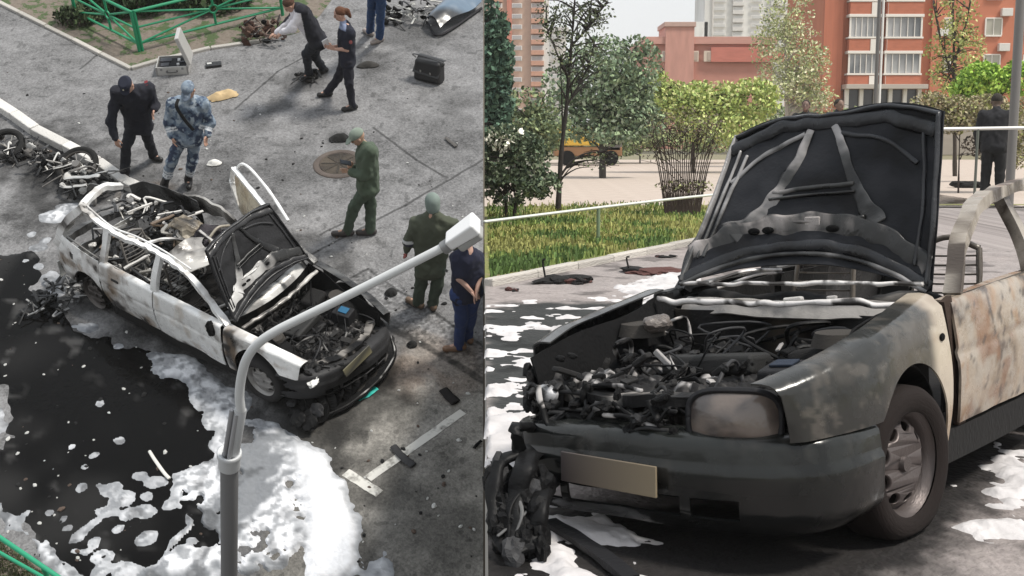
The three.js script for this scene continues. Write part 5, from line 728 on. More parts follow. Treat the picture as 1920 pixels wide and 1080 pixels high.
  { const a = zl(-6, 1004, -7.35), b = zl(112, 1084, -6.95), root = thing('fence', 'mint green fence rail crossing the lower left corner', 'fence'), B = V((a.x + b.x) / 2, 0, (a.z + b.z) / 2); onL(root, B.x, 0, B.z); const la = a.clone().sub(B), lb = b.clone().sub(B); part('top_rail', [sweep([la.clone().lerp(lb, -.3), lb.clone().lerp(la, -.3)], .026, .026, 8, MINT, 2)], paintMat, root); const pp = la.clone().lerp(lb, .74); part('post', [sweep([V(pp.x, pp.y - .02, pp.z), V(pp.x, -.02, pp.z)], .026, .026, 8, GREENP, 2)], paintMat, root); part('bottom_rail', [sweep([la.clone().lerp(lb, -.3).setY(.15), lb.clone().lerp(la, -.3).setY(.15)], .02, .02, 8, MINT, 2)], paintMat, root); }
  // painted parking marks
  const mark = (label, a, b, w) => { const m = flat('parking_line', (() => { const d = b.clone().sub(a).normalize(), n = V(-d.z, 0, d.x).multiplyScalar(w / 2); const out = []; for (let i = 0; i <= 12; i++) out.push(a.clone().lerp(b, i / 12).add(n).addScaledVector(n, .16 * (hash(i, 1, 3) - .5))); for (let i = 12; i >= 0; i--) out.push(a.clone().lerp(b, i / 12).sub(n).addScaledVector(n, .16 * (hash(i, 4, 3) - .5))); return out; })(), .006, markMat, 'structure'); onL(m); m.userData.label = label; return m; };
  mark('long white parking line', gl(690, 898), gl(868, 772), .11); mark('short white parking line', gl(648, 886), gl(712, 926), .12);
  // manhole
  { const p = gl(636, 308), root = thing('manhole_cover', 'round rusty manhole cover in a dark ring beside the man with the phone', 'manhole cover'); onL(root, p.x, 0, p.z); part('frame_ring', [paint(new THREE.LatheGeometry([[.30, .004], [.31, .022], [.385, .022], [.40, .004]].map(q => new THREE.Vector2(...q)), 40), (x, y, z) => mixc([.05, .04, .036], [.13, .105, .09], fbm(x * 9, 1, z * 9)))], stoneMat, root); part('lid', [cyl(.295, .295, .02, 0, .004, 0, 0, 0, 0, (x, y, z) => mixc([.018, .015, .013], [.075, .06, .045], sstep(.35, .7, fbm(x * 7, 2, z * 7))), 36), ...[0, 1, 2, 3, 4, 5, 6, 7].map(k => bx(.03, .01, .26, Math.cos(k * .785) * .14, .016, Math.sin(k * .785) * .14, 0, -k * .785 + 1.57, 0, [.05, .042, .034], .002))], stoneMat, root); }
  // aluminium case, lid open, kit inside
  { const p = gl(327, 130), root = thing('equipment_case', 'open aluminium equipment case with black padded kit by the kerb', 'case'); onL(root, p.x, 0, p.z, .12);
    const AL = [.58, .57, .55], w = .52, d = .42, h = .16; part('case_shell', [bx(w, .012, d, 0, .01, 0, 0, 0, 0, AL), bx(w, h, .014, 0, h / 2, d / 2, 0, 0, 0, AL), bx(w, h, .014, 0, h / 2, -d / 2, 0, 0, 0, AL), bx(.014, h, d, w / 2, h / 2, 0, 0, 0, 0, AL), bx(.014, h, d, -w / 2, h / 2, 0, 0, 0, 0, AL)], bareMat, root);
    part('corner_guard', [bx(.03, h + .006, .03, w / 2, h / 2, d / 2, 0, 0, 0, [.35, .34, .33]), bx(.03, h + .006, .03, -w / 2, h / 2, d / 2, 0, 0, 0, [.35, .34, .33])], bareMat, root); part('foam_insert', [bx(w - .03, .1, d - .03, 0, .085, 0, 0, 0, 0, [.02, .02, .024], .02)], clothMat, root);
    for (let i = 0; i < 5; i++) part('kit_piece', [bx([.2, .14, .05, .05, .12][i], .03, [.13, .12, .10, .06, .05][i], [-.12, -.12, .1, .1, .18][i], .145, [-.08, .1, -.06, .1, .02][i], 0, .05 * i, 0, i === 2 || i === 3 ? [.55, .55, .55] : [.035, .036, .045], .008)], paintMat, root);
    const lid = new THREE.Group(); lid.name = 'lid'; lid.position.set(w / 2 + .01, h, 0); lid.rotation.z = -1.32; root.add(lid); part('lid_shell', [bx(w, .012, d, -w / 2, .06, 0, 0, 0, 0, AL), bx(w, .06, .014, -w / 2, .03, d / 2, 0, 0, 0, AL), bx(w, .06, .014, -w / 2, .03, -d / 2, 0, 0, 0, AL), bx(.014, .06, d, -w, .03, 0, 0, 0, 0, AL)], bareMat, lid); part('lid_lining', [bx(w - .03, .02, d - .03, -w / 2, .035, 0, 0, 0, 0, [.05, .05, .07])], clothMat, lid); part('papers', [bx(.22, .01, .16, -.3, .02, .04, 0, 0, 0, [.25, .30, .48]), bx(.1, .012, .22, -.14, .012, -.05, 0, 0, 0, [.5, .5, .52])], paintMat, lid);
    part('case_handle', [sweep([[-.08, .09, d / 2 + .01], [-.08, .08, d / 2 + .05], [.08, .08, d / 2 + .05], [.08, .09, d / 2 + .01]], .01, .01, 6, [.06, .06, .06])], paintMat, root); part('latch', [bx(.04, .04, .012, .18, .12, d / 2 + .012, 0, 0, 0, [.3, .3, .3])], bareMat, root); part('latch', [bx(.04, .04, .012, -.18, .12, d / 2 + .012, 0, 0, 0, [.3, .3, .3])], bareMat, root); }
  { const p = gl(401, 124), root = thing('device_box', 'small flat black device lying right of the open case', 'device'); onL(root, p.x, 0, p.z, .25); part('body', [bx(.27, .05, .15, 0, .027, 0, 0, 0, 0, [.016, .016, .018], .012)], paintMat, root); part('label', [bx(.08, .004, .06, -.07, .054, -.02, 0, 0, 0, [.45, .45, .44], .001)], paintMat, root); }
  // satchel
  { const p = gl(806, 150), root = thing('satchel', 'black leather shoulder bag standing upright right of the woman', 'bag'); onL(root, p.x, 0, p.z, -.55); const L = phys({ roughness: .45, bumpMap: fineBump, bumpScale: .002 }), c = [.014, .014, .015];
    const g = new RoundedBoxGeometry(.52, .38, .20, 5, .06), q = g.attributes.position; for (let i = 0; i < q.count; i++) { const y = q.getY(i); q.setZ(i, q.getZ(i) * (1.1 - y * .9)); q.setX(i, q.getX(i) * (1 + .12 * (y < 0 ? -y : 0) + .01)); q.setY(i, y + .015 * Math.sin(q.getX(i) * 9)); } g.computeVertexNormals(); tf(g, 0, .19, 0, -.12); part('bag_body', paint(g, c), L, root);
    part('flap', [shell(20, 14, (u, v) => { const a = v * 2.2; return [lerp(-.265, .265, u), .37 + .02 * Math.sin(a) - (v > .3 ? (v - .3) * .34 : 0), lerp(-.10, .13 + .04 * v, v) - .04]; }, { th: .008, col: () => [.02, .02, .021], dent: .008 })], L, root); part('strap', [sweep([[-.26, .36, 0], [-.32, .42, .02], [-.1, .45, .04], [.15, .43, .02], [.3, .38, -.02], [.27, .33, 0]], .016, .004, 4, c, 40)], L, root); part('buckle', [bx(.03, .04, .01, -.1, .2, .125, 0, 0, 0, [.3, .29, .27]), bx(.03, .04, .01, .1, .2, .125, 0, 0, 0, [.3, .29, .27])], bareMat, root); }
  // blue-grey car panel at the upper right
  { const root = thing('car_panel', 'torn dark blue-grey car body panel lying at the upper right edge', 'car panel'); const p = gl(850, 50); onL(root, p.x, 0, p.z); const a = [gl(800, 48), gl(905, -40), gl(903, 20), gl(826, 70)].map(q => q.sub(p)), m = part('painted_skin', shell(34, 20, (u, v) => { const q = a[0].clone().lerp(a[1], u).lerp(a[3].clone().lerp(a[2], u), v); q.y = .10 + .20 * Math.sin(v * 2.4 + .3) + .05 * Math.sin(u * 6); return q; }, { th: .012, col: (q, s) => mixc([.10, .15, .21], [.012, .013, .015], sstep(.30, .40, (q.z - a[0].z) * .2 + .34 * ((q.x - a[0].x) * .45 + (q.z - a[0].z) * .75) + .3)), dent: .03, freq: 4 }), phys({ roughness: .35, clearcoat: .4, clearcoatRoughness: .2 }), root); part('frame_bar', [sweep([a[0].clone().setY(.07), a[3].clone().setY(.05), a[2].clone().setY(.05)], .02, .03, 5, [.03, .03, .033], 20)], charMat, root); }
  // scrap heaps
  const scrap = (name, label, cat, u, v, n, w, d, h, pal, opt = {}) => { const p = gl(u, v), root = thing(name, label, cat); onL(root, p.x, 0, p.z, opt.yaw || 0); const R = rng((u * 31 + v) | 0), r = (a, b) => a + (b - a) * R(); const gs = [], tb = []; for (let i = 0; i < n; i++) { const c = pal[R() * pal.length | 0], x = r(-w, w), z = r(-d, d), y = .02 + h * R() * (1 - .5 * Math.abs(x) / w); if (R() < .5) gs.push(tf(lump(r(.02, .07) * (opt.s || 1), r(.6, 1.7), r(.3, .9), r(.6, 1.6), i + u, .7, 2, c), x, y, z, r(0, 3), r(0, 3), 0)); else tb.push(sweep([[x, y, z], [x + r(-.12, .12), y + r(0, .1), z + r(-.12, .12)], [x + r(-.28, .28), Math.max(.01, y + r(-.1, .06)), z + r(-.25, .25)]], r(.006, .022), r(.005, .014), 5, c, 8, V(0, 1, 0), .6)); } const q = part('charred_lumps', gs, charGloss, root); q.userData.kind = 'stuff'; const q2 = part('twisted_strips', tb, ashMat, root); q2.userData.kind = 'stuff'; return root; };
  const DK = [BLACK, SOOT, [.04, .038, .036]], MX = [BLACK, SOOT, [.5, .49, .47], [.16, .15, .14]];
  const mc = scrap('wrecked_motorcycle', 'wrecked motorcycle remains with a bare wheel beside the white kerb', 'motorcycle wreck', 145, 338, 60, .75, .32, .3, [BLACK, SOOT, SOOT, [.2, .19, .18], [.55, .54, .52]], { yaw: -.55 });
  part('wheel_rim', [tf(paint(new THREE.TorusGeometry(.24, .022, 8, 40), [.06, .055, .05]), -.05, .2, -.1, -1.15, .1, 0), ...[0, 1, 2, 3, 4, 5, 6, 7].map(k => tf(sweep([[0, 0, 0], [Math.cos(k * .785) * .235, Math.sin(k * .785) * .235, 0]], .006, .006, 5, [.3, .29, .28], 2), -.05, .2, -.1, -1.15, .1, 0))], bareMat, mc); part('tyre', [tf(paint(new THREE.TorusGeometry(.285, .05, 10, 40), [.018, .018, .018]), -.05, .19, -.1, -1.15, .1, 0)], rubberMat, mc); part('hub', [tf(cyl(.06, .06, .1, 0, 0, 0, Math.PI / 2, 0, 0, [.2, .19, .18]), -.05, .2, -.1, -1.15, .1, 0)], bareMat, mc);
  part('fork_leg', [sweep([[.1, .2, .25], [.45, .32, .2], [.7, .38, .1]], .035, .02, 6, [.62, .61, .59], 14, V(0, 1, 0), .5)], ashMat, mc); part('fork_leg', [sweep([[.05, .1, .33], [.3, .2, .38], [.62, .3, .3]], .03, .015, 6, [.55, .54, .52], 14, V(0, 1, 0), .5)], ashMat, mc);
  const mc2 = scrap('burnt_wheel_wreck', 'burnt wheel and white scraps at the left edge below the kerb end', 'wreckage', 16, 285, 34, .45, .3, .22, MX, { yaw: -.4 }); part('tyre', [tf(paint(new THREE.TorusGeometry(.24, .05, 10, 36), [.02, .02, .02]), 0, .14, 0, -1.2, .2, 0)], rubberMat, mc2);
  scrap('charred_wreckage', 'line of charred wreckage along the kerb foot, left of the motorcycle', 'wreckage', 70, 300, 46, .6, .16, .14, DK, { yaw: -.55 });
  scrap('scrap_heap', 'heap of white and black scrap behind the wreck tailgate', 'wreckage', 178, 362, 50, .5, .25, .3, MX, { yaw: -.4 });
  scrap('engine_scrap', 'tangle of black engine scrap with white cables at the top edge', 'wreckage', 768, 30, 70, .55, .42, .35, [BLACK, BLACK, SOOT, [.4, .4, .38]]);
  const red = scrap('scorched_heap', 'scorched brown heap in front of the stooping person by the fence', 'wreckage', 500, 72, 60, .38, .30, .35, [[.05, .025, .018], [.03, .018, .015], [.10, .06, .045], BLACK]);
  scrap('burnt_boots_heap', 'small black burnt heap below the stooping person', 'wreckage', 575, 152, 18, .16, .12, .12, DK);
  scrap('broken_glass_heap', 'black scraps fallen at the tail of the wreck', 'wreckage', 118, 560, 60, .4, .45, .1, [BLACK, SOOT, [.3, .3, .3]], { s: .7 });
  // soft things on the ground
  const rag = (name, label, cat, u, v, w, d, c, yaw = 0, h = .05) => { const p = gl(u, v), root = part(name, shell(26, 18, (s, t) => { const a = s * 2 - 1, b = t * 2 - 1, e = 1 + .35 * (noise(a * 2 + u, b * 2, 3) - .5), r = Math.hypot(a, b) > 1 ? 1 / Math.hypot(a, b) : 1, x = a * r * w * e, z = b * r * d * e; return [x, .012 + h * Math.max(0, 1 - (a * a + b * b) * r * r) * (.4 + 1.2 * fbm(x * 9 + u, z * 9, 5, 3)), z]; }, { th: .008, col: q => { const k = .7 + .6 * fbm(q.x * 12, q.y * 12, q.z * 12); return [c[0] * k, c[1] * k, c[2] * k]; } }), clothMat); onL(root, p.x, 0, p.z, yaw); return tag(root, label, cat); };
  rag('cloth', 'crumpled yellow-beige cloth on asphalt right of the camouflaged man', 'cloth', 418, 182, .27, .14, [.46, .34, .19], .45, .09);
  rag('cloth', 'crumpled black cloth just above the manhole', 'cloth', 636, 262, .15, .10, [.01, .01, .01], .2, .10);
  rag('glove', 'dark crumpled glove behind the woman in uniform', 'glove', 690, 124, .20, .09, [.035, .033, .03], .1, .07);
  rag('plastic_scrap', 'small crumpled white plastic scrap right of the camouflaged man', 'plastic scrap', 402, 308, .12, .07, [.66, .65, .62], .2, .05);
  rag('rag', 'small black rag between the wreck nose and the hooded man', 'rag', 733, 551, .08, .07, [.012, .012, .012], .1, .07);
  rag('rag', 'small black rag on the dark crack below the jeans man', 'rag', 773, 648, .06, .05, [.012, .012, .012], .1, .06);
  // loose parts
  const bar = (name, label, cat, pts, a, b, c, m = charMat, rough = .4) => { const P = pts.map(q => gl(q[0], q[1], q[2] ?? .03)), B = P[0].clone().setY(0), o = part(name, [sweep(P.map(p => p.sub(B)), a, b, 6, c, 24, V(0, 1, 0), rough)], m); onL(o, B.x, B.y, B.z); return tag(o, label, cat); };
  bar('teal_plastic_strip', 'bright teal plastic strip lying in front of the wreck bumper', 'plastic strip', [[672, 748], [688, 738], [704, 726]], .05, .012, [.02, .42, .36], paintMat, .5);
  bar('trim_strip', 'black ribbed trim strip lying across the white parking line', 'trim strip', [[738, 836], [752, 852], [775, 873]], .045, .015, [.05, .05, .052]);
  bar('handle_part', 'black moulded car part lying above the parking line', 'car part', [[832, 730], [842, 741], [856, 754]], .065, .02, [.02, .018, .018]);
  bar('trim_scrap', 'thin black scrap at the right edge below the parking line', 'scrap', [[890, 840], [896, 832], [902, 826]], .022, .01, BLACK);
  bar('scorched_branch', 'scorched stick on the grey asphalt right of the phone man', 'stick', [[836, 258], [846, 266], [856, 274]], .03, .012, [.10, .095, .09]);
  bar('white_lance', 'thin white lance lying in the black puddle', 'lance', [[280, 846, .02], [296, 870, .03], [309, 888, .03], [318, 897, .03]], .02, .015, [.72, .71, .66], ashMat, .2);
  bar('light_strip', 'pale metal strip along the open front of the wreck', 'metal strip', [[590, 490], [640, 520], [668, 540]], .015, .01, [.6, .59, .55], ashMat, .3);
  { const gs = [], R = rng(77); for (let i = 0; i < 520; i++) { const u = R() * 906, v = R() * 1080; const p = gl(u, v), t = R(), c = t < .35 ? [.6, .6, .58] : t < .8 ? BLACK : [.10, .07, .055], s = .008 + .022 * R() * R(); if (p.x > edgeL(0, p.z) - .05) continue; const dd = Math.hypot(p.x + 3.4, p.z + 10.6); if (R() > 1.35 - dd * .13) continue; gs.push(tf(lump(s, 1.4, .6, 1, i, .6, 1, c), p.x, s * .4, p.z, 0, R() * 6, 0)); } const g = part('gravel_bits', gs, stoneMat); g.userData.kind = 'stuff'; onL(g); tag(g, 'small light and dark crumbs scattered over the courtyard asphalt', 'debris'); }
  // street lamp (the post leans a little)
  { const z0 = -5.5, q = (u, v) => zl(u, v, z0), b = gl(429, 1300), x0 = q(429, 1400), root = thing('street_lamp', 'grey street lamp with stepped post and long curved white arm over the wreck', 'street lamp'); const f0 = q(429, 1500), f1 = q(430, 862), k0 = (0 - f0.y) / (f1.y - f0.y), foot = f0.clone().lerp(f1, k0); onL(root, foot.x, 0, z0); const rel = p => q(...p).sub(foot); const PG = [.20, .20, .205], LG = [.55, .56, .57], T = rel([430, 862]), lean = -Math.atan2(T.x, T.y), C0 = rel([432, 850]), I = rel([438, 768]), I2 = rel([451, 768]);
    part('post', [sweep([[0, 0, 0], T], .063, .063, 24, (x, y, z) => { const k = .85 + .3 * fbm(x * 9, y * 3, z * 9); return [PG[0] * k, PG[1] * k, PG[2] * k]; }, 6, V(0, 0, 1))], mat({ roughness: .55, metalness: .2, bumpMap: fineBump, bumpScale: .001 }), root);
    part('base_plate', [cyl(.14, .15, .04, 0, .02, 0, 0, 0, 0, PG, 24)], paintMat, root); part('collar', [paint(tf(new THREE.LatheGeometry([[.066, -.08], [.076, -.07], [.076, .03], [.086, .045], [.086, .075], [.072, .08], [.05, .06]].map(p => new THREE.Vector2(...p)), 28), T.x, T.y, T.z, 0, 0, lean), LG)], paintMat, root);
    part('conduit_tube', [sweep([T.clone().add(V(-.036, 0, .02)), I.clone().add(V(-.01, 0, .01))], .016, .016, 10, [.30, .30, .31], 2, V(0, 0, 1))], paintMat, root); part('conduit_tube', [sweep([T.clone().add(V(.0, 0, .045)), I.clone().add(V(.02, -.02, .03))], .015, .015, 10, [.36, .36, .37], 2, V(0, 0, 1))], paintMat, root); part('inner_sleeve', [sweep([T.clone().add(V(.02, 0, 0)), I2], .042, .036, 18, LG, 2, V(0, 0, 1))], paintMat, root);
    const hl = rel([846, 456]); part('curved_arm', [sweep([T.clone().lerp(I2, .8).add(V(.004, 0, 0)), I2, rel([449, 740]), rel([453, 705]), rel([463, 672]), rel([484, 644]), rel([517, 621]), rel([560, 599]), rel([640, 560]), rel([740, 510]), hl], t => .033 - .006 * t, t => .033 - .006 * t, 16, [.62, .63, .63], 120, V(0, 0, 1))], paintMat, root);
    const hg = new THREE.Group(); hg.name = 'lamp_head'; hg.position.copy(hl); hg.rotation.z = Math.atan2(rel([900, 420]).y - hl.y, rel([900, 420]).x - hl.x); root.add(hg);
    const hb = new RoundedBoxGeometry(.22, .085, .15, 3, .015), hp = hb.attributes.position; for (let i = 0; i < hp.count; i++) { const k = .80 + .20 * sstep(-.12, .02, hp.getX(i)); hp.setZ(i, hp.getZ(i) * k); hp.setY(i, hp.getY(i) * k); } hb.computeVertexNormals(); tf(hb, .105, .02, 0); part('lamp_housing', paint(hb, [.80, .80, .80]), paintMat, hg); const gb = new RoundedBoxGeometry(.17, .06, .12, 3, .02); tf(gb, .115, -.04, 0); part('lamp_glass', paint(gb, [.34, .34, .33]), paintMat, hg); part('clamp', [cyl(.042, .042, .06, -.03, 0, 0, 0, 0, Math.PI / 2, [.3, .3, .3], 16)], bareMat, hg); }
}
// ───────── the street: ground, lawn, trees, buildings ─────────
{
  // wedge of ground to the horizon, ending where the courtyard begins
  const wedge = (name, y, pts, material) => { const m = flat(name, pts, y, material, 'structure'); return m; };
  const eR = z => edgeR(0, z) + .02;
  const earth = new THREE.MeshStandardMaterial({ map: tex(512, 512, (u, v) => { const a = tfbm(u, v, 5, 5), b = tfbm(u, v, 60, 2); return mixc([.16, .17, .09], [.24, .20, .14], a + (b - .5) * .4); }), roughness: 1 });
  wedge('ground', -.03, [V(eR(-1), 0, -1), V(eR(-900), 0, -900), V(900, 0, -900), V(900, 0, 60), V(-6, 0, 60), V(-6, 0, -1)], earth);
  // asphalt by the car, painted from stains and the car's shade
  const X0 = -1, X1 = 12, Z0 = -17, Z1 = 2, car = [CRp[0], CRp[1], CRp[2]];
  const kA = gr(906, 538), kB = gr(1280, 462), kd = kB.clone().sub(kA).normalize(), kerbZ = x => kA.z + (x - kA.x) * kd.z / kd.x;
  const wetP = RP([[880, 590], [960, 570], [1060, 570], [1230, 560], [1300, 560], [1300, 800], [1000, 900], [880, 790]]), sootShadeP = RP([[880, 860], [1000, 960], [1400, 940], [1790, 790], [1930, 740], [1930, 870], [1820, 960], [1700, 1100], [1640, 1180], [880, 1180]]);  // wet patch, and scorched ground blackened further for shade under the car
  const map = tex(1100, 1100, (u, v) => { const x = lerp(X0, X1, u), z = lerp(Z1, Z0, v), n1 = fbm(x * .9, z * .9, 3, 3), n2 = fbm(x * 5, z * 5, 8, 3), n3 = noise(x * 40, z * 40, 4); let c = mixc([.36, .315, .30], [.30, .27, .26], n1); let k = .8 + .35 * (n2 - .5) + .3 * (n3 - .5) + .15 * n1; const w = polyD(x, z, wetP), s = polyD(x, z, sootShadeP); if (w < .4) { c = mixc(c, [.03, .034, .034], .95 * sstep(.2, -.15, w + (n2 - .5) * .5)); } if (s < .5) c = mixc(c, [.014, .013, .013], .96 * sstep(.18, -.15, s + (n2 - .5) * .5)); const pt = fbm(x * 2.3 + 4, z * 2.3, 17, 3); k *= 1 - .5 * sstep(.58, .70, pt); return [c[0] * k, c[1] * k, c[2] * k]; });
  map.wrapS = map.wrapT = THREE.ClampToEdgeWrapping;
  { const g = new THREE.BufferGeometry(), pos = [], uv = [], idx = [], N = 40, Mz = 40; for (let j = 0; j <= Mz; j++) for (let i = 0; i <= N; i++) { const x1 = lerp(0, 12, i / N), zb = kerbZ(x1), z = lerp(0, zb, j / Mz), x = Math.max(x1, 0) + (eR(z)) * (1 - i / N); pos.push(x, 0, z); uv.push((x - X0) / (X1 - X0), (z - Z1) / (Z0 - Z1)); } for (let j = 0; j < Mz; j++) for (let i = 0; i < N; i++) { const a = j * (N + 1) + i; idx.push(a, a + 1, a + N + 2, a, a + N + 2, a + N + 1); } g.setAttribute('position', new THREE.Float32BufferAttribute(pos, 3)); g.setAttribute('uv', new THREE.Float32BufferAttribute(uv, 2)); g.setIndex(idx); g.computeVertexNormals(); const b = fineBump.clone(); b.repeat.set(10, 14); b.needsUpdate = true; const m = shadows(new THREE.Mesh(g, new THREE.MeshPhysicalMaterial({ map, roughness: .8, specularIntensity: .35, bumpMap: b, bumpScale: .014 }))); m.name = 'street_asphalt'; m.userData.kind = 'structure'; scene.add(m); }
  // foam and wet patches on the street
  const F1 = RP([[880, 775], [985, 772], [1000, 800], [975, 850], [945, 865], [880, 870]]), F2 = RP([[1035, 976], [1090, 976], [1150, 990], [1170, 1008], [1100, 1006], [1040, 995]]), F3 = RP([[1030, 1020], [1090, 1040], [1130, 1075], [1140, 1110], [1060, 1110], [1010, 1060]]), F4 = RP([[1935, 830], [1890, 900], [1850, 960], [1880, 1000], [1960, 960]]), F5 = RP([[880, 722], [945, 722], [955, 738], [880, 748]]), F6 = RP([[1150, 545], [1260, 510], [1300, 520], [1290, 560], [1220, 568]]);
  const all = [F1, F2, F3, F4, F5, F6], spray = RP([[880, 570], [1120, 556], [1290, 560], [1240, 600], [1080, 640], [990, 700], [960, 780], [880, 790]]);
  const hF = (x, z) => { if (x < eR(z)) return -.02; const n = fbm(x * 3.4, z * 3.4, 5, 4) - .5, n2 = fbm(x * 10, z * 10, 9, 3) - .5; let d = 9; for (const P of all) d = Math.min(d, polyD(x, z, P)); let h = .006 - (d + n * .5) * .2 + n2 * .10; if (h > .03) h = .03 + n2 * .03 + n * .02; const sp = polyD(x, z, spray); if (sp < .1) h = Math.max(h, .1 * (fbm(x * 5.5, z * 5.5, 41, 3) - .60 - Math.max(0, sp))); return Math.max(-.012, Math.min(h, .06)); };
  const g = sheet([...all, spray], .018, hF, (x, y, z) => { const k = .62 + .5 * (fbm(x * 7, z * 7, 3, 3) - .2); return [.72 * k, .69 * k, .69 * k]; }); const fm = part('fire_foam', g, foamMat); fm.userData.kind = 'stuff'; tag(fm, 'patchy white foam on the street round the hatchback', 'foam');
  // kerb, lawn
  kerb('pale kerb along the lawn behind the hatchback', [kA.clone().addScaledVector(kd, .06).add(V(.02, 0, 0)), kA.clone().addScaledVector(kd, 16)], .13, .085, 1.0, [.46, .43, .39], o => o);
  const far0 = gr(906, 372), lawnTex = new THREE.MeshStandardMaterial({ map: tex(512, 512, (u, v) => { const a = tfbm(u, v, 7, 5), b = tfbm(u, v, 50, 3); return mixc(mixc([.13, .16, .045], [.27, .26, .09], b), [.26, .20, .13], sstep(.55, .68, a)); }), roughness: 1 });
  const lawnPoly = [V(eR(kA.z - .1), 0, kA.z - .12), V(kA.x + kd.x * 16, 0, kA.z + kd.z * 16 - .12), V(19, 0, -26.5), V(8, 0, -27), V(eR(-26), 0, -26)];
  flat('lawn_ground', lawnPoly, .06, lawnTex, 'structure');
  { const R = rng(91), gs = []; for (let i = 0; i < 15000; i++) { const u = 906 + R() * 430, v = 372 + Math.pow(R(), .8) * 160, p = gr(u, v, .06); if (polyD(p.x, p.z, lawnPoly) > -.06 || p.x < eR(p.z) + .03) continue; const h = .04 + .10 * R() * R() + .05 * fbm(p.x * 2, p.z * 2), w = .012 + .014 * R(), q = new THREE.PlaneGeometry(w, h); tf(q, p.x, .06 + h / 2, p.z, (R() - .5) * .9, (R() - .5) * 1.6, (R() - .5) * .9); const k = .55 + .9 * R(), t = fbm(p.x * 1.3, p.z * 1.3, 4); const c = t > .52 ? [.30, .30, .10] : t > .42 ? [.19, .25, .065] : [.09, .15, .04]; gs.push(paint(q, [c[0] * k, c[1] * k, c[2] * k])); } const m = part('grass', gs, leafMat); m.userData.kind = 'stuff'; tag(m, 'bright green grass of the lawn behind the white rail', 'grass'); }
  // sandy path and yard beyond
  const sand = new THREE.MeshStandardMaterial({ map: tex(256, 256, (u, v) => { const a = tfbm(u, v, 6, 5); return mixc([.52, .44, .38], [.40, .33, .28], a); }), roughness: 1 });
  flat('sandy_path', [V(eR(-26.2), 0, -26.2), V(8, 0, -27.2), V(19, 0, -26.7), V(60, 0, -30), V(80, 0, -75), V(eR(-75), 0, -75)], .0, sand, 'structure');
  // white rail on green posts along the lawn
  { const a = gr(906, 470), P = gr(1095, 466), root = thing('rail_fence', 'low white tube rail on green posts along the lawn', 'fence'), z1 = P.z, A = zr(908, 416, -15.2), B = zr(1330, 366, -19.6), d = B.clone().sub(A); root.position.set(A.x, 0, A.z); part('rail', [sweep([V(0, A.y, 0), V(d.x * .5, (A.y + B.y) / 2 + .01, d.z * .5), V(d.x, B.y, d.z), V(d.x * 1.5, B.y, d.z * 1.5)], .022, .022, 8, [.62, .64, .58], 10)], paintMat, root); for (const t of [.445, 1.1, 1.45]) part('post', [sweep([V(d.x * t, 0, d.z * t), V(d.x * t, lerp(A.y, B.y, Math.min(1, t)) - .01, d.z * t)], .028, .028, 8, [.16, .22, .13], 2)], paintMat, root); }
  // dark lumps on the asphalt
  const lumpAt = (name, label, u, v, w, h, n) => { const p = gr(u, v), root = thing(name, label, 'debris'); root.position.set(p.x, 0, p.z); const gs = []; for (let i = 0; i < n; i++) gs.push(tf(lump(w * (.3 + .3 * hash(i, u, 1)), 1.3, .6 * h / w, .8, i + u, .7, 2, hash(i, 3, v) > .7 ? [.10, .05, .045] : SOOT), (hash(i, 5, u) - .5) * w * 1.4, h * .25 * hash(i, 6, u), (hash(i, 9, u) - .5) * w, 0, i, 0)); part('charred_lump', gs, charMat, root); if (n > 6) part('bent_rod', [sweep([[-w * .8, 0, 0], [-w * .95, h * 1.5, 0], [-w * .85, h * 1.7, .02]], .012, .012, 5, SOOT, 8)], charMat, root); };
  lumpAt('charred_debris', 'dark charred lump with a bent rod on the pale asphalt by the kerb', 1058, 530, .26, .16, 10); lumpAt('charred_debris', 'small dark scrap left of the charred lump with the rod', 960, 546, .07, .08, 4); lumpAt('charred_debris', 'dark reddish scraps by the left edge of the raised bonnet', 1218, 512, .3, .12, 9); lumpAt('charred_debris', 'flat dark scrap at the kerb left of the raised bonnet', 1250, 482, .16, .06, 5);
  // grey gap in the bush line, barrier and posts on the right
  const pole = (label, u, vt, vb, dep, r, c, top) => { const b = zr(u, vb, -dep), t = zr(u, vt, -dep), root = thing('lamp_post', label, 'lamp post'); root.position.set(b.x, 0, b.z); part('pole', [sweep([[0, 0, 0], [0, t.y, 0]], r, r, 14, c, 2, V(0, 0, 1)), ], paintMat, root); part('lamp_arm', [sweep([[0, t.y - .1, 0], [0, t.y + .4, .1], [.1, t.y + .55, 1.2]], r * .6, r * .6, 8, c, 12)], paintMat, root); if (top) part('white_conduit', [sweep([[r * 2, 0, 0], [r * 2, t.y, 0]], r * .7, r * .7, 8, top, 2, V(0, 0, 1))], paintMat, root); };
  pole('grey steel lamp post at the right edge beside the person in black', 1895, -60, 320, 26, .10, [.17, .16, .155]); pole('thin lamp post with white pipe in front of the red balconies', 1641, -90, 200, 42, .07, [.13, .125, .12], [.7, .69, .66]);
  { const A = zr(1775, 242, -24), B = zr(1890, 240, -24), C = zr(1935, 240, -24), root = thing('barrier_rail', 'white barrier rail in front of the person in black', 'barrier'); root.position.set(A.x, 0, A.z); part('rail', [sweep([V(-1.5, A.y, 0), V(0, A.y, 0), V(B.x - A.x, B.y, 0), V(C.x - A.x, C.y, 0)], .035, .035, 8, [.74, .72, .68], 4)], paintMat, root); for (const x of [-.8, .65, 2.2]) part('post', [sweep([V(x, 0, 0), V(x, A.y, 0)], .03, .03, 8, [.12, .13, .11], 2)], paintMat, root); }
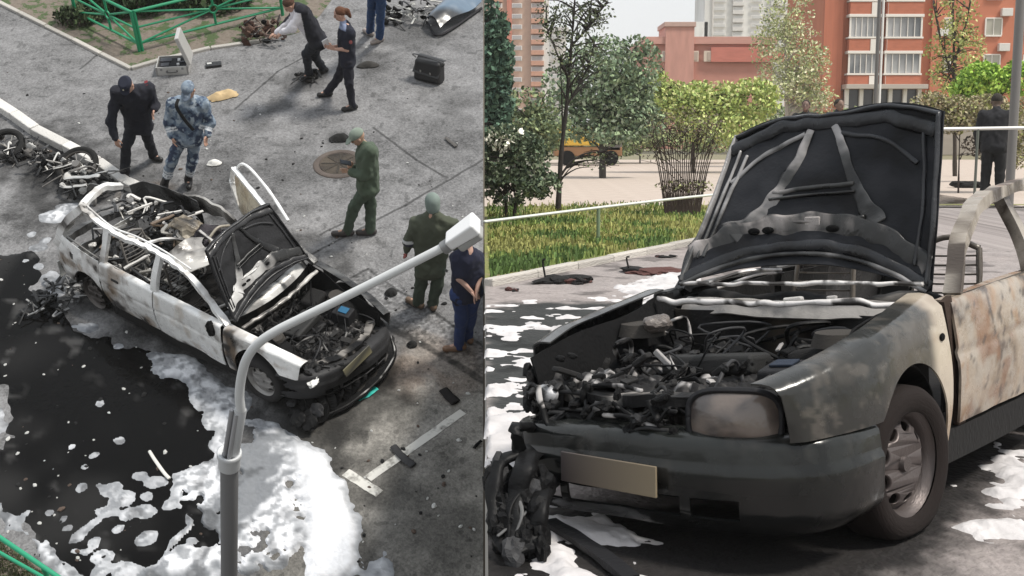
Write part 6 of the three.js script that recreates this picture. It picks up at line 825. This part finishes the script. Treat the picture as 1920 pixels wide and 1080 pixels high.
  { const p = gr(1810, 352), root = thing('charred_debris', 'dark scrap behind the bonnet near the barrier', 'debris'); root.position.set(p.x, 0, p.z); part('charred_lump', [tf(lump(.32, 1.5, .45, .8, 4, .6, 3, SOOT), 0, .08, 0), tf(lump(.2, 1.2, .6, 1, 6, .6, 3, SOOT), .5, .06, .1)], charMat, root); }
  // yellow van half hidden beyond the path
  { const q = zr(1080, 262, -62), root = thing('yellow_truck', 'yellow and orange vehicle half hidden behind the thin tree', 'truck'); root.position.set(q.x, 0, q.z); const c = [.62, .38, .05]; part('cargo_box', [bx(2.2, 1.0, 1.9, .1, 1.55, 0, 0, 0, 0, c, .06)], paintMat, root); part('chassis', [bx(3.6, .5, 1.8, .6, .75, 0, 0, 0, 0, [.25, .13, .06], .05)], paintMat, root); part('cab', [bx(1.0, 1.3, 1.8, 1.9, 1.35, 0, 0, 0, 0, [.10, .09, .085], .12)], paintMat, root); part('window', [bx(.6, .5, .02, 1.95, 1.65, .905, 0, 0, 0, [.03, .035, .04], .01)], paintMat, root); for (const x of [-.5, 1.8]) part('wheel', [cyl(.4, .4, .25, x, .4, .85, Math.PI / 2, 0, 0, BLACK, 18)], rubberMat, root); }
  // ── trees and shrubs ──
  const inside = p => { const u = CX + F * p.x / depthOf(ER, HR, p.y, p.z); return u > 907; };
  const tree = (name, label, cat, dep, spec) => {
    const R = rng(spec.seed), b = zr(spec.base[0], 300, -dep), root = thing(name, label, cat, spec.group); root.position.set(b.x, 0, b.z);
    const L = (u, v, dz = 0) => { const q = zr(u, v, -dep + dz); return V(q.x - b.x, q.y, dz); }, px = dep / F;
    const br = []; for (const t of spec.trunks) { const pts = t.pts.map(p => L(p[0], p[1], p[2] || 0)); if (t.root) pts[0].y = 0; br.push(sweep(pts, k => t.r * (1 - .75 * k) * (1 + .12 * Math.sin(k * 40)), undefined, 7, spec.bark, Math.max(8, pts.length * 5), V(0, 0, 1))); }
    for (let i = 0; i < (spec.twigs || 0); i++) { const c = spec.clumps[R() * spec.clumps.length | 0], p1 = L(c[0] + (R() - .5) * c[2] * 1.7, c[1] + (R() - .5) * c[3] * 1.7, (R() - .5) * c[2] * px); let p0 = null, bd = 1e9; for (let m = 0; m < 14; m++) { const t = spec.trunks[R() * spec.trunks.length | 0].pts, k = 1 + R() * (t.length - 1.01) | 0, q = L(t[k][0], t[k][1], t[k][2] || 0).lerp(L(t[k - 1][0], t[k - 1][1], t[k - 1][2] || 0), R()), dd = q.distanceTo(p1) + (q.y > p1.y ? 2 * (q.y - p1.y) : 0); if (dd < bd) { bd = dd; p0 = q; } } if (p1.y < .05) p1.y = .05; const m = p0.clone().lerp(p1, .5).add(V(0, .12 * p0.distanceTo(p1), 0)); br.push(sweep([p0, m, p1], k => Math.max(.004, spec.twigR * (1 - .8 * k)), undefined, 4, spec.bark, 6)); }
    const ok = br.filter(g => true); part('trunk', ok, stoneMat, root);
    const pos = [], nor = [], col = [], uv = []; const nrm = V(), q = V(), e1 = V(), e2 = V();
    for (const c of spec.clumps) { const n = c[4]; for (let i = 0; i < n; i++) {
      const a = R() * 6.283, w = R() * 2 - 1, r = Math.pow(R(), .45), sq = Math.sqrt(1 - w * w); q.copy(L(c[0] + c[2] * r * sq * Math.cos(a), c[1] + c[3] * r * w, c[2] * px * r * sq * Math.sin(a) * .8)); if (q.y < .03) continue;
      const cl = fbm(q.x / (c[2] * px) * 2.2 + c[0], q.y / (c[2] * px) * 2.2, q.z / (c[2] * px) * 2.2 + 4, 2); if (cl < (spec.gap || .42)) continue; q.add(root.position); if (!inside(q)) { continue; } q.sub(root.position);
      const s = spec.leaf * (.6 + .8 * R()); e1.set(R() - .5, R() - .5, R() - .5).normalize(); e2.set(R() - .5, R() - .5, R() - .5).cross(e1).normalize().multiplyScalar(s * .6); e1.multiplyScalar(s); nrm.crossVectors(e2, e1).normalize();
      const P = [q.clone().sub(e1), q.clone().add(e2), q.clone().add(e1), q.clone().sub(e2)]; for (const k of [0, 1, 2, 0, 2, 3]) { pos.push(P[k].x, P[k].y, P[k].z); nor.push(nrm.x, nrm.y, nrm.z); uv.push(0, 0); }
      const cc = c[5] || spec.col[R() * spec.col.length | 0], k = .65 + .7 * R(); for (let z = 0; z < 6; z++) col.push(cc[0] * k * 1.55, cc[1] * k * 1.5, cc[2] * k * 1.5);
    } }
    const g = new THREE.BufferGeometry(); g.setAttribute('position', new THREE.Float32BufferAttribute(pos, 3)); g.setAttribute('normal', new THREE.Float32BufferAttribute(nor, 3)); g.setAttribute('uv', new THREE.Float32BufferAttribute(uv, 2)); g.setAttribute('color', new THREE.Float32BufferAttribute(col, 3)); part('crown', g, leafMat, root); return root;
  };
  const leafThin = new THREE.MeshPhysicalMaterial({ vertexColors: true, roughness: .9, side: THREE.DoubleSide, transmission: .3, thickness: 0 });
  const bark = [.045, .035, .03];
  // spreading group at the left: dark spruce, thin dark tree, grey-green trees, shrubs
  tree('spruce_tree', 'dense dark blue-green tree cut by the left edge of the street view', 'tree', 36, { seed: 1, base: [914], bark, twigs: 20, twigR: .03, trunks: [{ root: 1, r: .16, pts: [[916, 310], [915, 200], [914, 40]] }], clumps: [[918, 60, 40, 60, 1500], [925, 110, 42, 55, 2200], [930, 180, 38, 60, 2400], [920, 250, 45, 50, 1800]], leaf: .10, gap: .36, col: [[.045, .085, .055], [.065, .12, .08], [.025, .055, .04]] });
  tree('thin_tree', 'thin dark young tree with sparse leaves and leaning trunk on the lawn', 'tree', 24.5, { seed: 2, base: [1045], bark: [.03, .024, .022], twigs: 110, twigR: .018, trunks: [{ root: 1, r: .06, pts: [[1046, 362], [1052, 290], [1062, 200], [1068, 120], [1075, 40], [1080, -40]] }, { r: .03, pts: [[1050, 330], [1075, 300], [1110, 285], [1150, 292]] }, { r: .025, pts: [[1062, 200], [1100, 130], [1120, 60]] }, { r: .025, pts: [[1066, 150], [1040, 90], [1020, 40]] }, { r: .02, pts: [[1070, 90], [1110, 40], [1140, 0]] }], clumps: [[1075, 60, 75, 60, 1000], [1040, 30, 40, 40, 350], [1115, 20, 40, 40, 400], [1090, 120, 60, 40, 400], [1120, 300, 50, 22, 160]], leaf: .035, gap: .46, col: [[.045, .055, .035], [.07, .09, .05], [.10, .12, .06]] });
  tree('grey_tree', 'broad grey-green tree in thin leaf behind the thin dark tree', 'tree', 44, { seed: 3, base: [1130], bark: [.06, .055, .05], twigs: 120, twigR: .03, trunks: [{ root: 1, r: .14, pts: [[1130, 292], [1128, 200], [1125, 90]] }, { r: .08, pts: [[1128, 220], [1170, 140], [1190, 90]] }, { r: .08, pts: [[1128, 220], [1085, 150], [1060, 100]] }], clumps: [[1130, 140, 85, 75, 4600], [1195, 130, 50, 65, 1900], [1060, 170, 50, 60, 1600], [1205, 225, 45, 40, 1500], [1090, 210, 70, 55, 2600], [1170, 200, 60, 60, 2600], [1130, 250, 80, 25, 1400]], leaf: .09, gap: .44, col: [[.12, .17, .10], [.17, .23, .13], [.08, .12, .075], [.20, .24, .17]] });
  tree('lilac_shrub', 'dark shrub with pale blossom at the left edge behind the rail', 'shrub', 22, { seed: 4, base: [955], bark, twigs: 60, twigR: .02, trunks: [{ root: 1, r: .04, pts: [[950, 370], [945, 320], [930, 260]] }, { root: 1, r: .04, pts: [[962, 370], [975, 320], [990, 270]] }], clumps: [[945, 290, 55, 60, 3200], [985, 300, 50, 55, 2600], [960, 350, 70, 35, 2400], [1015, 345, 40, 30, 900], [950, 262, 42, 26, 420, [.75, .75, .66]], [985, 300, 34, 40, 200, [.55, .56, .48]]], leaf: .045, gap: .42, col: [[.035, .055, .035], [.06, .09, .05], [.09, .12, .07], [.14, .17, .11]] });
  tree('bush', 'mid green bush growing behind the dark lilac shrub', 'bush', 40, { seed: 5, base: [1010], bark, twigs: 20, twigR: .03, trunks: [{ root: 1, r: .08, pts: [[1000, 300], [1000, 230]] }], clumps: [[990, 215, 55, 55, 2600], [1030, 240, 45, 45, 1800]], leaf: .08, gap: .42, col: [[.12, .16, .08], [.18, .22, .11], [.07, .10, .06]] });
  tree('yellow_bush', 'bright yellow-green bush mass left of the raised bonnet top', 'bush', 50, { seed: 6, base: [1300], bark, twigs: 30, twigR: .03, trunks: [{ root: 1, r: .1, pts: [[1300, 290], [1300, 200]] }], clumps: [[1260, 195, 55, 45, 2600], [1330, 190, 75, 42, 3800], [1410, 185, 60, 40, 2600], [1350, 235, 90, 40, 3000], [1235, 165, 30, 35, 900]], leaf: .09, gap: .36, col: [[.26, .32, .10], [.32, .38, .13], [.18, .25, .08], [.34, .36, .16]] });
  tree('vase_shrub', 'brown shrub of many upright bare stems left of the raised bonnet', 'shrub', 23, { seed: 7, base: [1270], bark: [.05, .034, .028], twigs: 130, twigR: .008, trunks: Array.from({ length: 26 }, (_, i) => { const t = i / 25, u = lerp(1215, 1350, t), b = lerp(1250, 1310, t); return { root: 1, r: .018, pts: [[b, 366], [lerp(b, u, .45), 320 - 10 * hash(i, 1, 1)], [u, 225 + 40 * hash(i, 2, 5)]] }; }), clumps: [[1280, 235, 85, 35, 700], [1235, 275, 45, 30, 160], [1330, 255, 40, 35, 220], [1285, 350, 60, 14, 400]], leaf: .03, gap: .45, col: [[.16, .18, .08], [.10, .08, .06], [.07, .055, .045], [.22, .24, .11]] });
  tree('birch_tree', 'pale drooping birch left of the red apartment block', 'tree', 58, { seed: 8, base: [1475], bark: [.35, .32, .28], twigs: 120, twigR: .025, trunks: [{ root: 1, r: .12, pts: [[1478, 285], [1474, 150], [1470, -20]] }], clumps: [[1475, 20, 55, 60, 2200], [1465, 90, 62, 60, 2800], [1480, 150, 65, 45, 2800], [1520, 120, 40, 70, 1500], [1530, 185, 45, 30, 1200]], leaf: .075, gap: .43, col: [[.26, .30, .14], [.34, .36, .20], [.18, .22, .11], [.40, .40, .28]] });
  tree('young_tree', 'tall yellow-green tree with dark trunk in front of the red brick block', 'tree', 46, { seed: 9, base: [1790], bark: [.05, .04, .032], twigs: 110, twigR: .025, trunks: [{ root: 1, r: .09, pts: [[1792, 300], [1790, 180], [1788, 60], [1786, -60]] }, { r: .05, pts: [[1789, 120], [1810, 50], [1825, -20]] }, { r: .05, pts: [[1790, 150], [1765, 80], [1750, 10]] }], clumps: [[1790, 30, 50, 60, 1300], [1810, 90, 42, 50, 1100], [1760, 110, 30, 50, 700], [1790, 160, 50, 30, 800]], leaf: .065, gap: .45, col: [[.28, .30, .09], [.22, .26, .08], [.14, .17, .06], [.36, .36, .16]] });
  tree('bright_bush', 'bright green arching bush between the young tree and the grey lamp post', 'bush', 40, { seed: 10, base: [1850], bark, twigs: 40, twigR: .02, trunks: [{ root: 1, r: .05, pts: [[1848, 300], [1848, 200]] }], clumps: [[1845, 150, 50, 36, 3400], [1810, 170, 32, 28, 1200], [1905, 150, 30, 40, 1300]], leaf: .075, gap: .38, col: [[.20, .32, .05], [.28, .40, .08], [.12, .22, .04]] });
  tree('hedge', 'beige-brown clipped hedge behind the barrier rail', 'hedge', 33, { seed: 11, base: [1820], bark, twigs: 120, twigR: .012, trunks: [{ root: 1, r: .03, pts: [[1800, 300], [1800, 230]] }, { root: 1, r: .03, pts: [[1850, 300], [1850, 230]] }], clumps: [[1790, 215, 55, 38, 3000], [1850, 215, 60, 40, 3000], [1910, 230, 40, 50, 2200], [1745, 195, 40, 25, 1400], [1900, 290, 30, 30, 1000], [1850, 275, 50, 26, 1100, [.05, .04, .03]]], leaf: .05, gap: .38, col: [[.22, .20, .12], [.30, .27, .17], [.14, .13, .08], [.20, .22, .08]] });
  tree('hedge', 'low grey-green hedge far behind the sandy path', 'hedge', 66, { seed: 12, base: [1200], bark, twigs: 20, twigR: .03, trunks: [{ root: 1, r: .05, pts: [[1200, 300], [1200, 250]] }], clumps: [[1100, 283, 110, 13, 1600], [1010, 262, 90, 22, 2200], [1180, 258, 90, 24, 2400], [1330, 262, 100, 24, 2400], [1480, 235, 90, 40, 3000], [1600, 240, 80, 40, 2200]], leaf: .11, gap: .36, col: [[.14, .18, .09], [.20, .24, .11], [.10, .13, .07]] });
  // ── buildings ──
  const wallTex = (a, b) => mat({ roughness: .9, map: tex(256, 256, (u, v) => { const k = .85 + .3 * tfbm(u, v, 8, 4); return [k, k, k].map(x => Math.min(1, x * .92)); }), color: 0xffffff });
  const wallMat = wallTex(), glassMat = phys({ roughness: .12, specularIntensity: 1 });
  const px = d => d / F;
  { // red brick block with white balconies
    const d = 91, root = thing('apartment_block', 'red-orange brick apartment block with white-framed glazed balconies at the upper right', 'building'), o = zr(1538, 289, -d); root.position.set(o.x, 0, o.z); const X = u => (u - 1538) * px(d), Y = v => zr(1600, v, -d).y, H = 33, RB = [.56, .20, .115], RD = [.50, .17, .10], WH = [.78, .74, .68];
    part('wall', [bx(X(1990), H, 12, X(1990) / 2, H / 2, -6.6, 0, 0, 0, RB, .02)], wallMat, root); part('corner_pier', [bx(1.5, H, .5, X(1556), H / 2, -.5, 0, 0, 0, RD, .02)], wallMat, root); part('corner_pier', [bx(.9, H, .5, X(1748), H / 2, -.5, 0, 0, 0, RB, .02)], wallMat, root); part('roof', [bx(X(1990) + .6, .4, 12.6, X(1990) / 2, H + .2, -6.6, 0, 0, 0, [.3, .29, .28], .02)], wallMat, root);
    const fl = 66 * px(d), y0 = Y(137);                                   // sill of the lowest balcony row
    for (let f = 0; f < 10; f++) { const yb = y0 + f * fl; if (yb + 2 > H) break;
      for (const [a, b, k] of [[1582, 1638, 0], [1649, 1716, 1]]) { const w = X(b) - X(a), cx = (X(a) + X(b)) / 2, bal = new THREE.Group(); bal.name = 'balcony'; root.add(bal); bal.position.set(cx, yb, 0);
        part('parapet', [bx(w, 1.05, .9, 0, -.72, -.2, 0, 0, 0, RD, .02)], wallMat, bal); part('parapet_panel', [bx(k ? .02 : w * .3, 1.0, .04, k ? -w / 2 + .1 : w * .35, -.72, .275, 0, 0, 0, WH, .01)], paintMat, bal); part('sill', [bx(w + .15, .14, 1.0, 0, -.10, -.2, 0, 0, 0, WH, .02)], paintMat, bal); part('lintel', [bx(w + .15, .22, 1.0, 0, 1.58, -.2, 0, 0, 0, WH, .02)], paintMat, bal);
        part('pane', [bx(w - .1, 1.46, .04, 0, .72, .12, 0, 0, 0, (x, y, z) => mixc([.10, .11, .12], [.42, .42, .42], sstep(.4, .6, fbm(x * 1.3 + f * 7 + a, y * .3, 2, 2))), .01)], glassMat, bal);
        for (let m = 0; m <= 5; m++) part('mullion', [bx(m === 0 || m === 5 ? .14 : .06, 1.46, .08, -w / 2 + .07 + (w - .14) * m / 5, .72, .17, 0, 0, 0, WH, .01)], paintMat, bal); }
      for (const [a, b] of [[1752, 1776], [1838, 1868], [1912, 1940]]) { const w = X(b) - X(a), win = new THREE.Group(); win.name = 'window'; root.add(win); win.position.set((X(a) + X(b)) / 2, yb + .1, -.62); part('frame', [bx(w, .1, .16, 0, 1.35, .06, 0, 0, 0, WH, .01), bx(w, .12, .2, 0, 0, .06, 0, 0, 0, WH, .01), bx(.1, 1.3, .16, -w / 2, .68, .06, 0, 0, 0, WH, .01), bx(.1, 1.3, .16, w / 2, .68, .06, 0, 0, 0, WH, .01), bx(.07, 1.3, .14, 0, .68, .06, 0, 0, 0, WH, .01)], paintMat, win); part('pane', [bx(w - .1, 1.26, .03, 0, .68, .06, 0, 0, 0, [.42, .40, .33], .005)], glassMat, win); }
    }
    for (const [u, v] of [[1872, 88], [1757, 60], [1905, 120], [1874, 22]]) part('air_conditioner', [bx(.85, .6, .4, X(u), Y(v), -.35, 0, 0, 0, [.66, .64, .60], .03)], paintMat, root);
    part('shop_front', [bx(X(1720) - X(1580), 1.9, .5, (X(1720) + X(1580)) / 2, Y(190), -.35, 0, 0, 0, [.06, .06, .065], .02)], glassMat, root); part('shop_fascia', [bx(X(1725) - X(1575), .35, 1.6, (X(1720) + X(1580)) / 2, Y(163), .2, 0, 0, 0, [.45, .40, .35], .02)], paintMat, root); for (let k = 0; k < 6; k++) part('shop_pillar', [bx(.3, 2.4, .3, lerp(X(1582), X(1716), k / 5), Y(192), .1, 0, 0, 0, WH, .02)], paintMat, root); part('ground_floor', [bx(X(1990) + .1, 3.2, .3, X(1990) / 2, 1.6, -.55, 0, 0, 0, [.40, .35, .30], .02)], wallMat, root);
  }
  const far = (label, d, u0, u1, vTop, cols, fl, bays, opt = {}) => { // plain block: wall, bands, windows in a grid; washed-out distance paled into the colours
    const root = thing('apartment_block', label, 'building', opt.group), a = zr(u0, vTop, -d), b = zr(u1, vTop, -d), H = a.y, w = b.x - a.x, F0 = opt.vBottom ? zr(u0, opt.vBottom, -d).y : 3; root.position.set(a.x, 0, a.z); part('wall', [bx(w, H, 14, w / 2, H / 2, -7, 0, 0, 0, cols[0], .02)], wallMat, root); part('roof', [bx(w + .8, .8, 14.8, w / 2, H + .4, -7, 0, 0, 0, cols[1], .02)], wallMat, root);
    const ft = fl * px(d), wg = new THREE.BoxGeometry(1, 1, 1); for (const [c0, c1, col] of opt.stripes || []) part('wall_strip', [bx((c1 - c0) * w, H - .2, .5, (c0 + c1) / 2 * w, H / 2, .1, 0, 0, 0, col, .02)], wallMat, root);
    for (let y = H - ft; y > F0; y -= ft) for (const [c, ww, kind] of bays) { const cx = c * w, W = ww * w; if (kind === 'b') part('balcony', [bx(W, ft * .42, .9, cx, y + ft * .05, .3, 0, 0, 0, cols[2], .02)], wallMat, root); const win = part('window', [bx(W, ft * .44, .12, cx, y + ft * .5, .32, 0, 0, 0, opt.frame || [.75, .72, .68], .01)], paintMat, root); part('pane', [bx(W * .84, ft * .34, .04, cx, y + ft * .5, .40, 0, 0, 0, opt.glass || [.30, .31, .31], .005)], glassMat, win); }
    return root; };
  far('tall orange and white tower block at the left edge behind the trees', 170, 909, 1030, -160, [[.66, .46, .36], [.5, .45, .42], [.62, .34, .24]], 19, [[.18, .18, 'b'], [.5, .16], [.82, .2, 'b']], { stripes: [[.34, .42, [.62, .24, .17]], [.92, 1.0, [.80, .77, .73]]], glass: [.42, .40, .40] });
  far('pale grey-white block between the tower and the low red building', 210, 1030, 1062, 60, [[.78, .75, .72], [.6, .58, .56], [.7, .68, .66]], 18, [[.3, .3], [.7, .3]], { glass: [.5, .5, .5] });
  { const lo = far('long low red building with pale window bands behind the yellow bushes', 130, 1212, 1450, 83, [[.62, .30, .24], [.66, .36, .30], [.60, .28, .22]], 44, [[.18, .12], [.36, .1], [.62, .34], [.9, .12]], { frame: [.70, .60, .50], glass: [.50, .42, .36], vBottom: 150 }); const A = zr(1248, 50, -129.5), B = zr(1302, 50, -129.5); part('stair_tower', [bx(B.x - A.x, A.y, 6, (A.x + B.x) / 2 - lo.position.x, A.y / 2, -2.4, 0, 0, 0, [.64, .34, .28], .02)], wallMat, lo); part('tower_cap', [bx(B.x - A.x + .3, .5, 6.3, (A.x + B.x) / 2 - lo.position.x, A.y + .25, -2.4, 0, 0, 0, [.60, .42, .36], .02)], wallMat, lo); part('upper_band', [bx(8.5, 1.6, .3, 7.3 + (zr(1440, 83, -130).x - zr(1302, 83, -130).x) * .5, zr(1300, 103, -130).y, .3, 0, 0, 0, [.62, .22, .17], .02)], wallMat, lo); }
  { const t = far('white tower block far behind, its top cut by the picture edge', 260, 1325, 1500, -150, [[.80, .78, .75], [.7, .7, .68], [.72, .69, .66]], 15, [[.16, .14], [.36, .12, 'b'], [.56, .12], [.78, .14, 'b']], { glass: [.58, .57, .55], stripes: [[.08, .1, [.7, .66, .62]]] }); const A = zr(1312, 40, -259); part('side_wing', [bx(6, A.y, 10, -2.2, A.y / 2, -5, 0, 0, 0, [.82, .80, .77], .02)], wallMat, t); }
  scene.fog = new THREE.FogExp2(0xf4f1ec, .0005);
}
renderer.render(scene, camera);
